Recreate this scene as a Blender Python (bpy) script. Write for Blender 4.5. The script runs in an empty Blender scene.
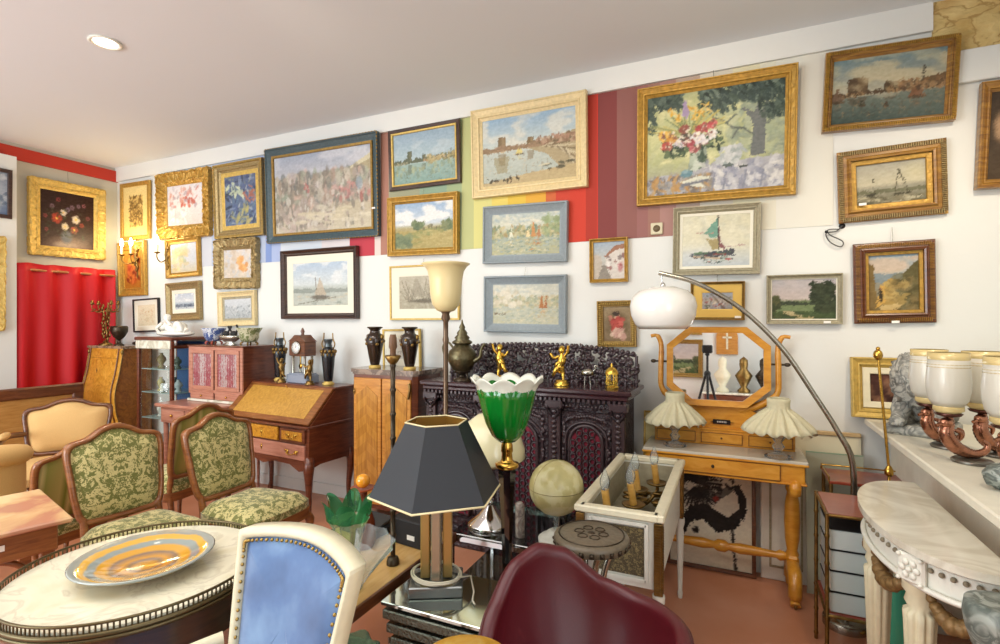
import bpy, math, random
import numpy as np
from mathutils import Vector, Matrix, noise
from math import sin, cos, pi, radians as R, atan, atan2, tan, sqrt, hypot

C = bpy.context.scene.collection
rnd = random.Random(7)
# ---------------------------------------------------------------- place geometry (metres)
EYE = 1.5          # lens height
FPX = 517.0        # focal length for the 1000 px frame
YAW = R(24.4)      # lens turned to the left of the long wall's normal
WALL = 3.47        # long wall
LEFT = -6.24       # left wall
RIGHT = 1.36
CEIL = 3.2
FRONT = -2.4
_F = (-sin(YAW), cos(YAW)); _R = (cos(YAW), sin(YAW))
def _dir(u):
    r = (u-500)/FPX
    return _F[0]+r*_R[0], _F[1]+r*_R[1]
def PY(u, v, y=WALL):
    dx, dy = _dir(u); s = y/dy
    return Vector((s*dx, y, EYE+s*(322-v)/FPX))
def PX(u, v, x=LEFT):
    dx, dy = _dir(u); s = x/dx
    return Vector((x, s*dy, EYE+s*(322-v)/FPX))

# ---------------------------------------------------------------- colour and materials
def lin(c):
    return tuple((x/12.92 if x <= .04045 else ((x+.055)/1.055)**2.4) for x in c)
def hx(s):
    s = s.lstrip('#'); return lin(tuple(int(s[i:i+2], 16)/255 for i in (0, 2, 4)))
def hs(s):
    s = s.lstrip('#'); return np.array([int(s[i:i+2], 16)/255 for i in (0, 2, 4)])
_m = {}
def base(name):
    m = bpy.data.materials.new(name); m.use_nodes = True
    nt = m.node_tree; b = nt.nodes['Principled BSDF']
    return m, nt, b
def N(nt, t, **k):
    n = nt.nodes.new(t)
    for a, v in k.items():
        if a in n.inputs.keys(): n.inputs[a].default_value = v
        else: setattr(n, a, v)
    return n
def ramp(nt, fac, stops, interp='LINEAR'):
    r = nt.nodes.new('ShaderNodeValToRGB'); r.color_ramp.interpolation = interp
    e = r.color_ramp.elements
    while len(e) < len(stops): e.new(.5)
    for i, (p, c) in enumerate(stops):
        e[i].position = p; e[i].color = (*c, 1)
    nt.links.new(fac, r.inputs[0]); return r.outputs[0]
def coord(nt, scale=(1, 1, 1), rot=(0, 0, 0)):
    t = nt.nodes.new('ShaderNodeTexCoord'); m = nt.nodes.new('ShaderNodeMapping')
    m.inputs['Scale'].default_value = scale; m.inputs['Rotation'].default_value = rot
    nt.links.new(t.outputs['Object'], m.inputs[0]); return m.outputs[0]
def bump(nt, b, h, strength=.3, dist=.01):
    n = nt.nodes.new('ShaderNodeBump'); n.inputs['Strength'].default_value = strength
    n.inputs['Distance'].default_value = dist
    nt.links.new(h, n.inputs['Height']); nt.links.new(n.outputs[0], b.inputs['Normal'])
def plain(name, c, rough=.5, metal=0, bumpy=0, bscale=60, vary=.0, spec=.5, coat=0):
    if name in _m: return _m[name]
    m, nt, b = base(name); c = hx(c)
    b.inputs['Base Color'].default_value = (*c, 1)
    b.inputs['Roughness'].default_value = rough; b.inputs['Metallic'].default_value = metal
    b.inputs['Specular IOR Level'].default_value = spec
    b.inputs['Coat Weight'].default_value = coat
    if bumpy or vary:
        n = N(nt, 'ShaderNodeTexNoise', Scale=bscale, Detail=4.0)
        nt.links.new(coord(nt), n.inputs['Vector'])
        if vary:
            nt.links.new(ramp(nt, n.outputs[0], [(.3, tuple(x*(1-vary) for x in c)), (.7, tuple(min(1, x*(1+vary*.6)) for x in c))]), b.inputs['Base Color'])
        if bumpy: bump(nt, b, n.outputs[0], bumpy)
    _m[name] = m; return m
def wood(name, c1, c2, c3=None, rough=.3, scale=(3, 3, 24), wscale=2.2, coat=.3, burl=False):
    if name in _m: return _m[name]
    m, nt, b = base(name)
    co = coord(nt, scale)
    n = N(nt, 'ShaderNodeTexNoise', Scale=wscale, Detail=6.0, Roughness=.62, Distortion=2.5 if burl else .6)
    nt.links.new(co, n.inputs['Vector'])
    c3 = c3 or c2
    col = ramp(nt, n.outputs[0], [(.3, hx(c1)), (.5, hx(c2)), (.7, hx(c3))])
    nt.links.new(col, b.inputs['Base Color'])
    b.inputs['Roughness'].default_value = rough; b.inputs['Coat Weight'].default_value = coat
    b.inputs['Coat Roughness'].default_value = .15
    _m[name] = m; return m
def marble(name, c1, c2, scale=3, rough=.15, w=.06):
    if name in _m: return _m[name]
    m, nt, b = base(name)
    n = N(nt, 'ShaderNodeTexNoise', Scale=scale, Detail=8.0, Distortion=1.6); nt.links.new(coord(nt), n.inputs['Vector'])
    col = ramp(nt, n.outputs[0], [(.40, hx(c1)), (.5-w*.3, hx(c2)), (.5, hx(c2)), (.5+w, hx(c1)), (.8, hx(c1))])
    nt.links.new(col, b.inputs['Base Color']); b.inputs['Roughness'].default_value = rough
    _m[name] = m; return m
def glass(name, c, rough=.02, alpha_mix=None, ior=1.45):
    if name in _m: return _m[name]
    m, nt, b = base(name)
    b.inputs['Base Color'].default_value = (*hx(c), 1); b.inputs['Roughness'].default_value = rough
    b.inputs['Transmission Weight'].default_value = 1; b.inputs['IOR'].default_value = ior
    # thin blown glass: tinted see-through body with sharp reflections at the rim
    nt.nodes.clear(); o = nt.nodes.new('ShaderNodeOutputMaterial'); t = nt.nodes.new('ShaderNodeBsdfTransparent'); g = nt.nodes.new('ShaderNodeBsdfGlossy'); d = nt.nodes.new('ShaderNodeBsdfDiffuse')
    mx = nt.nodes.new('ShaderNodeMixShader'); m2 = nt.nodes.new('ShaderNodeMixShader'); lw = nt.nodes.new('ShaderNodeLayerWeight'); lw.inputs[0].default_value = .14
    t.inputs[0].default_value = (*hx(c), 1); d.inputs[0].default_value = (*hx(c), 1); g.inputs['Roughness'].default_value = rough; m2.inputs[0].default_value = .14 if alpha_mix is None else alpha_mix
    nt.links.new(t.outputs[0], m2.inputs[1]); nt.links.new(d.outputs[0], m2.inputs[2]); nt.links.new(m2.outputs[0], mx.inputs[1]); nt.links.new(g.outputs[0], mx.inputs[2]); nt.links.new(lw.outputs['Fresnel'], mx.inputs[0]); nt.links.new(mx.outputs[0], o.inputs[0])
    _m[name] = m; return m
def pane_mat(name='thin_pane', tint='F2F6F4', mix=.055):
    if name in _m: return _m[name]
    m = bpy.data.materials.new(name); m.use_nodes = True; nt = m.node_tree; nt.nodes.clear()
    o = nt.nodes.new('ShaderNodeOutputMaterial'); t = nt.nodes.new('ShaderNodeBsdfTransparent')
    g = nt.nodes.new('ShaderNodeBsdfGlossy'); mx = nt.nodes.new('ShaderNodeMixShader')
    t.inputs[0].default_value = (*hx(tint), 1); g.inputs['Roughness'].default_value = .03
    mx.inputs[0].default_value = mix
    nt.links.new(t.outputs[0], mx.inputs[1]); nt.links.new(g.outputs[0], mx.inputs[2]); nt.links.new(mx.outputs[0], o.inputs[0])
    _m[name] = m; return m
def emit(name, c, s):
    if name in _m: return _m[name]
    m, nt, b = base(name); b.inputs['Base Color'].default_value = (*hx(c), 1)
    b.inputs['Emission Color'].default_value = (*hx(c), 1); b.inputs['Emission Strength'].default_value = s
    _m[name] = m; return m
def damask(name, c1, c2, scale=9, sym='Y', amount=.5):
    """mirrored leaf pattern"""
    if name in _m: return _m[name]
    m, nt, b = base(name)
    t = nt.nodes.new('ShaderNodeTexCoord'); s = nt.nodes.new('ShaderNodeSeparateXYZ'); nt.links.new(t.outputs['Object'], s.inputs[0])
    ab = N(nt, 'ShaderNodeMath', operation='ABSOLUTE'); nt.links.new(s.outputs[sym], ab.inputs[0])
    cb = nt.nodes.new('ShaderNodeCombineXYZ')
    for a in 'XYZ':
        nt.links.new(ab.outputs[0] if a == sym else s.outputs[a], cb.inputs[a])
    n = N(nt, 'ShaderNodeTexNoise', Scale=scale, Detail=2.5, Distortion=1.3, Roughness=.6); nt.links.new(cb.outputs[0], n.inputs['Vector'])
    w = N(nt, 'ShaderNodeTexNoise', Scale=scale*3.2, Detail=1.0, Distortion=2.0); nt.links.new(cb.outputs[0], w.inputs['Vector'])
    mx = N(nt, 'ShaderNodeMath', operation='MULTIPLY_ADD'); nt.links.new(w.outputs[0], mx.inputs[0]); mx.inputs[1].default_value = .55
    nt.links.new(n.outputs[0], mx.inputs[2])
    col = ramp(nt, mx.outputs[0], [(amount+.235, hx(c1)), (amount+.285, hx(c2))])
    nt.links.new(col, b.inputs['Base Color']); b.inputs['Roughness'].default_value = .75
    b.inputs['Sheen Weight'].default_value = .3
    bump(nt, b, mx.outputs[0], .3, .004)
    _m[name] = m; return m
def vcol(name='painted_canvas', rough=.45):
    if name in _m: return _m[name]
    m, nt, b = base(name)
    a = nt.nodes.new('ShaderNodeVertexColor'); a.layer_name = 'paint'
    nt.links.new(a.outputs[0], b.inputs['Base Color']); b.inputs['Roughness'].default_value = rough
    b.inputs['Specular IOR Level'].default_value = .25
    _m[name] = m; return m

# ---------------------------------------------------------------- mesh builder
class MB:
    def __init__(s): s.v = []; s.f = []; s.mi = []; s.sm = []; s.M = Matrix.Identity(4); s.k = 0
    def at(s, loc=(0, 0, 0), rot=(0, 0, 0), sc=(1, 1, 1)):
        s.M = Matrix.Translation(loc) @ Matrix.Rotation(rot[2], 4, 'Z') @ Matrix.Rotation(rot[1], 4, 'Y') @ Matrix.Rotation(rot[0], 4, 'X') @ Matrix.Diagonal((*sc, 1))
        return s
    def mat(s, k): s.k = k; return s
    def add(s, vs, fs, smooth=False):
        o = len(s.v)
        flip = s.M.determinant() < 0
        s.v += [tuple(s.M @ Vector(p)) for p in vs]
        for f in fs:
            g = [o+i for i in f]
            if flip: g.reverse()
            s.f.append(g); s.mi.append(s.k); s.sm.append(smooth)
        return s
    def box(s, c, d, ch=0.0):
        """chamfered box: centre, full dims"""
        x, y, z = d[0]/2, d[1]/2, d[2]/2
        ch = min(ch, x*.9, y*.9, z*.9)
        if ch <= 0:
            vs = [(c[0]+i*x, c[1]+j*y, c[2]+k*z) for i in (-1, 1) for j in (-1, 1) for k in (-1, 1)]
            return s.add(vs, [(0, 1, 3, 2), (4, 6, 7, 5), (0, 4, 5, 1), (2, 3, 7, 6), (0, 2, 6, 4), (1, 5, 7, 3)])
        import itertools
        vs = []; idx = {}
        for sg in itertools.product((-1, 1), repeat=3):
            for ax in range(3):
                p = [sg[0]*(x-ch), sg[1]*(y-ch), sg[2]*(z-ch)]
                p[ax] = sg[ax]*(x, y, z)[ax]
                idx[(sg, ax)] = len(vs); vs.append((c[0]+p[0], c[1]+p[1], c[2]+p[2]))
        fs = []
        for ax in range(3):
            a, b = [q for q in range(3) if q != ax]
            for sg in (-1, 1):
                q = []
                for (i, j) in ((-1, -1), (1, -1), (1, 1), (-1, 1)):
                    t = [0, 0, 0]; t[ax] = sg; t[a] = i; t[b] = j; q.append(idx[(tuple(t), ax)])
                fs.append(q)
        for ax in range(3):           # edges running along ax
            a, b = [q for q in range(3) if q != ax]
            for i in (-1, 1):
                for j in (-1, 1):
                    t0 = [0, 0, 0]; t0[ax] = -1; t0[a] = i; t0[b] = j; t1 = list(t0); t1[ax] = 1
                    t0 = tuple(t0); t1 = tuple(t1)
                    fs.append([idx[(t0, a)], idx[(t1, a)], idx[(t1, b)], idx[(t0, b)]])
        for sg in itertools.product((-1, 1), repeat=3):
            fs.append([idx[(sg, 0)], idx[(sg, 1)], idx[(sg, 2)]])
        # orient outward
        out = []
        cc = Vector(c)
        for f in fs:
            p = [Vector(vs[i]) for i in f]; n = (p[1]-p[0]).cross(p[2]-p[0]); m = sum(p, Vector())/len(p)
            if n.dot(m-cc) < 0: f = f[::-1]
            out.append(f)
        return s.add(vs, out)
    def lathe(s, prof, seg=24, c=(0, 0, 0), cap=True, rad=None, smooth=True, arc=None):
        """prof: list of (r,z). rad(theta,r,z)->r for flutes"""
        vs = []; fs = []; n = len(prof)
        for (r, z) in prof:
            for i in range(seg):
                t = 2*pi*i/seg; q = rad(t, r, z) if rad else r
                q = q if isinstance(q, tuple) else (q, z)
                vs.append((c[0]+q[0]*cos(t), c[1]+q[0]*sin(t), c[2]+q[1]))
        for a in range(n-1):
            for i in range(seg):
                j = (i+1) % seg
                fs.append((a*seg+i, a*seg+j, (a+1)*seg+j, (a+1)*seg+i))
        if prof[0][1] > prof[-1][1] and prof[0][0] <= prof[-1][0]+1e9 and False: pass
        s.add(vs, fs, smooth)
        if cap:
            if prof[0][0] > 1e-5: s.add([vs[i] for i in range(seg)][::-1], [tuple(range(seg))])
            if prof[-1][0] > 1e-5: s.add([vs[(n-1)*seg+i] for i in range(seg)], [tuple(range(seg))])
        return s
    def cyl(s, p0, p1, r0, r1=None, seg=12, smooth=True):
        r1 = r0 if r1 is None else r1
        return s.tube([p0, p1], [r0, r1], seg, smooth)
    def tube(s, pts, r, seg=8, smooth=True, closed=False, flat=None, cap=True):
        P = [Vector(p) for p in pts]; n = len(P)
        rr = r if isinstance(r, (list, tuple)) else [r]*n
        vs = []; fs = []
        up = None
        for i, p in enumerate(P):
            a = P[(i-1) % n] if (i > 0 or closed) else p; b = P[(i+1) % n] if (i < n-1 or closed) else p
            d = (b-a).normalized()
            if up is None:
                up = Vector((0, 0, 1)) if abs(d.z) < .9 else Vector((1, 0, 0))
            x = d.cross(up)
            if x.length < 1e-4: x = d.cross(Vector((.3, .7, .1)))
            x.normalize(); y = x.cross(d).normalized(); up = y
            for k in range(seg):
                t = 2*pi*k/seg
                fx, fy = (flat if flat else (1, 1))
                vs.append(tuple(p+x*cos(t)*rr[i]*fx+y*sin(t)*rr[i]*fy))
        m = n if closed else n-1
        for i in range(m):
            for k in range(seg):
                a = i*seg+k; b = i*seg+(k+1) % seg; i2 = (i+1) % n
                fs.append((a, b, i2*seg+(k+1) % seg, i2*seg+k))
        s.add(vs, fs, smooth)
        if cap and not closed:
            s.add(vs[:seg][::-1], [tuple(range(seg))]); s.add(vs[-seg:], [tuple(range(seg))])
        return s
    def sphere(s, c, r, seg=16, rings=10, sc=(1, 1, 1), disp=None):
        vs = []; fs = []
        for i in range(rings+1):
            ph = pi*i/rings
            for j in range(seg):
                t = 2*pi*j/seg
                d = Vector((sin(ph)*cos(t), sin(ph)*sin(t), cos(ph)))
                k = r*(1+(disp(d) if disp else 0))
                vs.append((c[0]+d.x*k*sc[0], c[1]+d.y*k*sc[1], c[2]+d.z*k*sc[2]))
        for i in range(rings):
            for j in range(seg):
                k = (j+1) % seg
                fs.append((i*seg+j, (i+1)*seg+j, (i+1)*seg+k, i*seg+k))
        return s.add(vs, fs, True)
    def prism(s, poly, z0, z1, smooth=False):
        """poly in xy (ccw), extruded in z"""
        n = len(poly)
        vs = [(x, y, z0) for x, y in poly]+[(x, y, z1) for x, y in poly]
        s.add(vs, [(i, (i+1) % n, n+(i+1) % n, n+i) for i in range(n)], smooth)
        s.add([(x, y, z0) for x, y in poly][::-1], [tuple(range(n))]); s.add([(x, y, z1) for x, y in poly], [tuple(range(n))])
        return s
    def plate(s, poly, y0, y1):
        """poly in xz (seen from -y, ccw), extruded in y from y0 (front) to y1"""
        n = len(poly)
        vs = [(x, y0, z) for x, z in poly]+[(x, y1, z) for x, z in poly]
        s.add(vs, [(i, n+i, n+(i+1) % n, (i+1) % n) for i in range(n)])
        s.add([(x, y0, z) for x, z in poly], [tuple(range(n))]); s.add([(x, y1, z) for x, z in poly][::-1], [tuple(range(n))])
        return s
    def grid(s, fn, nu, nv, smooth=True, two=0.0, closed_u=False):
        """fn(a,b) a,b in 0..1 -> point"""
        vs = [tuple(fn(i/nu, j/nv)) for j in range(nv+1) for i in range(nu+1)]
        fs = [(j*(nu+1)+i, j*(nu+1)+i+1, (j+1)*(nu+1)+i+1, (j+1)*(nu+1)+i) for j in range(nv) for i in range(nu)]
        return s.add(vs, fs, smooth)
    def mesh(s, name, mats):
        me = bpy.data.meshes.new(name); me.from_pydata(s.v, [], s.f)
        for m in mats: me.materials.append(m)
        me.polygons.foreach_set('material_index', s.mi); me.polygons.foreach_set('use_smooth', s.sm)
        me.update(); return me

def obj(name, mb, mat, parent=None, sub=0, bevel=0, solid=0):
    mats = mat if isinstance(mat, (list, tuple)) else [mat]
    o = bpy.data.objects.new(name, mb.mesh(name, mats)); C.objects.link(o)
    if parent is not None: o.parent = parent
    if solid:
        k = o.modifiers.new('solid', 'SOLIDIFY'); k.thickness = solid; k.offset = 0
    if sub:
        k = o.modifiers.new('sub', 'SUBSURF'); k.levels = sub; k.render_levels = sub
    if bevel:
        k = o.modifiers.new('bev', 'BEVEL'); k.width = bevel; k.segments = 2; k.limit_method = 'ANGLE'
    return o
def tag(o, label=None, cat=None, group=None, kind=None):
    if label: o['label'] = label
    if cat: o['category'] = cat
    if group: o['group'] = group
    if kind: o['kind'] = kind
    return o
def thing(name, label, cat, loc=(0, 0, 0), rz=0, group=None, rot=None):
    o = bpy.data.objects.new(name, None); C.objects.link(o); o.empty_display_size = .05
    o.location = loc; o.rotation_euler = rot if rot else (0, 0, rz)
    return tag(o, label, cat, group)
def struct(name, mb, mat, **k):
    return tag(obj(name, mb, mat, **k), kind='structure')
def dup(root, loc, rz=None, label=None, group=None, rot=None):
    r = root.copy(); C.objects.link(r); r.location = loc
    if rot: r.rotation_euler = rot
    elif rz is not None: r.rotation_euler = (0, 0, rz)
    if label: r['label'] = label
    if group: r['group'] = group
    for ch in list(root.children):
        c = ch.copy(); C.objects.link(c); c.parent = r
        for g in list(ch.children):
            d = g.copy(); C.objects.link(d); d.parent = c
    return r

# ---------------------------------------------------------------- shared materials
gold = plain('gilt_wood', 'B68E3E', .42, .35, .5, 45, .28)
goldp = plain('pale_gilt', 'CDAE5E', .5, .25, .5, 45, .2)
brass = plain('brass', 'C9A04A', .22, 1)
brass_old = plain('aged_brass', '8A6E3E', .35, .9, .2, 40, .3)
chrome = plain('chrome', 'D8D8D8', .08, 1)
steel = plain('brushed_steel', 'A5A398', .25, 1)
bronze = plain('dark_bronze', '4A4034', .35, .8, .3, 30, .3)
mahog = wood('mahogany', '4E2414', '683420', '7C442A')
walnut = wood('walnut', '4A2816', '63371E', '7A4A2A')
cherry = wood('cherry_wood', '6E3E1E', '865028', '9A6434')
honey = wood('honey_wood', 'AC6C24', 'C48436', 'D09646', coat=.3)
burl = wood('burl_veneer', '8E5512', 'BE8022', 'D8A03A', scale=(9, 9, 9), wscale=2, burl=True)
pinkwood = wood('pale_pink_wood', '9C6450', 'B67C68', 'C08C78', coat=.15)  # pinkish wood, lightened for the glare on the curtained cabinet
whitep = plain('white_paint', 'E6E4D8', .45, 0, .15, 30, .04)
cream = plain('cream_paint', 'E2D9BC', .45, 0, .15, 30, .06)
black = plain('black_lacquer', '16171A', .3, 0)
blackmat = plain('black_matt', '1C1C1E', .7, 0)
stud = plain('brass_stud', 'A88C50', .3, 1)
wmarble = marble('white_marble', 'E2DFD0', 'C2BEA8', 4)
gmarble = marble('grey_marble', 'B8B0A0', '8A8074', 5)
labelw = plain('paper_label', 'EFEDE6', .7)
# ---------------------------------------------------------------- the painted canvases (colour of the paint itself)
class Cv:
    def __init__(s, w, h, seed=1):
        s.w, s.h = w, h; s.r = np.random.RandomState(seed)
        s.X, s.Y = np.meshgrid((np.arange(w)+.5)/w, (np.arange(h)+.5)/h); s.a = np.ones((h, w, 3))*.5
        s.asp = w/h
    def mixin(s, mask, col):
        col = hs(col) if isinstance(col, str) else col
        s.a = s.a*(1-mask[..., None])+col*mask[..., None]; return s
    def grad(s, stops):
        ys = [p for p, _ in stops]; cs = np.array([hs(c) for _, c in stops])
        for k in range(3): s.a[..., k] = np.interp(s.Y, ys, cs[:, k])
        return s
    def nz(s, sx, sy):
        gx, gy = max(2, int(sx)+2), max(2, int(sy)+2)
        g = s.r.rand(gy, gx); x = s.X*(gx-1); y = s.Y*(gy-1)
        i = np.clip(x.astype(int), 0, gx-2); j = np.clip(y.astype(int), 0, gy-2)
        fx = x-i; fy = y-j; fx = fx*fx*(3-2*fx); fy = fy*fy*(3-2*fy)
        return (g[j, i]*(1-fx)+g[j, i+1]*fx)*(1-fy)+(g[j+1, i]*(1-fx)+g[j+1, i+1]*fx)*fy
    def fbm(s, sc, ar=1.0):
        return (s.nz(sc*s.asp, sc*ar)+.5*s.nz(sc*2*s.asp, sc*2*ar)+.25*s.nz(sc*4*s.asp, sc*4*ar))/1.75
    def rect_m(s, x0, y0, x1, y1): return ((s.X >= x0)*(s.X <= x1)*(s.Y >= y0)*(s.Y <= y1))*1.0
    def clouds(s, col, y0, y1, sc=4, th=.5, a=.8, ar=2.2):
        n = s.fbm(sc, ar); m = np.clip((n-th)*6, 0, 1)*s.rect_m(0, y0, 1, y1); return s.mixin(m*a, col)
    def ell(s, cx, cy, rx, ry, col, a=1, soft=.15, ang=0):
        dx = (s.X-cx)*s.asp; dy = s.Y-cy; c, q = cos(ang), sin(ang)
        u = (dx*c+dy*q)/(rx*s.asp); v = (-dx*q+dy*c)/ry
        return s.mixin(np.clip((1-np.sqrt(u*u+v*v))/soft, 0, 1)*a, col)
    def poly(s, pts, col, a=1):
        m = np.zeros(s.X.shape, bool); n = len(pts)
        for i in range(n):
            x0, y0 = pts[i]; x1, y1 = pts[(i+1) % n]
            if y0 == y1: continue
            c = ((s.Y >= min(y0, y1)) & (s.Y < max(y0, y1))); xi = x0+(s.Y-y0)*(x1-x0)/(y1-y0)
            m ^= c & (s.X < xi)
        return s.mixin(m*float(a), col)
    def line(s, x0, y0, x1, y1, t, col, a=1):
        ax, ay = x0*s.asp, y0; bx, by = x1*s.asp, y1; L = (bx-ax)**2+(by-ay)**2+1e-9
        u = np.clip(((s.X*s.asp-ax)*(bx-ax)+(s.Y-ay)*(by-ay))/L, 0, 1)
        d = np.hypot(s.X*s.asp-ax-u*(bx-ax), s.Y-ay-u*(by-ay))
        return s.mixin(np.clip(1.5-d/t, 0, 1)*a, col)
    def dabs(s, n, x0, y0, x1, y1, cols, sz=.03, ar=.5, a=.8, ang=None):
        for i in range(n):
            s.ell(x0+(x1-x0)*s.r.rand(), y0+(y1-y0)*s.r.rand(), sz*(.5+s.r.rand())/s.asp, sz*ar*(.5+s.r.rand()), cols[s.r.randint(len(cols))], a, .3,
                  (s.r.rand()*3.14 if ang is None else ang+.3*(s.r.rand()-.5)))
        return s
    def band(s, ytop, ybot, col, rough=.02, sc=10, a=1):
        """silhouette band with a rough upper edge"""
        e = ytop-rough*2*(s.fbm(sc, .1)[0:1, :]-.3); return s.mixin(((s.Y > e)*(s.Y < ybot))*float(a), col)
    def grain(s, amt=.05, sc=40):
        n = s.nz(sc*s.asp, sc)-.5; s.a = s.a+(n*amt*2)[..., None]; return s

def _finish(s, amt=.028):
    h, w = s.h, s.w; pick = s.r.rand(h, w) < .35
    jy = np.clip(np.arange(h)[:, None]+s.r.randint(-1, 2, (h, w))*pick, 0, h-1); jx = np.clip(np.arange(w)[None, :]+s.r.randint(-1, 2, (h, w))*pick, 0, w-1)
    s.a = s.a[jy, jx]; n = s.nz(w*.35, h*.6)-.5; n2 = s.r.rand(h, w)-.5; s.a = s.a+(n*amt*2+n2*amt)[..., None]; g = s.a.mean(2, keepdims=True); s.a = g+(s.a-g)*.9; return s
Cv.finish = _finish
def harbour(c, sky, water, towers, town, yh=.55, refl=.6, lights='E2D8B8', boats=()):
    c.grad([(0, sky[0]), (yh, sky[1]), (yh+.02, water[0]), (1, water[1])])
    c.clouds(sky[2], 0, yh-.05, 3, .52, .7)
    c.band(yh-.05, yh, town, .05, 14)
    for (x, w, h) in towers:
        c.poly([(x-w, yh), (x-w, yh-h), (x-w*.6, yh-h-.02), (x+w*.6, yh-h-.015), (x+w, yh-h), (x+w, yh)], town)
        c.poly([(x, yh), (x, yh-h), (x+w*.9, yh-h), (x+w*.9, yh)], lights, .25)
        c.poly([(x-w, yh+.03), (x+w, yh+.03), (x+w*.7, yh+.03+h*refl), (x-w*.7, yh+.03+h*refl)], town, .5)
    c.dabs(120, .5, yh-.09, 1, yh, [town, lights, 'B08C5C', '7A6A4C'], .022, .8, .85)
    c.dabs(40, 0, yh-.04, .3, yh+.01, [town, lights], .02, .7, .8)
    for (x, y, h, col) in boats:
        c.poly([(x-h*.5/c.asp, y), (x, y-h), (x+h*.1/c.asp, y)], col); c.poly([(x+h*.12/c.asp, y), (x+h*.12/c.asp, y-h*.8), (x+h*.5/c.asp, y)], col, .85)
        c.ell(x, y+h*.06, h*.6/c.asp, h*.14, '4A3A28', .9, .4)
        c.ell(x, y+h*.45, h*.3/c.asp, h*.35, col, .35, .8)
    for k in range(60): x = c.r.rand(); y = yh+.02+.3*c.r.rand(); c.line(x, y, x, y+.06*c.r.rand(), .008, [town, lights][k % 2], .35)
    c.dabs(160, 0, yh+.05, 1, 1, [water[0], water[1], town, lights], .035, .12, .4, 0)
    return c
def p_still(c):     # dark flowers on left wall
    c.grad([(0, '2C1613'), (.7, '33201B'), (1, '45302A')])
    c.ell(.5, .98, .5, .22, '8A7468', .8, .6); c.ell(.45, .95, .25, .08, 'A79684', .7, .6)
    c.ell(.48, .80, .13, .14, '5A606C', .9, .4)
    for x, y, k, q in [(.3, .48, 'B23A26', .11), (.42, .37, 'D6CBC0', .07), (.65, .47, 'D8CDBB', .09), (.45, .62, 'D9CDAE', .08), (.62, .66, 'A84834', .08), (.33, .15, '7A3034', .05), (.22, .28, '6A5462', .05),
                       (.1, .46, '7A3236', .045), (.12, .70, '7A3436', .04), (.58, .26, '6E5668', .05), (.7, .22, '6E5668', .045), (.8, .2, '84505C', .045), (.88, .42, '6A3A40', .05), (.76, .56, '8C3A2E', .05), (.5, .31, '70607A', .05)]:
        for t in range(5): c.ell(x+q*.5*cos(t*1.26), y+q*.5*sin(t*1.26), q*.55, q*.55, k, .8, .5)
        c.ell(x, y, q*.3, q*.3, 'E0B84A' if q > .06 else '3A2018', .9, .4)
    c.dabs(50, .1, .3, .85, .8, ['33402A', '2E3626', '4A4A34'], .04, .4, .5)
def p_ink(c):
    c.grad([(0, 'E6CC84'), (1, 'DDBE6E')]); c.mixin(c.rect_m(.25, .2, .78, .8)*.8, 'C9A458')
    c.dabs(170, .27, .2, .76, .8, ['5C4420', '7A5C2C', '8C6C34'], .05, .3, .7)
def p_redflow(c):
    c.grad([(0, 'D4D0D4'), (.6, 'D8D2D0'), (1, 'C9C2BC')])
    c.dabs(80, .08, .08, .85, .55, ['CC9088', 'D8B4AC', 'C07468', '9C8C94', 'CC8870', 'E0D6D0', 'B8B0B4'], .07, .6, .6)
    c.dabs(12, .4, .3, .8, .6, ['C8684C', 'BC5848'], .06, .7, .7); c.dabs(30, .1, .6, .6, .9, ['EFEAE2', 'BCB6B8'], .1, .4, .6)
def p_blue(c):
    c.grad([(0, '5A6684'), (1, '586C88')])
    c.dabs(150, 0, 0, 1, 1, ['3E4A70', '50608C', '7C8CA8', '7C8878', '343C4C', 'A0A8AC', '5C7490'], .09, .3, .75)
    c.dabs(14, .1, .1, .6, .4, ['C2CBA8', 'A8B89C'], .1, .3, .8); c.dabs(14, .6, .25, 1, .6, ['B0745C', 'A06050'], .06, .5, .8)
    c.dabs(16, .25, .65, .8, .95, ['B8AC6C', 'A8A060'], .1, .4, .6)
def p_icon(c):
    c.grad([(0, 'C8862E'), (1, 'A8681C')]); c.ell(.5, .5, .4, .45, 'B4381E', .9, .4); c.dabs(40, .2, .2, .8, .8, ['D8742E', 'E0A83C', '7A2410'], .12, .5, .7)
def p_goldland(c):
    c.grad([(0, 'A8B4C8'), (.6, 'BCC2CC'), (1, 'C4BCA0')]); c.ell(.4, .3, .36, .22, 'B8A87A', .8, .4); c.dabs(40, .05, .1, .6, .9, ['C0B080', 'D8C890', '9AA890'], .12, .5, .6)
def p_pastel(c):
    c.grad([(0, 'C8C8CC'), (1, 'C8BCA8')]); c.dabs(60, 0, 0, 1, 1, ['D0C4B4', 'B8BCC4', 'D8CCC0', 'C0AC90'], .14, .6, .6); c.dabs(14, .45, .3, .9, .8, ['D89A5C', 'E0B070', 'C88850'], .14, .6, .8)
def p_quay(c):
    c.grad([(0, 'B0BCCC'), (.5, 'CCD2D6'), (.62, 'A8B8C4'), (1, 'C2C6C6')]); c.clouds('E2E4E4', 0, .5); c.band(.68, .82, '6A7684', .06, 12); c.dabs(20, 0, .7, 1, .85, ['48566A', '98A4AC'], .08, .4, .8)
def p_paper(c):
    c.grad([(0, 'DED2B4'), (1, 'D8CCAC')]); c.dabs(60, .15, .2, .85, .85, ['C8B080', 'B89C6C', 'D0A070'], .06, .4, .5)
def p_sea_grey(c):
    c.grad([(0, 'C8CCD0'), (.4, 'BCC2C6'), (1, 'A4A8A8')]); c.dabs(120, 0, .35, 1, 1, ['8C9498', 'B4BABC', '7A8488', 'D0D2D0'], .09, .35, .6)
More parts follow.
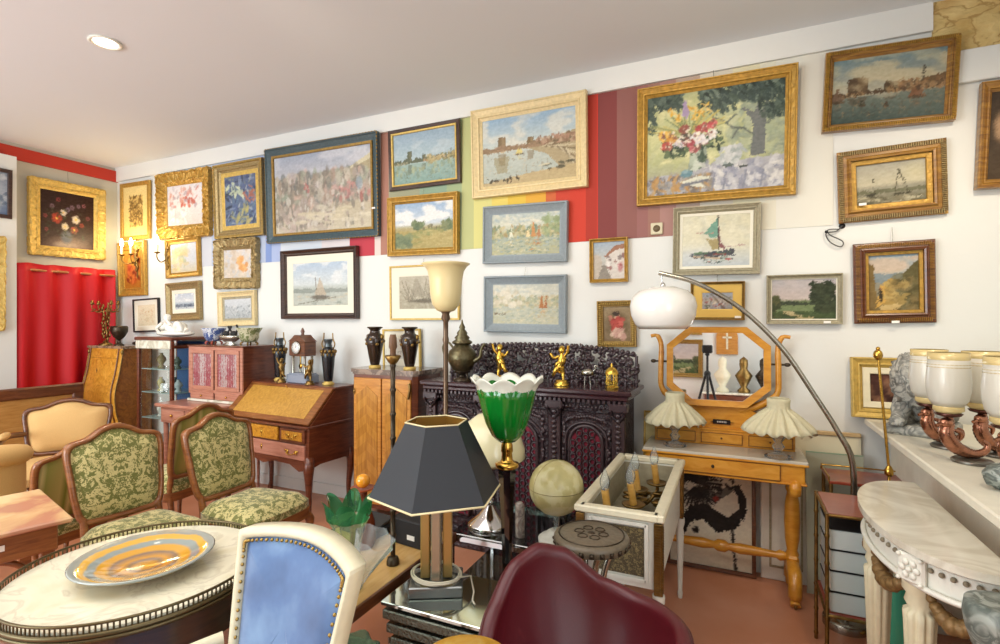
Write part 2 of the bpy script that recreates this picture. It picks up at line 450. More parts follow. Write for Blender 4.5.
def p_bull(c):
    c.grad([(0, '9CA6B8'), (.25, 'B0B2B8'), (.45, 'ACA08C'), (.75, 'B4AA92'), (1, 'C0B8A0')])
    c.clouds('C2C4CA', 0, .25, 3, .45, .8); c.poly([(.62, .34), (1, .12), (1, .42), (.7, .38)], 'A89C7C'); c.poly([(.66, .34), (1, .1), (1, .17)], 'C8C0A0')
    c.dabs(340, 0, .28, 1, .66, ['8C8474', 'A89C88', 'C0B6A4', '7A746A', 'B0A4A0', '9C8878', '98A08C', 'C8A898', '6E7470'], .055, 1.4, .65, 0)
    c.dabs(90, 0, .66, .6, .98, ['A89C90', 'C0B4A4', '948C80', 'B8A49C'], .07, .6, .6)
    c.dabs(30, .6, .46, 1, .62, ['B8807A', 'A8706A', 'C09890', 'A89888'], .06, .7, .7); c.dabs(5, .34, .4, .37, .48, ['B06C66'], .03, 1.4, .8); c.dabs(200, 0, .3, 1, .95, ['7C766C', 'B8B0A0', 'C8C4B8', '8C887C', 'A09488'], .025, 1.8, .7, 0)
    c.ell(.88, .45, .04, .1, '8498A4', .7, .4); c.ell(.9, .62, .02, .08, '9C6058', .8, .4); c.ell(.7, .62, .02, .06, 'A87068', .7, .4); c.dabs(30, .3, .7, 1, .9, ['D0C8B0', 'C8BEA0'], .12, .2, .6, 0)
def p_port1(c):
    harbour(c, ('8CA4B8', 'A8BCC0', 'B0BEC4'), ('90A8A0', '7C9C94'), [(.27, .035, .22), (.5, .03, .13)], '5E6450', .6, .8, 'A8A080', [])
    c.line(.92, .42, .92, .56, .012, '6A6A58'); c.dabs(40, .55, .5, 1, .62, ['7A7A54', 'A89868', 'B8A87C'], .05, .6, .8); c.dabs(50, 0, .64, 1, .85, ['708068', '90A498', 'A8A878'], .06, .6, .4, 1.57)
def p_meadow(c):
    c.grad([(0, '8CA8C8'), (.45, 'C0CAD0'), (.55, 'A89C6C'), (1, '9C8C58')]); c.clouds('E0E0DC', 0, .48, 3, .42, .9, 2)
    c.band(.62, 1, 'A8985C', .05, 3); c.poly([(0, .75), (.5, .58), (1, .5), (1, .62), (.3, .8)], '8C9058'); c.dabs(60, .2, .6, 1, 1, ['B0A064', '988C50', '8C8C50', 'C0AC70'], .12, .2, .6, 0)
    c.dabs(26, .32, .42, .5, .56, ['5A6A4C', '6C7A54'], .06, .8, .8); c.dabs(26, .8, .42, 1, .6, ['60704C', '788058'], .06, .8, .8); c.dabs(40, 0, .68, .28, .95, ['5C6C50', '6C7A5A', '7C8860'], .08, .8, .7); c.dabs(14, .5, .5, .8, .58, ['706C50', '8C8860'], .04, .6, .8)
def p_boats_mat(c):
    c.grad([(0, 'A8BCD0'), (.5, 'C8D0D0'), (.6, 'B0B8B0'), (1, 'B8BCB0')]); c.clouds('D8DCDC', 0, .5, 3, .5, .8); c.band(.62, .7, '909890', .04, 8)
    c.dabs(40, 0, .68, 1, 1, ['8C9488', 'A8ACA0', 'C0B8A0'], .1, .2, .6, 0); c.line(.45, .9, .42, .35, .01, '7A7468'); c.poly([(.4, .75), (.5, .35), (.62, .75)], 'B8A890', .8); c.ell(.5, .8, .2, .06, '6A6458', .9, .4); c.line(.1, .95, .8, .8, .008, '7A7868')
def p_sketch(c):
    c.grad([(0, 'B4AC98'), (1, 'A8A088')]); c.dabs(80, 0, .1, 1, .95, ['C2BAA4', '989078', 'BCB49C'], .1, .4, .5)
    for k in range(18):
        x = .15+.6*c.r.rand(); c.line(x, .7+.1*c.r.rand(), x+.3*(c.r.rand()-.5), .1+.4*c.r.rand(), .012, '6C6450', .6)
    c.ell(.5, .75, .35, .08, '5E5646', .8, .5); c.poly([(.2, .65), (.35, .05), (.55, .6)], '8C8470', .5)
def p_port2(c):
    harbour(c, ('8CACC8', 'C2C8BC', 'D6D2C2'), ('B4BCB4', 'A4ACA0'), [(.22, .045, .2), (.53, .035, .14)], '7C6848', .5, .9, 'C8B088', [(.41, .56, .13, 'D8C878')])
    c.poly([(.5, .5), (1, .32), (1, .9), (.85, .85), (.7, .62)], 'A89874'); c.band(.44, .5, '94785C', .05, 9, .8)
    for k in range(9): c.line(.66+.03*k, .5+.01*k, 1, .42+.06*k, .012, ['C8BC9C', '78684C'][k % 2], .8)
    c.dabs(60, .6, .36, 1, .48, ['A88068', '8C6C54', 'B89C80', '6C5C44'], .03, .9, .8); c.poly([(0, .95), (.5, .86), (1, .8), (1, 1), (0, 1)], 'B4A074'); c.dabs(14, .05, .88, .4, .96, ['5C4C34', '3E3424'], .03, .6, .9)
    c.dabs(7, .65, .76, .95, .84, ['54503C', 'C4BC9C'], .07, .3, .9, 0)
    c.poly([(.12, .58), (.3, .58), (.27, .82), (.17, .82)], '8C7C50', .5)
def impression(c, seed, sails):
    c.grad([(0, 'A8B4B0'), (.35, 'C0C0A8'), (.5, 'A8A47C'), (.6, '9CA490'), (1, 'A8A888')])
    c.dabs(120, 0, 0, 1, .35, ['B8C0BC', 'C8C8B4', '9CACB0', 'D0CCB8'], .07, .4, .7, .1)
    c.dabs(160, 0, .3, 1, .58, ['8C9468', 'B0A470', '6C7C5C', 'C0B488', 'A08858', '788C7C'], .055, .7, .75)
    c.dabs(190, 0, .55, 1, 1, ['90A0A0', 'B4AC7C', '788C80', 'C8C098', 'A8A478', '6C8478'], .06, .3, .7, 0)
    for x, h, k in sails:
        c.poly([(x-.035, .58), (x, .58-h), (x+.035, .58)], k); c.dabs(8, x-.03, .6, x+.03, .6+h*.8, [k, 'A89868'], .05, .3, .7, 0)
def p_imp1(c): impression(c, 1, [(.62, .42, 'C08448'), (.55, .2, 'D8C490'), (.7, .25, 'B0784C'), (.3, .2, 'D0D0B8')]); c.dabs(25, .75, .1, 1, .5, ['7C8C60', '8C9C6C'], .08, .7, .6)
def p_imp2(c):
    impression(c, 2, [(.74, .32, 'B07C48'), (.8, .25, 'C08C58')]); c.mixin(np.ones(c.X.shape)*.38, 'D4CCB8'); c.poly([(.71, .6), (.75, .24), (.78, .6)], 'B0703C'); c.poly([(.78, .6), (.81, .3), (.83, .6)], 'A8683C')
    c.dabs(30, 0, .2, .45, .55, ['C8BCA0', 'B8B098', 'D8D0BC'], .07, 1, .7); c.dabs(20, .0, .72, .2, .76, ['7A6C54'], .04, .3, .8, 0)
def p_street(c):
    c.grad([(0, '98A8B8'), (.5, 'B8B8B0'), (1, '94867A')]); c.poly([(.35, 1), (.4, .35), (.7, .12), (1, .1), (1, 1)], 'CEC6BC'); c.poly([(0, 1), (0, .3), (.25, .4), (.3, .6), (.2, 1)], 'B8AC9C')
    c.poly([(.35, .38), (.7, .12), (1, .08), (1, .2), (.7, .24), (.4, .42)], '9A6A50'); c.dabs(14, .45, .35, .95, .75, ['7C6C68', '8C5C54', 'E0DCD4'], .05, 1.4, .8, 0); c.poly([(.15, 1), (.28, .62), (.4, .62), (.6, 1)], '8C8478'); c.ell(.85, .68, .1, .16, 'A8484C', .6, .5)
def p_woman(c):
    c.grad([(0, '9A8460'), (1, '7C6444')]); c.ell(.5, .55, .48, .48, '6C5838', .8, .3); c.ell(.5, .3, .12, .1, 'C89C7C', 1, .3); c.ell(.48, .22, .14, .08, '3A2818', 1, .3)
    c.ell(.5, .52, .24, .2, 'B03C30', 1, .3); c.ell(.52, .72, .26, .22, 'C8A08C', .95, .3); c.dabs(22, .3, .35, .7, .65, ['B84438', 'C85848', '8C2820'], .1, .6, .8); c.dabs(12, .3, .65, .75, .9, ['D8B8A0', 'B88878'], .1, .6, .8); c.ell(.28, .32, .08, .08, 'C07860', .9, .4)
def p_flowers(c):
    c.grad([(0, 'AAAC7C'), (.45, 'BABC88'), (.7, 'A8AC80'), (1, 'A09C90')])
    c.dabs(160, 0, .1, .8, .68, ['C8C890', 'B0B47C', '9CA478', 'D2CE98', 'A2A882', 'BEBE86'], .09, .35, .6)
    c.dabs(90, .62, .15, 1, .66, ['8C9884', 'A8B08C', '7A8878', 'B4B894', '98A488'], .07, .45, .6)
    c.poly([(.765, .69), (.785, .42), (.76, .32), (.7, .24), (.72, .22), (.79, .29), (.82, .18), (.84, .18), (.84, .28), (.89, .12), (.91, .13), (.88, .3), (.865, .45), (.87, .68)], '6A6E6C')
    for P in [(.5, .28, .58, .33), (.58, .33, .64, .4), (.64, .4, .72, .42), (.72, .42, .79, .5), (.6, .35, .66, .28), (.88, .4, .96, .3), (.68, .42, .64, .5)]: c.line(*P, .009, '5C645C', .9)
    c.dabs(110, .0, .0, .26, .14, ['3C4C44', '48584C', '2C3C38', '54645A'], .045, .45, .95); c.dabs(300, .40, 0, 1, .17, ['32423E', '445448', '26342E', '54645A', '3C4C48', '6A7A6C'], .042, .45, .95, .9)
    c.dabs(60, .46, .12, .66, .24, ['32423E', '445448', '54645A'], .035, .45, .9, 1.2); c.dabs(90, .82, .1, 1, .34, ['32423E', '445448', '54645A', '2C3A36'], .038, .45, .9, 1.2); c.dabs(40, 0, .1, .07, .36, ['3C4C44', '48584C'], .035, .5, .9)
    for k in range(46):
        a = -2.9+2.7*c.r.rand(); L = .16+.14*c.r.rand(); c.line(.33, .42, .33+L*cos(a)/c.asp*1.5, .42+L*sin(a), .007, ['7A8450', 'B8A858', 'A8A060', '68784C', 'C8B868'][k % 5], .8)
    c.poly([(.27, .22), (.29, .06), (.33, .2), (.31, .26)], '9C88A8')
    for (x, y) in ((.2, .18), (.24, .25), (.36, .17), (.41, .22), (.36, .26), (.44, .17)): c.dabs(7, x-.03, y-.03, x+.03, y+.03, ['D8A838', 'C89430', 'E0C070'], .03, .3, .9)
    c.dabs(110, .13, .42, .56, .62, ['3C5038', '2E4030', '5C6C48', '485C40', '24342A'], .035, .45, .95)
    c.poly([(.325, .82), (.33, .56), (.455, .56), (.46, .82), (.39, .85)], '8A9684'); c.dabs(34, .335, .57, .45, .82, ['2E4038', 'A8B4A0', '546850', 'C0C8B8', '3C5040'], .028, 2.2, .9, 0)
    for x, y, q, k in [(.17, .42, .06, 'D89C38'), (.13, .4, .04, 'E0B048'), (.2, .46, .04, 'C88830'), (.16, .51, .04, 'B8483C'), (.26, .49, .045, 'C8BCC8'), (.3, .43, .04, '4A4438'), (.38, .45, .05, 'DCD6D8'), (.42, .5, .045, 'D0C8CC'), (.48, .45, .055, 'E2DEDA'), (.45, .36, .045, 'B84048'), (.49, .34, .04, 'C0484C'), (.41, .37, .035, 'A83838'), (.37, .56, .035, 'B8505C'), (.33, .5, .035, 'A8404C'), (.29, .36, .035, '8C4438')]:
        for t in range(26): a = c.r.rand()*6.28; r_ = c.r.rand()**.5*q; c.ell(x+r_*cos(a)/c.asp*1.25, y+r_*sin(a)*.9, .016, .02, [k, k, 'E8DCC8', '7C4C40'][t % 4] if t % 5 else k, .8, .4)
    c.poly([(0, .84), (.12, .8), (.3, .8), (.5, .74), (.75, .71), (1, .7), (1, 1), (0, 1)], 'A8A8AC')
    c.dabs(150, .45, .73, 1, .99, ['B8B8BC', 'CCCCCC', '94949E', 'A8A8B4', '84889A', 'D4D2CC'], .06, .4, .75); c.dabs(160, 0, .82, .5, 1, ['8C8478', 'B08448', '9C9890', '6C6460', 'B89058', '7C8088'], .045, .4, .8)
    c.poly([(.53, .74), (.52, .68), (.6, .64), (.56, .58), (.62, .57), (.7, .56), (.72, .6), (.7, .7), (.66, .75)], 'B4B8B8'); c.dabs(30, .55, .58, .7, .74, ['C8CAC8', '94A09C', 'A4ACAC'], .03, .8, .8); c.line(.7, .6, .74, .64, .012, '9CA4A4')
    c.poly([(.56, .75), (.63, .735), (.66, .76), (.6, .775)], '5C6864'); c.poly([(.68, .765), (.76, .77), (.75, .785), (.69, .785)], '4C5452')
    c.ell(.31, .8, .055, .045, '5C8490', .95, .3); c.ell(.3, .78, .03, .02, '8CA8B0', .8, .4); c.poly([(.26, .88), (.4, .83), (.5, .85), (.42, .9), (.46, .95), (.36, .93)], 'CFCFBC'); c.line(.28, .91, .46, .88, .012, '6A6E78')
    for x in (.52, .6, .74, .86): c.line(x, .82, x-.02, .98, .009, '7C8090', .8)
def p_sail(c):
    c.grad([(0, 'CCC8AC'), (.6, 'D4D0B8'), (1, 'B8C0C4')]); c.dabs(40, 0, 0, 1, .6, ['D8D2B0', 'C4C4B0', 'E0DCC4'], .2, .5, .4); c.ell(.1, .8, .4, .35, 'C4CCD4', .5, 1)
    c.poly([(.33, .36), (.53, .06), (.55, .42), (.47, .46)], '6E9C88'); c.poly([(.54, .08), (.57, .5), (.66, .68), (.52, .6)], '8C5C5C'); c.poly([(.36, .46), (.54, .48), (.56, .66), (.46, .68)], 'A89868')
    c.line(.22, .34, .47, .36, .006, 'B89080'); c.line(.62, .63, .92, .6, .006, 'B09088'); c.line(.53, .02, .55, .68, .01, '4C4840')
    c.poly([(.12, .78), (.3, .73), (.7, .68), (.78, .66), (.76, .78), (.4, .84), (.2, .84)], '4C4E54'); c.dabs(30, .16, .72, .76, .8, ['3C4450', '8C3C38', '5C7C5C', '909488'], .05, .3, .85, 0); c.line(.18, .8, .6, .85, .015, 'C0A888'); c.dabs(26, .3, .82, .78, .93, ['3A5048', '4A5460', 'A85048', '8CA090'], .05, .25, .7, 0)
def p_small2(c):
    c.grad([(0, '909CB0'), (.5, 'B4A898'), (1, '8C8C94')]); c.dabs(60, 0, .2, 1, 1, ['C8C0B8', '7C6C70', 'A85048', '9CA4B0', '5C6048', 'D8CCB8'], .12, .4, .8); c.line(.3, .1, .7, .9, .05, '6C5C50', .7)
def p_country(c):
    c.grad([(0, 'A8A4A8'), (.5, 'C0B0A8'), (.55, '5C6C44'), (1, '3C4C2C')]); c.clouds('B8ACA8', 0, .5, 2, .5, .6); c.band(.58, .7, '3A4230', .05, 6); c.poly([(0, .66), (.6, .64), (1, .72), (1, .78), (0, .8)], '708054')
    c.poly([(.18, .8), (.3, .78), (.72, 1), (.38, 1)], 'A8986C'); c.poly([(.2, .8), (.34, .8), (.5, .9), (.36, .88)], 'BCAC80')
    c.dabs(110, .62, .12, .98, .55, ['2E3824', '363E28', '28301E'], .07, .8, .95); c.dabs(60, .7, .45, 1, .8, ['2E3824', '3C442C'], .08, .7, .95); c.dabs(50, .0, .45, .12, .95, ['4A5030', '3A4228', '5C5C38'], .06, .8, .9); c.dabs(20, .08, .8, 1, 1, ['48582E', '38482A'], .1, .3, .8, 0)
def p_port3(c):
    harbour(c, ('6A8288', 'B0A68C', 'A8A890'), ('6C7468', '3A4A44'), [(.24, .09, .26), (.53, .06, .15)], '54422E', .58, .5, '9C7C54', [(.76, .68, .22, '7C5438'), (.06, .64, .2, '6C5440'), (.5, .78, .08, '4A3826'), (.29, .74, .1, '3C3828')])
    c.clouds('C8B890', .1, .5, 2, .45, .7); c.line(.81, .25, .81, .5, .012, '4A4234'); c.poly([(.83, .5), (.83, .42), (1, .38), (1, .52)], '6C5438'); c.dabs(50, .6, .42, 1, .58, ['7C5C3C', '5A4430', '9C7850'], .04, .7, .8); c.ell(.5, .62, .14, .05, 'A8A48C', .7, .6)
def p_grisaille(c):
    c.grad([(0, '9C9888'), (.5, 'B8B094'), (.6, '908C78'), (1, '6C6850')]); c.ell(.85, .3, .3, .3, 'C4BC94', .6, .9); c.band(.66, .74, '58583C', .03, 6, .7)
    c.line(.62, .2, .56, .75, .012, '4A4632'); c.line(.62, .2, .75, .78, .012, '4A4632'); c.line(.25, .35, .27, .75, .01, '4A4632'); c.ell(.23, .76, .08, .05, '3A3626', .9, .3); c.ell(.66, .78, .14, .04, '3E3A28', .9, .3)
    c.dabs(50, .0, .8, 1, 1, ['6A6448', '7C745A', '544E38', 'B0A888'], .12, .2, .7, 0); c.ell(.82, .9, .16, .04, 'B8B094', .8, .4)
def p_village(c):
    c.grad([(0, '8098A8'), (.3, 'A8A8A0'), (.45, '8C8C80'), (1, '746034')]); c.clouds('C8B098', .05, .35, 2, .4, .8); c.band(.35, .5, '7484 8C'.replace(' ', ''), .04, 4, .8)
    c.poly([(0, 1), (0, .12), (.12, .2), (.15, .6), (.22, .9)], '7A6234'); c.poly([(.3, .9), (.32, .5), (.45, .42), (.72, .44), (.74, .9)], 'A88A48'); c.poly([(.7, 1), (.68, .35), (1, .1), (1, 1)], '5C5430')
    c.poly([(.15, .95), (.25, .55), (.34, .5), (.34, .85)], 'C89C48'); c.poly([(.48, .78), (.48, .52), (.56, .48), (.62, .54), (.62, .78)], '54441E'); c.ell(.26, .72, .05, .14, '2C2416', .95, .3); c.ell(.24, .6, .03, .03, '8C5C3C', 1, .3)
    c.poly([(.2, .92), (.6, .85), (.85, .8), (.8, .95), (.3, 1)], 'C0A468'); c.dabs(50, .6, .4, 1, 1, ['6C6440', '7C7450', '48401F', '847044'], .09, .8, .6); c.dabs(30, .35, .5, .75, .8, ['BCA05C', '8C7440'], .05, .8, .6); c.poly([(.5, .84), (.72, .68), (.78, .7), (.7, .9)], '9A8248')
def p_mantelpic(c): c.grad([(0, '4A2A22'), (1, '3A201A')]); c.dabs(20, 0, 0, 1, 1, ['6A4030', '8C6448'], .2, .6, .6)
def p_bluewin(c): c.grad([(0, '788494'), (.5, 'A4ACB8'), (1, '5C7090')]); c.dabs(50, 0, 0, 1, 1, ['8C98A8', 'C4C8CC', '546478'], .14, .4, .6)
def p_portrait(c): c.grad([(0, '3A2C20'), (1, '4A3A28')]); c.ell(.3, .4, .25, .22, 'B08C68', .9, .4)
def p_heron(c):
    c.grad([(0, 'EAE2CC'), (1, 'E4DAC0')])
    c.poly([(.1, .62), (.25, .42), (.45, .40), (.72, .5), (.84, .4), (.83, .28), (.74, .2), (.84, .16), (.93, .3), (.92, .46), (.8, .6), (.6, .66), (.4, .55), (.25, .6), (.15, .78)], '26221F')
    for t in np.linspace(-2.4, .2, 16): c.line(.2, .18, .2+.34*cos(t)/c.asp, .18+.26*sin(t), .012, '2A2522'); c.line(.3, .25, .3+.25*cos(t*.9)/c.asp, .25-.2*sin(t), .01, '2A2522')
    c.dabs(30, .02, .03, .5, .35, ['2A2522', '3A332C'], .05, .3, .8); c.line(.68, .18, .75, .22, .012, '26221F'); c.poly([(.7, .2), (.5, .33), (.58, .36), (.78, .24)], '2A2624', .6); c.ell(.57, .33, .04, .035, 'A83C30', 1, .4)
    c.line(.76, .6, .8, .98, .012, '2A2522'); c.line(.7, .05, .77, .16, .008, '3A332C'); c.line(.76, .02, .78, .15, .008, '3A332C'); c.ell(.32, .66, .05, .035, '1E1B19', 1, .3)
# ---------------------------------------------------------------- picture frames
def frame_mesh(W, H, fw, prof, ornate=0, seg=1):
    """mitred moulding: prof = [(inset 0..1, depth in m)]; front faces -y; centred in x, z"""
    mb = MB(); n = len(prof); k = max(1, seg)
    pts = []
    per = [(-1, -1, 1, 0), (1, -1, 0, 1), (1, 1, -1, 0), (-1, 1, 0, -1)]
    for (sx, sz, dx, dz) in per:
        for i in range(k):
            pts.append((sx, sz, dx, dz, i/k))
    m = len(pts); vs = []
    r = random.Random(int(W*1000+H*777))
    for q, (sx, sz, dx, dz, t) in enumerate(pts):
        for j, (ins, y) in enumerate(prof):
            i_ = ins*fw
            hx_, hz_ = W/2-i_, H/2-i_
            x = sx*hx_+dx*2*hx_*t; z = sz*hz_+dz*2*hz_*t
            if ornate and 0 < ins < .95 or (ornate and ins == 0):
                a = ornate*fw
                w = (abs(sin(q*1.9))*.6+abs(sin(q*.55+1))*.5)*.35
                if ins < .3:
                    x += (-dz if dx == 0 else 0)*0; 
                    ox = (0 if dx else sx_sign(sx, sz, dx, dz)[0]); oz = (0 if dz else sx_sign(sx, sz, dx, dz)[1])
                    x += ox*a*w; z += oz*a*w
                y2 = y+(a*.45*(r.random()-.3) if y > .004 else 0)
                vs.append((x, -y2, z))
            else: vs.append((x, -y, z))
    fs = []
    for q in range(m):
        p = (q+1) % m
        for j in range(n-1):
            fs.append((q*n+j, p*n+j, p*n+j+1, q*n+j+1))
    mb.add(vs, fs); return mb
def sx_sign(sx, sz, dx, dz):
    # outward direction of the side that starts in corner (sx,sz) and runs along (dx,dz)
    if dx == 1: return (0, -1)
    if dz == 1: return (1, 0)
    if dx == -1: return (0, 1)
    return (-1, 0)
PROF = {
 'cove': [(0, 0), (0, .028), (.06, .036), (.22, .036), (.34, .028), (.62, .018), (.82, .016), (.86, .020), (.96, .020), (1, .012), (1, 0)],
 'deep': [(0, 0), (0, .038), (.05, .046), (.16, .046), (.2, .040), (.55, .028), (.6, .033), (.72, .033), (.78, .022), (.95, .014), (1, .012), (1, 0)],
 'flat': [(0, 0), (0, .020), (.1, .024), (.9, .022), (1, .018), (1, 0)],
 'outer': [(0, 0), (0, .018), (.08, .022), (.7, .03), (.85, .044), (1, .040), (1, 0)],
 'grey': [(0, 0), (0, .040), (.08, .044), (.18, .044), (.3, .034), (.85, .014), (1, .012), (1, 0)],
 'round': [(0, 0), (0, .012), (.15, .026), (.4, .036), (.6, .036), (.8, .028), (.92, .016), (1, .014), (1, 0)],
}
def canvas_mesh(w, h, fn, res, seed):
    nu = max(8, int(w*res)); nv = max(8, int(h*res)); c = Cv(nu+1, nv+1, seed); fn(c); c.finish()
    a = np.clip(c.a, 0, 1); a = np.where(a <= .04045, a/12.92, ((a+.055)/1.055)**2.4)
    mb = MB(); mb.grid(lambda s, t: ((s-.5)*w, 0, (.5-t)*h), nu, nv, False)
    # rows run downwards, so turn the faces to the front (-y)
    mb.f = [f[::-1] for f in mb.f]
    me = mb.mesh('canvas', [vcol()])
    ca = me.color_attributes.new('paint', 'FLOAT_COLOR', 'POINT')
    rgba = np.ones(((nu+1)*(nv+1), 4), 'f'); rgba[:, :3] = a.reshape(-1, 3); ca.data.foreach_set('color', rgba.ravel()); return me
def picture(label, corners, fw_px, fmat, fn, prof='cove', wall='back', tilt=2.0, ornate=0, liner=None, lw_px=0, group=None, hangs=0, name='framed_painting', cat='painting', res=180, bead=None, pane=False, off=.004, sticker=None, inner=None, world=None):
    tl, tr, br, bl = corners
    if wall == 'back':
        Q = [PY(*p, WALL-.035) for p in (tl, tr, br, bl)]; rz = 0; ax = Vector((1, 0, 0))
    else:
        Q = [PX(*p, wall+.035) for p in (tl, tr, br, bl)]; rz = R(90); ax = Vector((0, 1, 0))
    W = ((Q[1]-Q[0]).dot(ax)+(Q[2]-Q[3]).dot(ax))/2; H = (Q[0].z-Q[3].z+Q[1].z-Q[2].z)/2
    roll = -atan(((Q[1].z-Q[0].z)+(Q[2].z-Q[3].z))/2/W)
    if abs(roll) < R(.4): roll = 0
    cen = sum(Q, Vector())/4
    if world: W, H = world[2:]; cen = Vector((wall, world[0], world[1])); roll = 0
    wpx = hypot(tr[0]-tl[0], 0)*.5+hypot(br[0]-bl[0], 0)*.5; fw = fw_px/wpx*W; lw = lw_px/wpx*W
    if wall == 'back': loc = Vector((cen.x, WALL-off, cen.z))
    else: loc = Vector((wall+off, cen.y, cen.z))
    t = R(tilt)
    M = Matrix.Translation(loc) @ Matrix.Rotation(rz, 4, 'Z') @ Matrix.Rotation(-roll*-1, 4, 'Y') @ Matrix.Translation((0, -abs(sin(t))*H/2, 0)) @ Matrix.Rotation(t, 4, 'X') @ Matrix.Translation((0, 0, -H/2))
    T = thing(name, label, cat, group=group); T.matrix_world = M
    T.location, T.rotation_euler = M.to_translation(), M.to_euler()
    up = Matrix.Translation((0, 0, H/2))
    seg = max(8, int(max(W, H)/.022)) if ornate else 1
    def put(nm, mb, mt, par=T):
        o = obj(nm, mb, mt, par); return o
    f = frame_mesh(W, H, fw, PROF[prof], ornate, seg); f.v = [tuple(up @ Vector(p)) for p in f.v]
    fo = put('frame', f, fmat)
    if bead:
        b = MB(); i_ = fw*bead[0]
        n = [int((W-2*i_)/bead[1]), int((H-2*i_)/bead[1])]
        for k in range(n[0]):
            for s in (-1, 1): b.box(((-.5+(k+.5)/n[0])*(W-2*i_), -bead[3], H/2+s*(H/2-i_)), (bead[1]*.6, .012, fw*bead[2]), .002)
        for k in range(n[1]):
            for s in (-1, 1): b.box((s*(W/2-i_), -bead[3], H/2+(-.5+(k+.5)/n[1])*(H-2*i_)), (fw*bead[2], .012, bead[1]*.6), .002)
        put('beading', b, bead[4], T)
    if inner:     # inner gilt fillet
        g = frame_mesh(W-2*fw, H-2*fw, inner[0]/wpx*W, PROF['flat'], 0, 1); g.v = [tuple(up @ Vector(p)) for p in g.v]; put('fillet', g, inner[1]); fw += inner[0]/wpx*W
    w, h = W-2*fw, H-2*fw
    if liner:
        l = frame_mesh(w, h, lw, [(0, 0), (0, .013), (.9, .011), (1, .009), (1, 0)]); l.v = [tuple(up @ Vector(p)) for p in l.v]; put('liner', l, liner); w -= 2*lw; h -= 2*lw
    me = canvas_mesh(w+.004, h+.004, fn, res, int(abs(cen.x)*100)+3)
    co = bpy.data.objects.new('canvas', me); C.objects.link(co); co.parent = T; co.location = (0, -.008, H/2)
    if pane:
        p = MB().box((0, -.0115, H/2), (w, .0015, h)); put('glass', p, pane_mat(mix=.05))
    if sticker:
        s = MB().box((sticker[0]*W/2, -.04, sticker[1]*H), (.035, .003, .014), .001); put('price_tag', s, labelw)
    if hangs:
        c = MB().cyl((0, -.012, H), (0, -.004, H+hangs), .0016, seg=5); put('hanging_wire', c, steel)
    return T

darkf = wood('dark_frame_wood', '2A1A14', '3A241C', '4A3024', coat=.4)
slatef = plain('slate_frame_paint', '485A60', .5, .1, .2, 60, .25)
bluegrey = plain('blue_grey_paint', '8A959B', .5, 0, .15, 60, .1)
creamf = plain('cream_frame', 'DCC898', .5, .05, .2, 50, .12)
silvg = plain('silvered_gilt', 'A08C60', .45, .45, .4, 70, .3)
oldg = plain('old_gilt', '9A7A3C', .45, .45, .4, 60, .3)
ebgold = wood('brown_gilt', '6A4420', '90662C', 'B4883C', coat=.3)
greyg = plain('grey_gilt', 'A8A086', .5, .15, .3, 60, .2)
mat_w = plain('ivory_mat', 'E6E2D0', .7)
mat_g = plain('linen_liner', 'D0C8B0', .7, 0, .3, 120)
mat_gold = plain('gold_mat', 'D8B45C', .5, .3)
oldb = plain('beading_gilt', 'B89850', .4, .5, .3, 80, .3)
P_ = picture
P_('square still life of red and white flowers on black, pale gilt frame above red curtain', [(31, 177), (106, 191), (102, 260), (26, 253)], 11, goldp, p_still, 'deep', LEFT, 2, .25, hangs=.12)
P_('blue grey painting in dark frame cut off by the left edge of the photo', [(-30, 166), (14, 170), (12, 219), (-34, 224)], 3, darkf, p_bluewin, 'flat', -6.10, 1, world=(2.238, 2.675, .5, .45))
P_('ornate gilt framed portrait below the blue grey painting at left edge', [(-50, 232), (4, 237), (2, 330), (-56, 338)], 8, goldp, p_portrait, 'deep', -6.10, 1, .3, world=(2.126, 1.85, .6, .85))
P_('narrow upright ink drawing on gold mount, top row nearest the corner', [(119, 184), (149, 180), (149, 238), (120, 241)], 2.5, gold, p_ink, 'flat', tilt=1)
P_('abstract of red blossoms on white in a ruffled ornate gilt frame', [(158, 177), (209, 168), (211, 235), (160, 238)], 8, gold, p_redflow, 'deep', ornate=.35)
P_('upright blue abstract of figures in a silvered beaded frame', [(214, 167), (264, 158), (265, 235), (217, 239)], 6, silvg, p_blue, 'deep', bead=(.15, .014, .3, .042, oldb), liner=goldp, lw_px=3)
P_('orange and red icon picture in gilt frame behind the lit wall sconce', [(118, 243), (145, 240), (145, 295), (118, 297)], 5, gold, p_icon, 'cove', tilt=1)
P_('crooked small gilt framed picture of a pale tree right of the sconce', [(163, 240), (196, 236), (202, 275), (168, 279)], 3.5, gold, p_goldland, 'cove', tilt=1)
P_('small pastel flower picture in ruffled gilt frame under the blue abstract', [(214, 241), (256, 238), (258, 287), (217, 288)], 7, silvg, p_pastel, 'deep', ornate=.4, tilt=1)
P_('small harbour quay picture in wide champagne frame above white sculpture', [(164, 283), (198, 281), (202, 319), (168, 322)], 5, silvg, p_quay, 'cove', tilt=1, liner=mat_w, lw_px=2.5)
P_('faded drawing on yellowed paper in a thin black frame under the icon', [(132, 299), (157, 298), (158, 331), (132, 333)], 1, black, p_paper, 'flat', tilt=.5, liner=mat_w, lw_px=3)
P_('small grey seascape in cream frame standing above the painted bowls', [(217, 292), (254, 290), (256, 325), (218, 327)], 4, creamf, p_sea_grey, 'cove', tilt=.6, liner=greyg, lw_px=1.5)
P_('large crowd scene with a red cape in slate blue frame with gilt edges', [(266, 152), (378, 132), (381, 236), (270, 243)], 5.5, slatef, p_bull, 'grey', tilt=2.5, inner=(2, oldg), sticker=(.93, .27), bead=(.02, .03, .12, .04, oldg))
P_('calm harbour with two towers in thin dark brown frame, top row', [(388, 132), (459, 118), (461, 182), (389, 191)], 3.2, darkf, p_port1, 'flat', inner=(1.6, goldp), tilt=2.5)
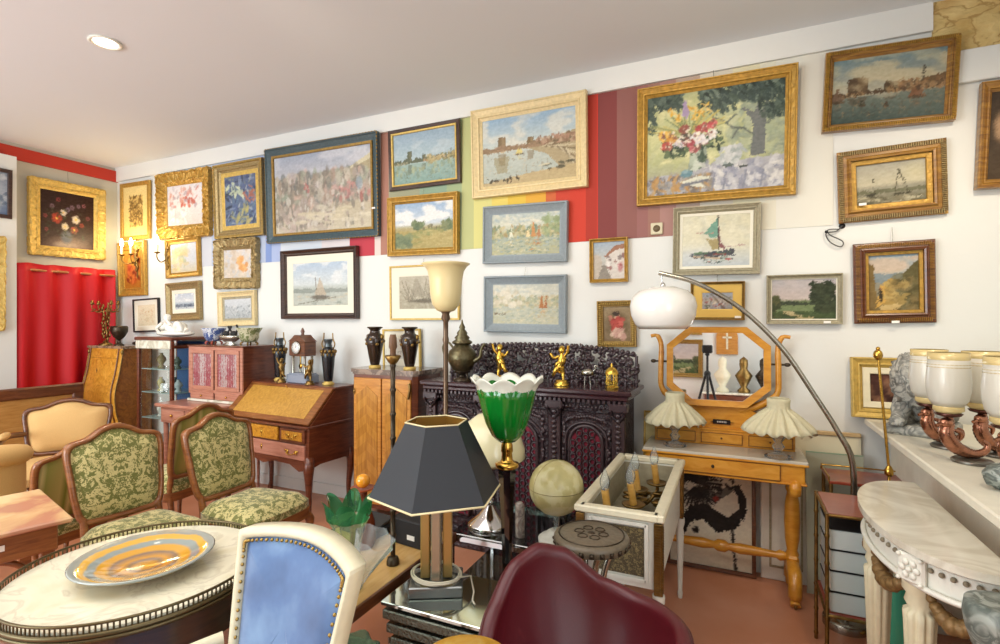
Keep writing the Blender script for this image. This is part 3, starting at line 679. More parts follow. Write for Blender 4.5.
P_('hillside meadow under clouds in gilt frame below the calm two tower harbour', [(388, 199), (458, 191), (459, 254), (389, 256)], 6, gold, p_meadow, 'deep', hangs=.05)
P_('pale beach boats with white mount in dark mahogany frame', [(281, 251), (357, 246), (358, 318), (283, 320)], 4.5, darkf, p_boats_mat, 'deep', liner=mat_w, lw_px=6, tilt=1)
P_('grey sailing boat drawing with wide white mount behind the torchiere shade', [(387, 267), (456, 262), (461, 320), (391, 320)], 1.6, goldp, p_sketch, 'flat', liner=mat_w, lw_px=8, tilt=1, hangs=.05)
P_('large harbour with quay and yellow sail in wide cream frame', [(471, 112), (586, 92), (589, 185), (474, 200)], 11, creamf, p_port2, 'deep', tilt=2.5)
P_('impressionist boats with tall orange sail in blue grey frame, upper of the pair', [(483, 207), (567, 201), (568, 261), (484, 264)], 8, bluegrey, p_imp1, 'grey', tilt=1.5)
P_('pale impressionist harbour with brown sails in blue grey frame, lower of the pair', [(484, 276), (566, 275), (567, 333), (485, 332)], 8, bluegrey, p_imp2, 'grey', tilt=1.5, hangs=.06)
P_('small village street with white houses in gilt frame', [(589, 239), (627, 237), (628, 281), (590, 283)], 3.5, gold, p_street, 'cove', tilt=1, ornate=.15)
P_('small picture of a woman in red in beaded old gilt frame', [(596, 301), (635, 300), (637, 347), (598, 347)], 6, oldg, p_woman, 'cove', tilt=1, bead=(.5, .012, .4, .03, oldb))
P_('large flower bouquet under a tree in bright gilt frame, biggest on the wall', [(636, 91), (796, 66), (798, 193), (639, 207)], 11, gold, p_flowers, 'deep', tilt=2.5, hangs=.05)
P_('fishing boat with green sail in wide silver beige frame', [(672, 208), (760, 203), (761, 273), (674, 276)], 7, greyg, p_sail, 'deep', liner=mat_w, lw_px=3, tilt=1.5)
P_('small street scene with wide gold mount behind the arc lamp', [(690, 282), (745, 281), (745, 320), (691, 320)], 3, oldg, p_small2, 'cove', liner=mat_gold, lw_px=9, tilt=1, hangs=.05, sticker=(.75, .08))
P_('dark green country path landscape in pale silver gilt frame', [(766, 275), (843, 273), (843, 324), (767, 324)], 5, greyg, p_country, 'cove', tilt=1.5, liner=mat_w, lw_px=1, sticker=(.6, .04))
P_('harbour with a massive tower and sailing ships in gilt frame, top right', [(823, 55), (957, 36), (958, 119), (824, 133)], 10, ebgold, p_port3, 'deep', tilt=2.5, bead=(.25, .008, .5, .046, gold))
P_('grey seashore with beached boats in heavy carved gilt frame', [(837, 153), (947, 137), (949, 213), (839, 223)], 14, ebgold, p_grisaille, 'outer', tilt=2, inner=(6, gold), bead=(.25, .01, .4, .028, silvg), sticker=(-.55, .23))
P_('sunlit village lane with figure in deep dark brown frame', [(852, 244), (935, 239), (938, 322), (856, 324)], 12, walnut, p_village, 'outer', tilt=1.5, inner=(4, gold), bead=(.35, .008, .4, .03, ebgold), hangs=.08, sticker=(0, .015))
P_('gilt framed picture cut off by the right edge of the photo', [(977, 86), (1060, 72), (1062, 186), (979, 187)], 13, ebgold, p_portrait, 'deep', tilt=2)
# ---------------------------------------------------------------- the room
fl, nt, b = base('floor_paint')
n = N(nt, 'ShaderNodeTexNoise', Scale=1.3, Detail=6.0); nt.links.new(coord(nt), n.inputs['Vector'])
nt.links.new(ramp(nt, n.outputs[0], [(.3, hx('C07C56')), (.5, hx('D09070')), (.75, hx('DEA68C'))]), b.inputs['Base Color']); b.inputs['Roughness'].default_value = .35
struct('floor', MB().box(((LEFT+RIGHT)/2, (WALL+FRONT)/2, -.05), (RIGHT-LEFT+.6, WALL-FRONT+.6, .1)), fl)
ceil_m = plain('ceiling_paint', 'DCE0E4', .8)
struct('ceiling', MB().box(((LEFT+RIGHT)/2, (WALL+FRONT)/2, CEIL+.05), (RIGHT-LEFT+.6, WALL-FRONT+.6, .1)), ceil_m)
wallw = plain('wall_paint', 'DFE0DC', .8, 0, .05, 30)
greyw = plain('grey_wall_paint', 'C6C2B4', .8)
mbw = MB().box(((LEFT+RIGHT)/2, WALL+.1, CEIL/2), (RIGHT-LEFT+.6, .2, CEIL))
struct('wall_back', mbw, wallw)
struct('wall_left', MB().box((LEFT-.1, (WALL+FRONT)/2, CEIL/2), (.2, WALL-FRONT, CEIL)), greyw)
struct('wall_left_pier', MB().box((-6.20, (2.53+FRONT)/2, 1.52), (.2, 2.53-FRONT, 3.04)).at(), wallw)
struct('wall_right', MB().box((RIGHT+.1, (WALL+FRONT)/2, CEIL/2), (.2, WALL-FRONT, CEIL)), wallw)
# painted stripes on the long wall, between 2.19 m and the white band
ZS0, ZS1 = 2.052, 3.05
def X_(u): return PY(u, 245, WALL).x
stripes = [(172, 'C8CCD4'), (212, 'AEBAD0'), (266, '7C94C8'), (272, 'A4B4D8'), (281, 'CCD4DC'), (322, 'D8D0D0'), (350, 'B83A48'), (375, 'D8CCC4'), (381, 'A87868'), (389, '9C9C80'), (420, '8CA48C'), (447, '9CAC84'), (462, 'B8BC84'), (474, 'D0CC84'), (492, 'DCC868'),
           (508, 'D8B848'), (526, 'D8A43C'), (546, 'C46438'), (556, 'C0402C'), (570, 'C43A26'), (586, 'A83020'), (597, 'C4301E'), (598, '7C3A38'), (617, '8A5A54'), (637, '946460'), (648, '9A7064'), (660, 'A88078'), (676, 'B8A090'), (700, 'D4CCBC'), (733, 'DCD4B4'), (760, 'DCD8C6'), (776, 'DDDBD0'), (833, None)]
st = MB(); mats = []
for (u0, c0), (u1, _) in zip(stripes, stripes[1:]):
    mats.append(plain('stripe_'+c0, c0, .75)); x0, x1 = X_(u0), X_(u1)
    st.mat(len(mats)-1).box(((x0+x1)/2, WALL-.002, (ZS0+ZS1)/2), (x1-x0, .004, ZS1-ZS0))
struct('trim_1', st, mats)
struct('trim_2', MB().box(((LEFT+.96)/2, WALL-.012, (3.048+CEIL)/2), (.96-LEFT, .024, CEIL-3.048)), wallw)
struct('trim_3', MB().box((LEFT+.012, (WALL+FRONT)/2, 3.105), (.024, WALL-FRONT, .12)), plain('red_band_paint', 'B8301C', .6))
sm, nt, b = base('rubble_stone')
v = N(nt, 'ShaderNodeTexVoronoi', Scale=5.0, feature='DISTANCE_TO_EDGE'); n = N(nt, 'ShaderNodeTexNoise', Scale=6.0, Detail=8.0)
co = coord(nt, (1, 1, 1.7)); nt.links.new(co, n.inputs['Vector']); mv = N(nt, 'ShaderNodeVectorMath', operation='MULTIPLY_ADD'); nt.links.new(n.outputs['Color'], mv.inputs[0]); mv.inputs[1].default_value = (.35, .35, .35); nt.links.new(co, mv.inputs[2]); nt.links.new(mv.outputs[0], v.inputs['Vector'])
mx = N(nt, 'ShaderNodeMix', data_type='RGBA'); nt.links.new(ramp(nt, v.outputs[0], [(0, (0, 0, 0)), (.05, (1, 1, 1))]), mx.inputs[0])
mx.inputs[6].default_value = (*hx('A88850'), 1); nt.links.new(ramp(nt, n.outputs[0], [(.3, hx('C0A060')), (.55, hx('D8C084')), (.8, hx('B89458'))]), mx.inputs[7]); nt.links.new(mx.outputs[2], b.inputs['Base Color']); b.inputs['Roughness'].default_value = .9
bump(nt, b, v.outputs[0], .8, .03)
struct('trim_4', MB().box(((.96+RIGHT)/2, WALL-.006, (2.92+CEIL)/2), (RIGHT-.96, .012, CEIL-2.92)), sm)
struct('trim_5', MB().box(((1.02+RIGHT)/2, WALL-.015, 2.83), (RIGHT-1.02, .03, .17), .004), wallw)
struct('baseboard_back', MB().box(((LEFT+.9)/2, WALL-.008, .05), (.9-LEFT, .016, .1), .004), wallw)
# shop front behind the camera: wall with window bays
fw_ = MB()
bays = [(-5.9, -4.3), (-4.1, -2.5)]
fw_.box((-6.07, FRONT-.1, CEIL/2), (.34, .2, CEIL)).box((-4.2, FRONT-.1, CEIL/2), (.2, .2, CEIL)).box(((-2.5+RIGHT)/2, FRONT-.1, CEIL/2), (RIGHT+2.5, .2, CEIL))
for a, c in bays: fw_.box(((a+c)/2, FRONT-.1, .25), (c-a, .2, .5)).box(((a+c)/2, FRONT-.1, 3.0), (c-a, .2, .4))
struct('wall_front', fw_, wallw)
for i, (a, c) in enumerate(bays):
    w = MB(); z0, z1 = .5, 2.8
    for x in (a+.03, c-.03, (a+c)/2): w.box((x, FRONT-.05, (z0+z1)/2), (.06, .08, z1-z0), .005)
    for z in (z0+.03, z1-.03, 2.2): w.box(((a+c)/2, FRONT-.05, z), (c-a, .08, .06), .005)
    wo = struct('window_%d' % (i+1), w, whitep)
    obj('pane', MB().box(((a+c)/2, FRONT-.05, (z0+z1)/2), (c-a, .006, z1-z0)), pane_mat(), wo)
# recessed ceiling light seen at upper left
def downlight(loc, label):
    t = thing('ceiling_light', label, 'ceiling light', loc)
    obj('trim_ring', MB().lathe([(.062, -.001), (.085, -.001), (.088, -.008), (.075, -.012), (.062, -.006), (.062, -.001)], 32, cap=False), whitep, t)
    obj('lamp_glass', MB().lathe([(0, -.008), (.061, -.006), (.061, -.001)][::-1], 32, cap=False), emit('downlight_glow', 'FFF6E0', 9), t)
dx, dy = _dir(105.5); s = (CEIL-EYE)*FPX/(322-42)
downlight((s*dx, s*dy, CEIL), 'round recessed ceiling light glowing white')
# lights: daylight at the glass, area lights at right wall and overhead, spots hidden out of frame on the ceiling
def area(name, loc, rot, sx, sy, power, col=(1, 1, 1)):
    l = bpy.data.lights.new(name, 'AREA'); l.shape = 'RECTANGLE'; l.size = sx; l.size_y = sy; l.energy = power; l.color = col
    o = bpy.data.objects.new(name, l); C.objects.link(o); o.location = loc; o.rotation_euler = rot; return o
LK = 1.0
for i, (a, c) in enumerate(bays):
    area('daylight_%d' % i, ((a+c)/2, FRONT+.03, 1.65), (R(90), 0, 0), 1.5, 2.2, 100*LK, (.86, .95, 1))
area('daylight_door', (RIGHT-.02, -.6, 1.5), (R(90), 0, R(90)), 2.2, 2.2, 45*LK, (.86, .95, 1))  # cool area light just inside the solid right wall, no doorway built
area('overhead_fill', (-2.4, .3, CEIL-.02), (0, 0, 0), 4.5, 2.2, 90*LK, (1, .96, .9))  # unseen fill light added overhead to brighten the room, no fixture there
def spot(loc, tgt, power, size=R(75), col=(1, .85, .64)):
    l = bpy.data.lights.new('spot', 'SPOT'); l.energy = power; l.spot_size = size; l.spot_blend = .9; l.color = col; l.shadow_soft_size = .06
    o = bpy.data.objects.new('spot', l); C.objects.link(o); o.location = loc; o.rotation_euler = (Vector(tgt)-Vector(loc)).to_track_quat('-Z', 'Y').to_euler()
spot((s*dx, s*dy, CEIL-.02), (s*dx, s*dy+.2, 0), 60)
spot((1.05, 1.9, 3.1), (1.25, WALL, 1.5), 95); spot((-.3, 1.4, 3.1), (-.3, WALL, 2.2), 60); spot((-2.2, 1.4, 3.1), (-2.2, WALL, 2.2), 45); spot((-4.6, 1.4, 3.1), (-4.9, WALL, 2.0), 50); spot((.5, 1.0, 3.1), (1.0, 2.4, .97), 50, R(60))
w = bpy.data.worlds.new('sky'); bpy.context.scene.world = w; w.use_nodes = True
w.node_tree.nodes['Background'].inputs[0].default_value = (.8, .9, 1, 1); w.node_tree.nodes['Background'].inputs[1].default_value = 1.5
cam = bpy.data.cameras.new('camera'); cam.sensor_width = 36; cam.sensor_fit = 'HORIZONTAL'; cam.lens = FPX/1000*36; cam.clip_start = .02
co = bpy.data.objects.new('camera', cam); C.objects.link(co); co.location = (0, 0, EYE); co.rotation_euler = (R(90), 0, YAW)
sc = bpy.context.scene; sc.camera = co
sc.view_settings.view_transform = 'Standard'; sc.view_settings.look = 'None'; sc.view_settings.exposure = -.07; sc.view_settings.gamma = 1; sc.view_settings.use_curve_mapping = False
sc.cycles.max_bounces = 8; sc.cycles.diffuse_bounces = 4; sc.cycles.glossy_bounces = 4; sc.cycles.transmission_bounces = 8; sc.cycles.transparent_max_bounces = 12
sc.cycles.caustics_reflective = False; sc.cycles.caustics_refractive = False; sc.cycles.sample_clamp_indirect = 6
# ---------------------------------------------------------------- shape helpers
def spl(P, n=6, closed=True):
    P = [Vector(p) for p in P]; m = len(P); out = []
    rng = range(m) if closed else range(m-1)
    for i in rng:
        if closed: a, b, c, d = P[(i-1) % m], P[i], P[(i+1) % m], P[(i+2) % m]
        else: a, b, c, d = P[max(i-1, 0)], P[i], P[i+1], P[min(i+2, m-1)]
        for k in range(n):
            t = k/n
            out.append(.5*((2*b)+(-a+c)*t+(2*a-5*b+4*c-d)*t*t+(-a+3*b-3*c+d)*t**3))
    if not closed: out.append(P[-1].copy())
    return out
def offset(P, d):
    """closed 2d outline shrunk by d on every side"""
    x0, x1 = min(p.x for p in P), max(p.x for p in P); z0, z1 = min(p.y for p in P), max(p.y for p in P)
    cx, cz = (x0+x1)/2, (z0+z1)/2; kx, kz = 1-2*d/(x1-x0), 1-2*d/(z1-z0)
    return [Vector((cx+(p.x-cx)*kx, cz+(p.y-cz)*kz)) for p in P]
def pad(mb, out, fn, bulge, edge=0.0, rings=6, flip=False):
    """cushioned panel over closed 2d outline; fn(x,z,b)->3d point, b = bulge height"""
    c = sum(out, Vector((0, 0)))/len(out); n = len(out); vs = [fn(c.x, c.y, bulge+edge)]; fs = []
    for r in range(1, rings+1):
        t = r/rings
        for p in out:
            q = c+(p-c)*t; vs.append(fn(q.x, q.y, bulge*(1-t**3.5)**.6+edge if t < 1 else 0))
    for i in range(n): fs.append((0, 1+i, 1+(i+1) % n))
    for r in range(1, rings):
        for i in range(n):
            a = 1+(r-1)*n; b = 1+r*n; j = (i+1) % n; fs.append((a+i, b+i, b+j, a+j))
    if flip: fs = [f[::-1] for f in fs]
    mb.add(vs, fs, True); return mb
def ring(mb, outer, inner, fn, y0, y1, mid=None):
    """moulding between two outlines, from depth y0 to y1, with a raised middle"""
    n = len(outer); sec = []
    def lerp(t): return [o+(i-o)*t for o, i in zip(outer, inner)]
    k = mid if mid is not None else y1*1.25
    L = [(lerp(0), y0), (lerp(0), y1*.8), (lerp(.2), y1), (lerp(.5), k), (lerp(.8), y1), (lerp(1), y1*.7), (lerp(1), y0)]
    vs = [fn(p.x, p.y, y) for P, y in L for p in P]; m = len(L); fs = []
    for j in range(m):
        jj = (j+1) % m
        for i in range(n):
            q = (i+1) % n; fs.append((j*n+i, j*n+q, jj*n+q, jj*n+i))
    mb.add(vs, fs, True); return mb
def cabriole(mb, x, y, z1, ox, oy, r=.03, h=None, foot=.016):
    """curved leg from height z1 to floor; knee pushed to (ox,oy)"""
    pr = [(1, 0, 1.1), (.86, .03, 1.2), (.66, .018, .85), (.4, -.006, .6), (.15, -.002, .52), (.05, .014, .62), (0, .022, .75)]
    P = [(x+ox*k, y+oy*k, z1*t+(.001 if t == 0 else 0)) for t, k, q in pr]
    S = spl(P, 4, False); rr = []
    for i in range(len(S)):
        f = i/4; a = int(min(f, len(pr)-2)); rr.append(r*(pr[a][2]+(pr[a+1][2]-pr[a][2])*(f-a)))
    mb.tube(S, rr, 8); return mb
V2 = lambda P: [Vector((a, b)) for a, b in P]

# ---------------------------------------------------------------- upholstered chairs
green_dam = damask('green_leaf_damask', 'C8BC80', '6C6E30', 23, 'X', .5)
green_dam_s = green_dam
beige_fab = plain('beige_fabric', 'D4AC70', .85, 0, .2, 200, .06)
stripe_m, nt, b = base('green_striped_fabric')
t_ = nt.nodes.new('ShaderNodeTexCoord'); s_ = nt.nodes.new('ShaderNodeSeparateXYZ'); nt.links.new(t_.outputs['Object'], s_.inputs[0])
ml = N(nt, 'ShaderNodeMath', operation='MULTIPLY_ADD'); nt.links.new(s_.outputs['X'], ml.inputs[0]); ml.inputs[1].default_value = 6.5; ml.inputs[2].default_value = 10.2
fr = N(nt, 'ShaderNodeMath', operation='FRACT'); nt.links.new(ml.outputs[0], fr.inputs[0])
nt.links.new(ramp(nt, fr.outputs[0], [(0, hx('A49A54')), (.3, hx('8A8C42')), (.45, hx('C4B478')), (.6, hx('76802E')), (.8, hx('B4A662')), (1, hx('A49A54'))]), b.inputs['Base Color']); b.inputs['Roughness'].default_value = .8
BACK = V2([(-.195, .50), (-.1, .485), (.1, .485), (.195, .50), (.225, .60), (.235, .72), (.245, .84), (.225, .895), (.14, .915), (.07, .955), (0, .97), (-.07, .955), (-.14, .915), (-.225, .895), (-.245, .84), (-.235, .72), (-.225, .60)])
def back_fn(x, z, b): return (x, .20+(z-.46)*.22-b, z)
def side_chair(label, loc, rz, group, fab=green_dam, wd=cherry):
    t = thing('upholstered_chair', label, 'chair', loc, rz, group)
    out = spl(BACK, 4); inn = offset(out, .026)
    obj('back_frame', ring(MB(), out, inn, back_fn, -.022, .014, .02), wd, t)
    obj('backrest', pad(MB(), inn, back_fn, .035), fab, t)
    obj('back_panel', pad(MB(), inn, lambda x, z, b: back_fn(x, z, -b), .012, flip=True), stripe_m, t)
    so = spl(V2([(-.23, -.23), (0, -.26), (.23, -.23), (.235, -.05), (.2, .2), (0, .21), (-.2, .2), (-.235, -.05)]), 4)
    s = MB(); pad(s, so, lambda x, y, b: (x, y, .44+b), .065); s.prism([(p.x, p.y) for p in so], .40, .442, True); obj('seat', s, fab, t)
    rl = MB(); rl.prism([(p.x*1.03, p.y*1.03) for p in so], .345, .402, True); obj('seat_rail', rl, wd, t)
    for sx in (-1, 1):
        obj('leg', cabriole(MB(), sx*.205, -.205, .37, sx, -1, .024), wd, t)
        m = MB(); m.tube([(sx*.18, .27, 0.0), (sx*.185, .215, .25), (sx*.185, .19, .42), (sx*.185, .21, .52)], [.016, .018, .022, .018], 6); obj('leg', m, wd, t)
    return t
c1 = side_chair('green leaf damask chair facing right, nearest the round marble table', (-2.74, 1.64, 0), R(84), 'green damask side chairs')
c1.scale = (.93, .95, .985)
dup(c1, (-2.548, 2.14, 0), R(92), 'green leaf damask chair with sunlit seat in front of the slant top desk')
k3 = dup(c1, (-3.50, 1.60, 0), R(-86), 'wooden chair seen from behind with green striped back, beside the beige armchair'); k3.scale = (.9, .9, .88)
dup(c1, (-3.52, 2.32, 0), R(-86), 'wooden chair seen from behind with green striped back, between the two damask chairs')

def armchair(label, loc, rz, ztop, w, fab, wd, name='armchair'):
    t = thing(name, label, 'armchair', loc, rz)
    k = w/.5; zt = ztop-.97
    def fn(x, z, b): return (x, .22+(z-.46)*.22-b, z)
    out = spl([Vector((p.x*k, p.y+(zt*(p.y-.5)/.47))) for p in BACK], 4); inn = offset(out, .028)
    obj('back_frame', ring(MB(), out, inn, fn, -.03, .014, .02), wd, t)
    obj('backrest', pad(pad(MB(), inn, fn, .05), inn, lambda x, z, b: fn(x, z, -b), .02, flip=True), fab, t)
    so = spl(V2([(-.25*k, -.25), (0, -.28), (.25*k, -.25), (.26*k, 0), (.23*k, .22), (-.23*k, .22), (-.26*k, 0)]), 4)
    s = MB(); pad(s, so, lambda x, y, b: (x, y, .43+b), .08); s.prism([(p.x, p.y) for p in so], .38, .432, True); obj('seat', s, fab, t)
    obj('seat_rail', MB().prism([(p.x*1.03, p.y*1.03) for p in so], .32, .382, True), wd, t)
    for sx in (-1, 1):
        m = MB(); m.tube(spl([(sx*.23*k, .24, .66), (sx*.29*k, .1, .675), (sx*.3*k, -.1, .655), (sx*.31*k, -.16, .63)], 4, False), .02, 8)
        m.tube(spl([(sx*.3*k, -.11, .65), (sx*.285*k, -.06, .55), (sx*.26*k, -.12, .42), (sx*.25*k, -.14, .36)], 4, False), .018, 8); obj('armrest', m, wd, t)
        p = MB(); p.sphere((sx*.29*k, .02, .692), .03, 12, 8, (1, 4, .8)); obj('arm_pad', p, fab, t)
        obj('leg', cabriole(MB(), sx*.22*k, -.22, .34, sx, -1, .024), wd, t)
        m = MB(); m.tube([(sx*.2*k, .27, 0), (sx*.2*k, .22, .3), (sx*.2*k, .23, .52)], [.016, .02, .02], 6); obj('leg', m, wd, t)
    return t
armchair('tan upholstered armchair with dark carved wooden rim in front of the brown headboard', (-4.50, 2.14, 0), R(58), .90, .56, beige_fab, walnut)
# tan padded armchair whose arm enters at the left edge
t = thing('tub_armchair', 'tan padded armchair with white rim cut off by the left edge of the photo', 'armchair', (-4.17, 1.40, 0), R(245))
m = MB(); out = [(.33*cos(a), .33*sin(a)) for a in np.linspace(-.35, pi+.35, 28)]
nO = len(out); m.tube([(x, y, .66+.08*sin(pi*i/(nO-1))) for i, (x, y) in enumerate(out)], [.05+.02*sin(pi*i/(nO-1)) for i in range(nO)], 12)
for i in (0, nO-1): m.sphere((*out[i], .66), .055, 14, 10)
m.grid(lambda a, k: (out[int(a*(nO-1)+.5)][0]*1.06, out[int(a*(nO-1)+.5)][1]*1.06, .42+.26*k), nO-1, 2).grid(lambda a, k: (out[int(a*(nO-1)+.5)][0]*.93, out[int(a*(nO-1)+.5)][1]*.93, .42+.26*k), nO-1, 2)
obj('backrest', m, beige_fab, t)
obj('seat', MB().lathe([(0, .36), (.31, .36), (.33, .4), (.31, .47), (0, .49)], 24), beige_fab, t)
obj('rim', MB().tube([(x*1.05, y*1.05, .42) for x, y in out], .018, 8), whitep, t)
for a in (.8, 2.3, 3.9, 5.5): obj('leg', MB().cyl((.26*cos(a), .26*sin(a), 0), (.24*cos(a), .24*sin(a), .37), .014, .022, 8), walnut, t)
# headboard
t = thing('headboard', 'dark wooden headboard with tan panel leaning in front of the red curtain', 'headboard', (-5.62, 2.10, 0), R(90))
h = MB(); P = [(-.72, 0), (.72, 0), (.72, .90), (.70, .93), (-.70, .93), (-.72, .90)]
obj('frame', MB().box((-.68, 0, .46), (.09, .05, .92), .01).box((.68, 0, .46), (.09, .05, .92), .01).box((0, 0, .88), (1.46, .055, .1), .012).box((0, 0, .18), (1.4, .05, .1), .01), walnut, t)
obj('panel', MB().box((0, .005, .5), (1.3, .02, .68)), wood('tan_panel', 'A8763A', 'B88848', 'C49858', coat=.1), t)
# ---------------------------------------------------------------- curtain on the left wall
redf, nt, b = base('red_curtain_cloth'); b.inputs['Base Color'].default_value = (*hx('C00818'), 1); b.inputs['Roughness'].default_value = .6
t = thing('curtain', 'bright red curtain hanging in wide folds from a wooden rod on the left wall', 'curtain', (-6.14, 3.0, 0))
y0, y1 = -.46, .39
def cf(a, k):
    y = y0+(y1-y0)*a; z = 2.055-k*2.03
    return (.022*sin(a*26)+.012*sin(a*11+1+k)+.01*k*sin(a*7), y+.004*sin(k*9), z+(.012*abs(sin(a*11.8)) if k == 0 else 0))
obj('cloth', MB().grid(cf, 90, 24), redf, t, solid=.006)
obj('rod', MB().cyl((.0, -.45, 2.0), (.0, .40, 2.0), .012), wood('rod_wood', 'A8683C', 'B87848', 'C08858'), t)
for k in range(4): obj('loop', MB().box((.036, -.32+.21*k, 2.002), (.006, .085, .016), .003), wood('rod_wood', '', '', ''), t)
# ---------------------------------------------------------------- bombe secretaire
def key_plate(mb, x, y, z, s=.02):
    mb.sphere((x, y, z), s*.6, 8, 6, (.8, .35, 1.2)); mb.sphere((x, y, z+s*.9), s*.3, 6, 5, (1, .4, 1)); mb.sphere((x, y, z-s*.9), s*.3, 6, 5, (1, .4, 1))
t = thing('secretaire', 'swollen front secretaire in golden burl veneer in the corner by the red curtain', 'secretaire', (-5.775, 3.26, 0), R(0))
W_, Dp = .56, .34
prof = spl([Vector((-.15, 1.235)), Vector((-.16, 1.16)), Vector((-.185, 1.0)), Vector((-.225, .8)), Vector((-.215, .62)), Vector((-.19, .5)), Vector((-.215, .34)), Vector((-.20, .16))], 4, False)
poly = [(p.x, p.y) for p in prof]
b_ = MB(); b_.grid(lambda a, k: (-W_/2+W_*a, poly[min(int(k*(len(poly)-1)+.5), len(poly)-1)][0]-.02*sin(pi*a), poly[min(int(k*(len(poly)-1)+.5), len(poly)-1)][1]), 12, len(poly)-1)
b_.f = [f[::-1] for f in b_.f]
sp = [(.13, 1.235)]+poly+[(.13, .16)]
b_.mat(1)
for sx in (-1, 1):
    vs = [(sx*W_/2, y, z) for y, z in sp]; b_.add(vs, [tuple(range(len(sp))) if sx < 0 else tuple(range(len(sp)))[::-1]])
b_.box((0, .125, .7), (W_, .01, 1.07)); obj('body', b_, [wood('lit_burl', 'A8701E', 'CC9030', 'E0A848', scale=(6, 6, 6), wscale=2, burl=True), wood('brown_burl', '6A3C14', '8A541E', 'A06A2A', scale=(7, 7, 7), wscale=2, burl=True)], t)  # front burl lightened for the light falling on it; sides darker red-brown burl
obj('top', MB().prism([(-.30, -.165), (.30, -.165), (.29, .15), (-.29, .15)], 1.235, 1.26), marble('brown_marble', '9C8468', '6C5844', 6), t)
m = MB()
for x in (-.235, .235): m.tube([(x, p.x-.022 if abs(x) < .2 else p.x-.014, p.y) for p in prof], .006, 6)
for z, y in ((1.14, -.165), (.62, -.223), (.40, -.218), (.20, -.212)): m.tube([(x, y-.02*sin(pi*(x+.28)/.56)+.006, z) for x in np.linspace(-.24, .24, 9)], .005, 5)
obj('banding', m, wood('dark_banding', '5C3412', '6C3E18', '7C4A1C'), t)
m = MB(); key_plate(m, 0, -.235, 1.02)
for z in (.52, .3): key_plate(m, -.12, -.24, z); key_plate(m, .12, -.24, z)
for sx in (-1, 1):
    m.sphere((sx*.28, -.158, 1.2), .014, 8, 6, (1, 1, 1.8)); m.tube([(sx*.285, p.x-.002, p.y) for p in prof], .0045, 6)
obj('gilt_mount', m, brass_old, t)
for sx in (-1, 1):
    for sy, oy in ((-.17, -1), (.1, .2)): obj('leg', cabriole(MB(), sx*.24, sy, .18, sx*.6, oy, .026), burl, t)
# things on it
def lath(name, label, cat, loc, prof, mat, seg=20, rad=None, group=None, **k):
    o = obj(name, MB().lathe(prof, seg, rad=rad), mat); o.location = loc; return tag(o, label, cat, group)
lath('urn', 'small dark goblet shaped urn on the golden secretaire', 'urn', (-5.72, 3.2, 1.26), [(.045, 0), (.045, .012), (.02, .02), (.012, .05), (.018, .06), (.05, .09), (.075, .14), (.078, .18), (.07, .2), (.062, .2), (.06, .16), (0, .12)], bronze)
o = obj('trinket', MB().sphere((0, 0, .02), .045, 12, 8, (1.3, .8, .45)).sphere((.0, 0, .038), .015, 8, 6), bronze); o.location = (-5.60, 3.30, 1.261); tag(o, 'low dark lidded trinket on the secretaire right of the urn', 'trinket')
t = thing('candelabrum', 'leafy brass candelabrum with curling branches in front of the red curtain', 'candelabrum', (-5.95, 3.2, 1.261))
obj('base', MB().lathe([(.06, 0), (.06, .01), (.03, .025), (.015, .05)], 16), brass_old, t)
m = MB(); m.tube(spl([(0, 0, .04), (.02, 0, .12), (-.01, 0, .22), (.03, .0, .34), (.05, 0, .44)], 5, False), .009, 7)
for k in range(26):
    z = .06+.36*k/26; a = k*2.4; m.sphere((.02*sin(k)+.03*cos(a), .03*sin(a), z), .02, 6, 5, (1, .5, 1.2))
obj('stem', m, brass_old, t)
for k, (ax, ay) in enumerate(((-.13, 0), (.13, -.02), (-.05, -.1), (.07, .08))):
    m = MB(); m.tube(spl([(.04, 0, .36), (ax*.6, ay*.6, .34), (ax, ay, .38), (ax, ay, .42)], 5, False), .005, 6); m.lathe([(.006, .415), (.022, .425), (.012, .44), (.013, .46), (.009, .46)], 10, (ax, ay, 0))
    for q in range(5): m.sphere((ax*(.3+q*.17), ay*(.3+q*.17), .35+.02*(q % 2)), .014, 6, 5, (1, 1, .5))
    obj('branch', m, brass_old, t)
# ---------------------------------------------------------------- lit sconces on the wall
bulb = emit('candle_bulb', 'FFE9B8', 25)
def sconce(x, z, label, flip=1, n=2):
    t = thing('wall_sconce', label, 'sconce', (x, WALL, z), group=None)
    m = MB(); m.tube(spl([(0, -.02, -.22), (.01, -.025, -.12), (-.01, -.03, 0), (.0, -.025, .14), (0, -.02, .2)], 4, False), [.006]*4+[.016]*4+[.018]*4+[.012]*4+[.004], 8)
    for k in range(9): m.sphere((.02*sin(k*2.1), -.03, -.14+.03*k), .018, 6, 5, (1, .6, 1.1))
    obj('back_plate', m, brass_old, t)
    for k in range(n):
        ax = (k-(n-1)/2)*.16*flip+.0; m = MB(); m.tube(spl([(0, -.03, -.04), (ax*.6, -.09, -.08), (ax, -.13, -.04), (ax, -.13, .02)], 5, False), .006, 6)
        m.lathe([(.005, .0), (.028, .012), (.03, .018), (.012, .02)], 12, (ax, -.13, 0)); b_ = obj('arm', m, brass_old, t)
        obj('candle', MB().lathe([(.011, .02), (.011, .10)], 10, (ax, -.13, 0)), cream, b_)
        obj('bulb', MB().lathe([(.009, .10), (.016, .12), (.018, .14), (.01, .17), (.002, .19)], 10, (ax, -.13, 0)), bulb, b_)
        l = bpy.data.lights.new('candle_light', 'POINT'); l.energy = 4; l.color = (1, .78, .45); l.shadow_soft_size = .03
        lo = bpy.data.objects.new('candle_light', l); C.objects.link(lo); lo.location = (x+ax, WALL-.21, z+.16)
    return t
p = PY(131, 256, WALL-.1); sconce(p.x-.03, p.z+.0, 'brass wall sconce with two lit candle bulbs in front of the icon picture')
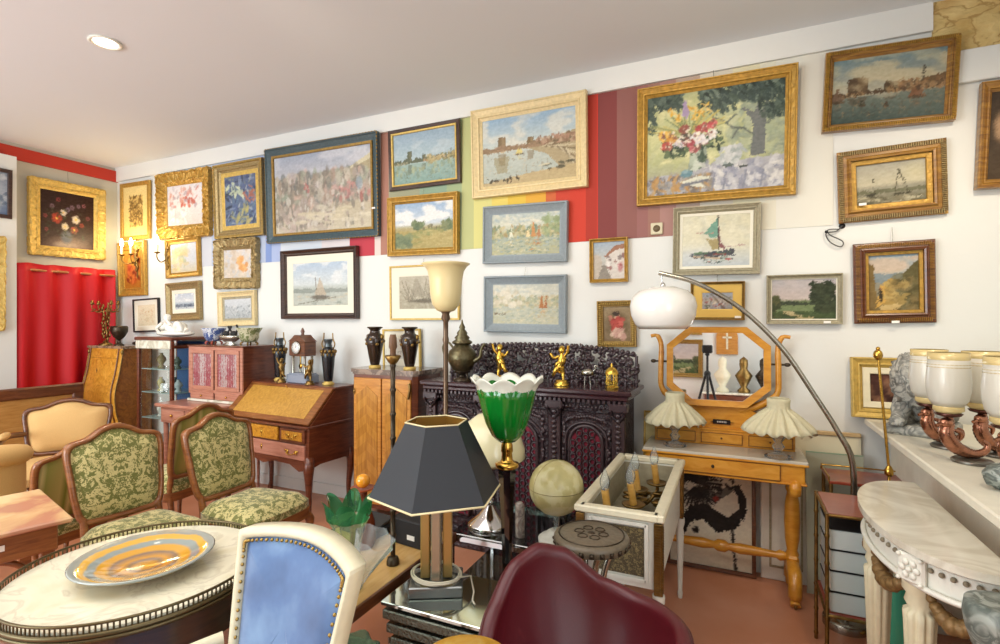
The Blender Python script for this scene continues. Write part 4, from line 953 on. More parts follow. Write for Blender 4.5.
p = PY(162, 254, WALL-.1); sconce(p.x-.03, p.z, 'brass wall sconce with one lit candle bulb right of the icon picture', n=1)
# ---------------------------------------------------------------- display cabinet with curved glass
t = thing('display_cabinet', 'tall glazed display cabinet with curved glass front and blue lining', 'cabinet', (-4.90, 3.24, 0))
m = MB(); HW, HD, Ht = .24, .19, 1.33
for x, y in ((-HW, -HD), (HW, -HD), (-HW, HD), (HW, HD)): m.box((x, y, Ht/2), (.03, .03, Ht), .004)
m.box((0, 0, Ht+.015), (2*HW+.06, 2*HD+.06, .03), .006).box((0, 0, Ht-.06), (2*HW, 2*HD, .03)).box((0, 0, .2), (2*HW+.03, 2*HD+.03, .4), .01)
obj('carcass', m, mahog, t)
obj('frieze', MB().box((0, -HD-.022, Ht-.04), (2*HW+.02, .012, .075), .004), wmarble, t)
obj('back_lining', MB().box((0, HD-.02, .86), (2*HW-.03, .006, .9)), plain('blue_lining', '5E82BC', .8), t)
obj('glass_front', MB().grid(lambda a, k: (-.21+.42*a, -HD-.07*sin(pi*a), .42+k*.83), 16, 1), pane_mat(), t, solid=.003)
obj('side_glass', MB().box((HW, 0, .85), (.003, 2*HD-.04, .85)), pane_mat(), t)
for z in (.6, .84, 1.06): obj('shelf', MB().box((0, 0, z), (2*HW-.03, 2*HD-.03, .008)), plain('shelf_edge', 'A8C4C8', .1), t)
gcol = ['E0DED8', '5A6458', '9CA4A0', 'C4B478', '3C4444', 'B8C0C4', '8C7C50']
for k, z in enumerate((.604, .844, 1.064)):
    for q in range(3):
        hh = .10+.07*rnd.random(); lath('ornament', '', 'ornament', (-4.99+.12*q+.02*rnd.random(), 3.16+.05*(q % 2), z+.001), [(.03, 0), (.032, .01), (.015, .03), (.03+.012*rnd.random(), hh*.5), (.034, hh*.7), (.012, hh*.9), (.016, hh)], plain('ornament_'+gcol[(k*3+q) % 7], gcol[(k*3+q) % 7], .25), 12)
_o = [o for o in C.objects if o.name.startswith('ornament')]
for i, o in enumerate(_o): o['label'] = 'small vase behind the curved glass of the display cabinet, %s shelf, %s' % (('lowest', 'middle', 'top')[i//3], ('left', 'centre', 'right')[i % 3]); o['group'] = 'ornaments inside the display cabinet'
# white sculpture lying on it
t = thing('sculpture', 'white porcelain reclining figure on top of the display cabinet', 'sculpture', (-4.84, 3.20, Ht+.031))
wp = plain('white_porcelain', 'F0EEE6', .15)
obj('plinth', MB().sphere((0, 0, .03), .1, 20, 10, (2.3, 1.1, .3)), wp, t)
m = MB(); m.tube(spl([(-.2, 0, .08), (-.12, 0, .10), (-.02, .0, .075), (.08, 0, .09), (.2, -.02, .045)], 5, False), [.03]*6+[.045]*6+[.05]*5+[.03]*4, 10)
m.sphere((-.12, 0, .18), .034, 12, 8, (1, 1, 1.1)); m.tube([(-.12, 0, .10), (-.12, 0, .16)], [.04, .022], 8); m.tube(spl([(-.15, -.03, .13), (-.2, -.05, .08), (-.13, -.08, .05)], 4, False), .014, 6); m.tube(spl([(-.09, -.03, .13), (-.03, -.06, .15), (.02, -.06, .11)], 4, False), .014, 6)
m.tube(spl([(.05, -.03, .09), (.12, -.05, .12), (.18, -.06, .05)], 4, False), [.034]*4+[.025]*4+[.014], 8); obj('figure', m, wp, t)
# ---------------------------------------------------------------- writing table and its red-curtained cabinet
t = thing('writing_table', 'reddish wooden writing table below the cabinet with pleated red curtains', 'table', (-4.26, 3.15, 0))
obj('tabletop', MB().box((0, 0, .775), (.74, .56, .03), .008), pinkwood, t)
obj('apron', MB().box((0, .01, .69), (.68, .5, .14), .005), pinkwood, t)
for x in (-.165, .165):
    d = obj('drawer', MB().box((x, -.245, .69), (.30, .016, .10), .005), pinkwood, t); obj('knob', MB().sphere((x, -.262, .69), .012, 8, 6), brass, d)
for sx in (-1, 1):
    for sy in (-1, 1): obj('leg', MB().tube([(sx*.31, sy*.22+.01, 0), (sx*.31, sy*.22+.01, .68)], [.014, .026], 4), pinkwood, t)
redstripe, nt, b = base('pleated_red_fabric'); tt = nt.nodes.new('ShaderNodeTexCoord'); wv = N(nt, 'ShaderNodeTexWave', Scale=14.0, Distortion=3.0, Detail=2.0); nt.links.new(tt.outputs['Object'], wv.inputs[0]); wv.inputs['Detail Scale'].default_value = 3
nt.links.new(ramp(nt, wv.outputs[1], [(.2, hx('C85868')), (.6, hx('DC909A')), (.9, hx('ECCCD0'))]), b.inputs['Base Color'])
t = thing('curtained_cabinet', 'small pinkish cabinet with two glazed doors lined with pleated red fabric', 'cabinet', (-4.16, 3.28, .791))
obj('carcass', MB().box((0, 0, .25), (.68, .34, .49), .006).box((0, 0, .495), (.72, .37, .014), .004), [mahog], t)
m = MB().box((-.33, -.172, .28), (.03, .012, .42)).box((.33, -.172, .28), (.03, .012, .42)).box((0, -.1715, .475), (.63, .012, .028)).box((0, -.1715, .095), (.63, .012, .028)); obj('front_frame', m, pinkwood, t)
for sx in (-1, 1):
    d = obj('door', MB().box((sx*.16-.135, -.18, .285), (.03, .014, .35), .003).box((sx*.16+.135, -.18, .285), (.03, .014, .35), .003).box((sx*.16, -.18, .445), (.24, .013, .035), .002).box((sx*.16, -.18, .125), (.24, .013, .035), .002), pinkwood, t)
    obj('fabric', MB().grid(lambda a, k: (sx*.16-.125+.25*a, -.174-.005*sin(a*60), .14+k*.29), 50, 1), redstripe, d)
    obj('pane', MB().box((sx*.16, -.183, .285), (.245, .002, .29)), pane_mat(), d)
    dr = obj('drawer', MB().box((sx*.16, -.18, .055), (.30, .014, .06), .003), pinkwood, t); obj('knob', MB().sphere((sx*.16, -.194, .055), .009, 8, 6), brass, dr)
obj('reflection_strip', MB().box((0, -.01, .012), (.70, .36, .022), .003), wmarble, t)  # white strip stands in for a reflection at the cabinet's foot
# bowls on it
def bowl(name, label, loc, prof, mat, feet=0, pattern=None):
    t = thing(name, label, 'bowl', loc)
    obj('bowl', MB().lathe(prof, 24, rad=pattern), mat, t)
    if feet:
        for a in range(4): obj('foot', MB().tube(spl([(.05*cos(a*1.57+.7), .05*sin(a*1.57+.7), .03), (.07*cos(a*1.57+.7), .07*sin(a*1.57+.7), .016), (.06*cos(a*1.57+.7), .06*sin(a*1.57+.7), 0.004)], 3, False), .008, 6), feet, t)
    return t
bluew = damask('blue_white_glaze', 'D8DCE0', '3C5490', 22, 'X', .46); greenw = damask('green_gold_glaze', 'C4C0A0', '6C7440', 22, 'X', .5)
zt_ = .791+.503
bowl('painted_bowl', 'blue and white painted bowl with red base, leftmost on the curtained cabinet', (-4.37, 3.25, zt_), [(.04, .03), (.06, .035), (.085, .08), (.09, .12), (.1, .135), (.104, .15), (.096, .15), (.08, .12), (0, .05)], bluew, plain('red_feet', 'A84C38', .4))
t = thing('silver_vessel', 'silver boat shaped vessel with dark birds, middle on the curtained cabinet', 'vessel', (-4.12, 3.22, zt_))
obj('vessel', MB().at(sc=(1.4, .8, 1)).lathe([(.05, 0), (.055, .01), (.03, .02), (.07, .05), (.095, .08), (.09, .085), (.06, .06), (0, .05)], 24), plain('silver_plate', 'C8C8C0', .2, .9), t)
m = MB()
for x, q in ((-.05, 1), (.05, -1)): m.sphere((x, 0, .10), .03, 10, 7, (1.3, .8, .9)); m.tube(spl([(x+q*.02, 0, .11), (x+q*.045, 0, .14), (x+q*.03, 0, .165), (x+q*.06, 0, .16)], 4, False), .008, 6)
m.tube(spl([(.07, 0, .1), (.10, 0, .14), (.085, 0, .18)], 4, False), .009, 6); obj('bird', m, blackmat, t)
bowl('painted_bowl', 'green and gold painted bowl with scalloped rim, rightmost on the curtained cabinet', (-3.90, 3.24, zt_), [(.045, .03), (.065, .035), (.08, .07), (.082, .11), (.1, .14), (.108, .155), (.098, .155), (.078, .12), (0, .05)], greenw, brass_old, lambda t, r, z: r*(1+.03*cos(8*t)*(z > .12)))
# ---------------------------------------------------------------- slant-top desk
t = thing('slant_top_desk', 'slant top writing desk with burl lid and two rows of drawers on curved legs', 'desk', (-3.35, 3.16, 0), R(-4))
W_, D_ = .505, .235
m = MB(); side = [(-D_, .72), (D_, .72), (D_, .99), (.02, .99)]
def yz(mb, poly, x0, x1):
    n = len(poly); vs = [(x0, y, z) for y, z in poly]+[(x1, y, z) for y, z in poly]
    mb.add(vs, [tuple(range(n))[::-1], tuple(range(n, 2*n))]+[(i, (i+1) % n, n+(i+1) % n, n+i) for i in range(n)]); return mb
yz(m, [(-D_, .46), (D_, .46), (D_, .975), (.04, .975), (-D_+.01, .715)], -W_, W_); m.box((0, .13, .982), (1.03, .24, .016), .004); m.box((0, -.005, .715), (1.03, 2*D_+.03, .016), .004)
# scalloped apron
ap = [(-W_, .47), (-W_, .40), (-.4, .38), (-.3, .425), (-.12, .43), (0, .40), (.12, .43), (.3, .425), (.4, .38), (W_, .40), (W_, .47)]
m.plate(ap, -D_, -D_+.018); m.at(rot=(0, 0, R(90))).plate([(-D_, .47), (-D_, .40), (-.12, .425), (.12, .425), (D_, .40), (D_, .47)], -W_, -W_+.018).at(); m.at(rot=(0, 0, R(90))).plate([(-D_, .47), (-D_, .40), (-.12, .425), (.12, .425), (D_, .40), (D_, .47)], W_-.018, W_).at()
obj('carcass', m, mahog, t)
import mathutils
dv = Vector((0, .04+D_-.01, .26)); L_ = dv.length; ang = atan2(.26, .04+D_-.01)
m = MB().at((0, -D_+.01, .722), (ang, 0, 0)).box((0, L_/2, .010), (.99, L_-.01, .02), .004); lid = obj('lid', m, cherry, t)
m = MB().at((0, -D_+.01, .722), (ang, 0, 0)).box((0, L_/2, .0205), (.84, L_-.10, .002)); obj('veneer_panel', m, wood('lid_burl', 'A47630', 'B98A3C', 'C89A4A', scale=(6, 6, 6), wscale=3, burl=True, coat=.1), lid)
m = MB().at((0, -D_+.01, .722), (ang, 0, 0)); key_plate(m, 0, L_-.05, .026, .018); obj('key', m, brass, lid)
def handle(mb, x, z, y, w=.07):
    for s in (-1, 1):
        mb.sphere((x+s*w*.5, y, z), .013, 8, 6, (1.2, .4, 1.2)); mb.sphere((x+s*w*.72, y, z+.008), .008, 6, 5, (1.5, .5, 1)); mb.sphere((x+s*w*.6, y, z-.012), .007, 6, 5)
    mb.tube(spl([(x-w*.5, y-.006, z), (x-w*.3, y-.014, z-.014), (x, y-.014, z-.018), (x+w*.3, y-.014, z-.014), (x+w*.5, y-.006, z)], 3, False), .004, 6)
for x, w, hd in ((-.34, .27, 1), (0, .36, 0), (.34, .27, 1)):
    d = obj('drawer', MB().box((x, -D_-.004, .645), (w, .02, .10), .004), burl if not hd else mahog, t)
    if hd: obj('veneer', MB().box((x, -D_-.015, .645), (w-.05, .002, .065)), burl, d)
    m = MB()
    if hd: handle(m, x, .645, -D_-.018)
    else: key_plate(m, 0, -D_-.018, .645)
    obj('handle', m, brass, d)
d = obj('drawer', MB().box((0, -D_-.004, .525), (.95, .02, .11), .004), pinkwood, t); 
for q_ in (-.34, .34): m = MB(); handle(m, q_, .525, -D_-.018, .09); obj('handle', m, brass, d)
m = MB(); key_plate(m, 0, -D_-.018, .53); obj('key_plate', m, brass, d)
for sx in (-1, 1):
    for sy in (-1, 1): obj('leg', cabriole(MB(), sx*(W_-.03), sy*(D_-.03), .48, sx*.7, -.7 if sy < 0 else .1, .034), mahog, t)
# vases, clock and figures on the desk
def dk(x, y): q = Matrix.Rotation(R(-4), 4, 'Z') @ Vector((x, y, 0)); return (q.x-3.35, q.y+3.16, .991)
ebony = plain('ebonised_wood', '15171C', .25)
def tall_vase(label, loc, group):
    t = thing('tall_vase', label, 'vase', loc, 0, group)
    obj('body', MB().lathe([(.032, .025), (.038, .06), (.052, .22), (.054, .26), (.045, .29), (.03, .31)], 20), ebony, t)
    obj('foot', MB().lathe([(.045, 0), (.048, .012), (.036, .02), (.032, .028)], 20), goldp, t)
    obj('neck', MB().lathe([(.032, .305), (.026, .33), (.036, .36), (.042, .37), (.034, .37), (.02, .34), (0, .33)], 20), plain('grey_pewter', '5C6468', .3, .7), t)
    m = MB()
    for k in range(10): a = k*.628; m.sphere((.054*cos(a), .054*sin(a), .27), .014, 7, 5, (1, 1, 1.2)); m.sphere((.052*cos(a+.3), .052*sin(a+.3), .245), .008, 6, 5, (1, 1, 2))
    for s in (-1, 1): m.tube(spl([(s*.05, 0, .29), (s*.068, 0, .33), (s*.05, 0, .37), (s*.046, 0, .42)], 4, False), .005, 6)
    obj('garland', m, brass_old, t); return t
vg = None
v = tall_vase('tall black vase with brass garland left of the mantel clock', dk(-.28, .14), vg); dup(v, dk(.33, .12), label='tall black vase with brass garland right of the mantel clock')
t = thing('mantel_clock', 'architectural clock with white dial on columns, on the slant top desk', 'clock', dk(.03, .12), R(-7))
obj('base', MB().box((0, 0, .035), (.26, .13, .07), .006).box((0, 0, .075), (.22, .11, .012), .003), plain('grey_stone', '8C94A4', .4), t)
for x in (-.075, .075):
    for y in (-.035, .035): obj('column', MB().lathe([(.012, .08), (.010, .1), (.009, .2), (.012, .222)], 12, (x, y, 0)), steel, t)
obj('case', MB().box((0, 0, .285), (.20, .12, .12), .006).plate([(-.11, .345), (.11, .345), (.06, .375), (.03, .40), (-.03, .40), (-.06, .375)], -.06, .06).lathe([(.02, .39), (.012, .41), (.018, .43), (.004, .46)], 10), walnut, t)
obj('bezel', MB().at((0, -.062, .295), (R(90), 0, 0)).lathe([(.05, 0), (.057, .004), (.052, .01), (.047, .008)], 24, cap=False), steel, t)
dl = obj('dial', MB().at((0, -.062, .295), (R(90), 0, 0)).lathe([(.05, .0), (.05, .006), (0, .0065)], 24), plain('enamel', 'F2F2EE', .3), t)
m = MB()
for k in range(12): a = k*pi/6; m.box((.04*sin(a), -.0695, .295+.04*cos(a)), (.003, .001, .008))
m.tube([(0, -.07, .295), (.018, -.07, .315)], .0015, 4); m.tube([(0, -.07, .295), (-.006, -.07, .328)], .0012, 4); obj('hands', m, blackmat, dl)
obj('pendulum', MB().cyl((0, -.02, .24), (0, -.02, .15), .003, seg=6).at((0, -.02, .14), (R(90), 0, 0)).lathe([(0, -.004), (.022, -.003), (.022, .003), (0, .004)], 16), brass, t)
def cherub(label, loc, sc=1, group=None, mat=None, mir=1, arms=0):
    """small gilt standing figure with a raised arm"""
    t = thing('figurine', label, 'figurine', loc, 0, group); mat = mat or brass; k = sc
    S = lambda P: [(x*k*mir, y*k, z*k) for x, y, z in P]
    obj('pedestal', MB().lathe([(.04*k, 0), (.042*k, .01*k), (.03*k, .018*k), (.032*k, .03*k), (.0, .032*k)], 16), mat, t)
    m = MB(); m.tube(spl(S([(0, 0, .16), (.0, 0, .13), (.012, 0, .105)]), 4, False), [q*k for q in (.018, .02, .022, .024, .024, .022, .021, .022, .024)], 10)
    m.tube(spl(S([(.0, 0, .105), (-.005, .005, .07), (-.01, 0, .032)]), 4, False), [q*k for q in (.016, .016, .015, .013, .011, .011, .010, .008, .007)], 8)
    m.tube(spl(S([(.018, 0, .105), (.035, -.012, .075), (.05, .0, .05)]), 4, False), [q*k for q in (.016, .016, .015, .013, .011, .010, .009, .008, .007)], 8)
    m.tube(S([(0, 0, .16), (0, 0, .178)]), [.014*k, .008*k], 8); m.sphere((0, 0, .192*k), .017*k, 12, 9, (1, 1, 1.15)); m.sphere((0, .006*k, .2*k), .017*k, 10, 7)
    m.tube(spl(S([(-.016, 0, .16), (-.035, -.005, .185), (-.042, -.01, .22)]), 4, False), [q*k for q in (.008,)*9], 7)
    m.tube(spl(S([(.016, 0, .16), (.04, -.01, .15), (.06, -.012, .175)]), 4, False), [q*k for q in (.008,)*9], 7)
    obj('body', m, mat, t)
    obj('drape', MB().tube(spl(S([(-.02, .01, .15), (.02, -.02, .12), (.03, .0, .09), (.01, .015, .07)]), 4, False), .009*k, 6), mat, t); return t
cherub('gilt figurine standing between the left black vase and the clock', dk(-.135, .04), .95, mat=brass_old)
cherub('gilt figurine standing between the clock and the right black vase', dk(.205, .04), .95, mir=-1, mat=brass_old)
# ---------------------------------------------------------------- canted cabinet with marble top
t = thing('corner_cabinet', 'golden veneered cabinet with canted side and marble top holding two brown vases', 'cabinet', (-2.345, 3.27, 0))
poly = [(-.30, .16), (-.30, -.14), (-.27, -.17), (.25, -.17), (.28, -.14), (.28, .16)][::1]
def sc_(P, k, d=0): return [(x*k, (y-.0)*k+d) for x, y in P]
obj('carcass', MB().prism(poly, .12, 1.11), [mahog], t)
obj('marble_top', MB().prism(sc_(poly, 1.07), 1.125, 1.15).prism(sc_(poly, 1.03), 1.11, 1.125), marble('brown_grey_marble', '9C8878', '6E5E54', 8, w=.1), t)
# chevron veneer panels
cv1 = wood('chevron_light', 'A46C24', 'BC8232', 'CE9642', scale=(40, 40, 3), coat=.4); cv2 = wood('chevron_dark', '986220', 'B0762A', 'C48A38', scale=(40, 40, 3), coat=.4)
def chev(mb, W, z0, z1, y):
    n = 12; s = (z1-z0-.05)/n
    for k in range(n):
        for sx in (-1, 1):
            za = z0+.025+k*s; mb.mat((k+(sx > 0)) % 2); P = [(0, za), (sx*W/2, za+.0+s*0), (sx*W/2, za+s), (0, za+s)]
            q_ = .07; P = [(0, za), (sx*W/2, max(za-q_, z0)), (sx*W/2, max(za+s-q_, z0)), (0, za+s)]
            if sx < 0: P = P[::-1]
            mb.plate(P, y-.004, y)
    mb.mat(0)
for xc in (-.14, .12):
    d = obj('door', MB().box((xc, -.175, .62), (.25, .016, .93), .004), honey, t)
    m = MB().at((xc, 0, 0)); chev(m, .19, .19, 1.05, -.184); obj('veneer', m, [cv1, cv2], d)
    m = MB(); key_plate(m, xc+(.115 if xc > 0 else -.115), -.19, .78 if xc > 0 else .98, .02)
    if xc > 0: m.tube(spl([(.235, -.19, 1.06), (.245, -.192, 1.02), (.23, -.192, .95)], 4, False), .009, 6)
    obj('mount', m, brass_old, d)
for x, y in ((-.26, .12), (-.26, -.12), (.24, -.12), (.24, .12)): obj('foot', MB().lathe([(.018, 0), (.024, .04), (.03, .12)], 8, (x, y, 0)), mahog, t)
def brown_vase(label, loc):
    t = thing('baluster_vase', label, 'vase', loc)
    m = MB().lathe([(.032, .022), (.04, .05), (.062, .17), (.07, .215), (.06, .25), (.04, .265), (.036, .285), (.05, .30)], 24).mat(1)
    obj('rim', MB().lathe([(.05, .30), (.058, .304), (.058, .312), (.05, .313), (.035, .29), (0, .27)], 24), bronze, t); obj('foot', MB().lathe([(.045, 0), (.047, .012), (.036, .022)], 24), goldp, t)
    for k in range(9): a = k*.7; m.sphere((.066*cos(a), .066*sin(a), .20+.02*sin(k*3)), .013, 7, 5)
    for s in (-1, 1): m.sphere((s*.066, 0, .235), .014, 8, 6, (1, 1, 1.6))
    obj('body', m, [plain('brown_glaze', '2E2018', .15, .2, 0, 30, .5, coat=.5), brass_old], t); return t
v = brown_vase('brown baluster vase with brass reliefs, left on the marble topped cabinet', (-2.50, 3.20, 1.151)); dup(v, (-2.17, 3.18, 1.151), label='brown baluster vase with brass reliefs in front of the small leaning drawing')
def p_draw(c): c.grad([(0, 'D8D4C8'), (1, 'CCC8BC')]); c.dabs(30, .2, .2, .8, .8, ['9C988C', 'B0ACA0'], .08, .4, .6)
tt = P_('small leaning drawing in thin gilt frame behind the right brown vase', [(384, 329), (421, 329), (420, 368), (382, 368)], 1.6, goldp, p_draw, 'flat', tilt=0, liner=mat_w, lw_px=6, off=.02)
# ---------------------------------------------------------------- carved black cabinet
carv, nt, b = base('carved_dark_wood')
v = N(nt, 'ShaderNodeTexVoronoi', Scale=34.0, feature='F1'); n = N(nt, 'ShaderNodeTexNoise', Scale=40.0, Detail=3.0); co = coord(nt)
mv = N(nt, 'ShaderNodeVectorMath', operation='MULTIPLY_ADD'); nt.links.new(n.outputs['Color'], mv.inputs[0]); mv.inputs[1].default_value = (.03, .03, .03); nt.links.new(co, mv.inputs[2]); nt.links.new(mv.outputs[0], v.inputs['Vector'])
b.inputs['Base Color'].default_value = (*hx('36262A'), 1); b.inputs['Roughness'].default_value = .32; bump(nt, b, v.outputs[0], 1, .015)
darkw = plain('dark_polished_wood', '3A2024', .22, coat=.4)
carvl = plain('carved_relief_wood', '3C2C30', .28, coat=.3)
redback = plain('red_cloth_behind_fretwork', '7A1C30', .8)
t = thing('carved_cabinet', 'black carved cabinet with fretwork doors and pierced arched gallery', 'cabinet', (-1.25, 3.20, 0), R(-1))
HW = .70; HD = .19
obj('carcass', MB().box((0, .02, .55), (1.32, .33, 1.02), .004).box((0, .0, .05), (1.38, .38, .10), .01), carv, t)
m = MB().box((0, 0, 1.085), (1.44, .42, .03), .008).box((0, 0, 1.055), (1.40, .40, .03), .008); obj('top', m, darkw, t)
m = MB()
for k in range(46): m.box((-.68+k*1.36/45, -.19, 1.03), (.018, .02, .022), .003)
for k in range(60): m.sphere((-.67+k*1.34/59, -.185, .995), .009, 6, 4)
obj('cornice_beading', m, carvl, t)
for i, x in enumerate((-.64, -.25, .25, .64)):
    m = MB().box((x, -.165, .55), (.075, .04, .86), .004).box((x, -.175, 1.0), (.11, .06, .05), .006).box((x, -.175, .13), (.10, .055, .07), .006)
    for k in range(26): m.sphere((x, -.188, .18+k*.031), .014, 7, 5, (1.3, .8, 1))
    for k in range(2):
        for s in (-1, 1): m.tube(spl([(x+s*.01, -.19, .93), (x+s*.04, -.195, .96), (x+s*.03, -.2, .99)], 3, False), .01, 5)
    obj('pilaster', m, carvl, t)
def arch(w, z0, z1, n=10):
    return [(-w/2, z0), (w/2, z0)]+[(w/2*cos(a), z1-w/2+w/2*sin(a)*1.0) for a in np.linspace(0, pi, n)]
for x in (-.445, 0, .445):
    d = obj('door', MB().box((x, -.155, .55), (.31 if x else .41, .02, .82), .004), carv, t)
    w = .20 if x else .27
    obj('cloth', MB().at((x, 0, 0)).plate(arch(w, .22, .88), -.169, -.164), redback, d)
    m = MB(); A = arch(w, .22, .88, 12); m.tube([(x+p, -.172, q) for p, q in A], .012, 6, closed=True); m.tube([(x+p*1.25, -.170, q+.0*q+(.02 if q > .5 else -.02)) for p, q in A], .008, 6, closed=True)
    nx = 5 if x else 7
    for a in range(nx):
        for c_ in range(16):
            px_ = (-.5+(a+.5)/nx)*w; pz = .24+c_*.041+(a % 2)*.02
            if pz > .86-(abs(px_)/w*2)**2*.09: continue
            m.tube([(x+px_+.018*cos(q), -.176, pz+.019*sin(q)) for q in np.linspace(0, 2*pi, 7)[:-1]], .0055, 4, closed=True)
    for k in range(70):
        s = rnd.choice((-1, 1)); fx = x+s*(w/2+.03+.012*rnd.random()) ; fz = .2+.7*rnd.random(); m.sphere((fx, -.17, fz), .012, 6, 4, (1, .8, 1.3))
    for k in range(24):
        a = pi*k/23; m.sphere((x+(w/2+.02)*cos(a), -.17, .90+.03*sin(a)+.01*rnd.random()), .012, 6, 4)
    obj('fretwork', m, carvl, d)
# pierced gallery
m = MB()
def gtop(x): return .235*(1-.22*abs(x/.68)**2.6)
for k in range(760):
    x = -.67+1.34*rnd.random(); z = rnd.random()*gtop(x)
    q = rnd.random(); a = rnd.random()*6.28; y = .155+.02*rnd.random()
    if q < .55: m.tube(spl([(x, y, 1.10+z), (x+.022*cos(a), y-.008, 1.10+z+.022*sin(a)), (x+.034*cos(a+.8), y, 1.10+z+.034*sin(a+.8))], 3, False), [.008, .01, .011, .011, .009, .007, .004], 5)
    else: m.at((x, y, 1.10+z), (0, a, 0)).sphere((0, 0, 0), .017, 6, 4, (1.3, .5, .7)).at()
m.tube([(x, .165, 1.10+gtop(x)) for x in np.linspace(-.68, .68, 30)], .011, 6); m.tube([(-.68, .165, 1.1), (-.68, .165, 1.10+gtop(-.68))], .011, 6); m.tube([(.68, .165, 1.1), (.68, .165, 1.10+gtop(.68))], .011, 6)
for k in range(40):
    x = -.66+1.32*k/39; m.sphere((x, .16, 1.11+gtop(x)), .016, 6, 5)
obj('gallery', m, carvl, t)
# samovar / teapot
t = thing('teapot', 'tall oriental bronze teapot with handle and spout at the left end of the carved cabinet', 'teapot', (-1.70, 3.12, 1.101)); t.scale = (1.12, 1.12, 1.08)
obj('stand', MB().lathe([(.055, .0), (.055, .01), (.02, .02), (.02, .04), (.05, .05), (.05, .06)], 20).cyl((.04, 0, 0.0), (.03, 0, .05), .006).cyl((-.04, 0, 0.0), (-.03, 0, .05), .006), bronze, t)
obj('body', MB().lathe([(.045, .06), (.06, .07), (.085, .12), (.09, .15), (.08, .185), (.055, .21), (.045, .225)], 24), plain('pewter_bronze', '6A6248', .35, .8, .4, 60, .3), t)
obj('lid', MB().lathe([(.045, .225), (.062, .235), (.062, .245), (.04, .26), (.048, .27), (.03, .29), (.034, .30), (.015, .325), (.02, .335), (.008, .36), (.003, .385)], 20), plain('pewter_bronze', '', .3), t)
obj('spout', MB().tube(spl([(.07, 0, .12), (.12, 0, .15), (.13, 0, .2), (.155, 0, .235)], 4, False), [.02, .018, .016, .014, .012, .011, .010, .010, .009, .009, .009, .009, .009], 8), plain('pewter_bronze', '', .3), t)
obj('handle', MB().tube(spl([(-.06, 0, .2), (-.10, 0, .24), (-.135, 0, .21), (-.12, 0, .15), (-.08, 0, .11)], 4, False), .007, 6), plain('pewter_bronze', '', .3), t)
pgold = plain('polished_gilt', 'E0B850', .2, .9)
cherub('gilt dancing figurine with raised arms left of the green glass lamp shade', (-1.455, 3.20, 1.101), 1.15, mat=pgold)
cherub('gilt figurine on round base right of the green glass lamp shade', (-.99, 3.12, 1.101), 1.15, mat=pgold, mir=-1)
t = thing('stork_figure', 'small long legged silver bird basket figure between gilt figurine and gilt lantern', 'figurine', (-.83, 3.14, 1.101))
m = MB()
for x in (-.02, .02): m.cyl((x, 0, 0), (x*.7, 0, .07), .0025, seg=5)
obj('leg', m, steel, t) if False else [obj('leg', MB().cyl((x, 0, 0), (x*.7, 0, .07), .0025, seg=5), steel, t) for x in (-.02, .02)]
obj('body', MB().sphere((0, 0, .085), .03, 12, 8, (1.4, .8, .8)).tube(spl([(.03, 0, .09), (.05, 0, .11), (.045, 0, .13), (.065, 0, .125)], 4, False), .005, 6), steel, t)
t = thing('lantern', 'small pierced gilt lantern with domed roof at the right end of the carved cabinet', 'lantern', (-.675, 3.12, 1.101))
obj('base', MB().lathe([(.04, 0), (.042, .008), (.034, .014), (.034, .022)], 6, smooth=False), pgold, t)
m = MB()
for k in range(6): a = k*pi/3; m.cyl((.031*cos(a), .031*sin(a), .02), (.031*cos(a), .031*sin(a), .085), .004, seg=5)
for k in range(6):
    a = k*pi/3+pi/6; m.box((.027*cos(a), .027*sin(a), .035), (.02, .02, .012))
obj('cage', m, pgold, t); obj('roof', MB().lathe([(.042, .085), (.04, .095), (.032, .112), (.02, .122), (.006, .128), (.009, .138), (.002, .15)], 12), pgold, t)
# ---------------------------------------------------------------- dressing table with octagonal mirror
maple = wood('amber_maple', 'C07A20', 'D0902E', 'DCA042', scale=(4, 4, 14), coat=.35)
edge = plain('dark_line_inlay', '6A3C14', .4)
t = thing('dressing_table', 'amber wood dressing table with marble top, octagonal mirror and turned legs', 'dressing table', (-.07, 3.27, 0))
TW = .415
obj('marble_top', MB().box((0, 0, .762), (.84, .35, .018), .004), plain('pale_marble', 'CFC8B8', .2, vary=.08, bscale=12), t)
obj('frieze', MB().box((0, 0, .70), (.81, .33, .105), .003).box((0, -.0, .75), (.845, .355, .012), .003).box((0, 0, .648), (.83, .345, .01), .003), maple, t)
d = obj('drawer', MB().box((-.04, -.168, .70), (.66, .01, .082), .003), maple, t)
obj('keyhole', MB().sphere((-.04, -.175, .70), .008, 8, 6, (1, .5, 1.3)), bronze, d)
m = MB()
for z in (.66, .742): m.box((-.04, -.174, z), (.66, .003, .003))
for x in (-.37, .29): m.box((x, -.174, .70), (.003, .003, .082))
obj('inlay', m, edge, d)
t2 = obj('drawer_box', MB().box((0, .11, .815), (.76, .13, .088), .003).box((0, .11, .862), (.78, .14, .01), .003), maple, t)
for x in (-.255, 0, .255):
    d = obj('drawer', MB().box((x, .042, .815), (.225, .008, .066), .002), maple, t2) 
    m = MB()
    for z in (.786, .844): m.box((x, .037, z), (.225, .003, .003))
    for q in (-.11, .11): m.box((x+q, .037, .815), (.003, .003, .06))
    m.sphere((x, .036, .815), .006, 6, 5)
    obj('inlay', m, edge, t2)
obj('plinth', MB().plate([(-.22, .867), (.22, .867), (.20, .96), (.12, 1.0), (-.12, 1.0), (-.20, .96)], .085, .125).box((0, .075, .905), (.13, .012, .0), 0), maple, t)
obj('shop_sign', MB().box((-.0, .078, .905), (.095, .006, .028), .002), black, t)
m = MB()
for k in range(6): m.box((-.022+k*.009, .0745, .905), (.005, .001, .009))
obj('sign_lettering', m, labelw, t)
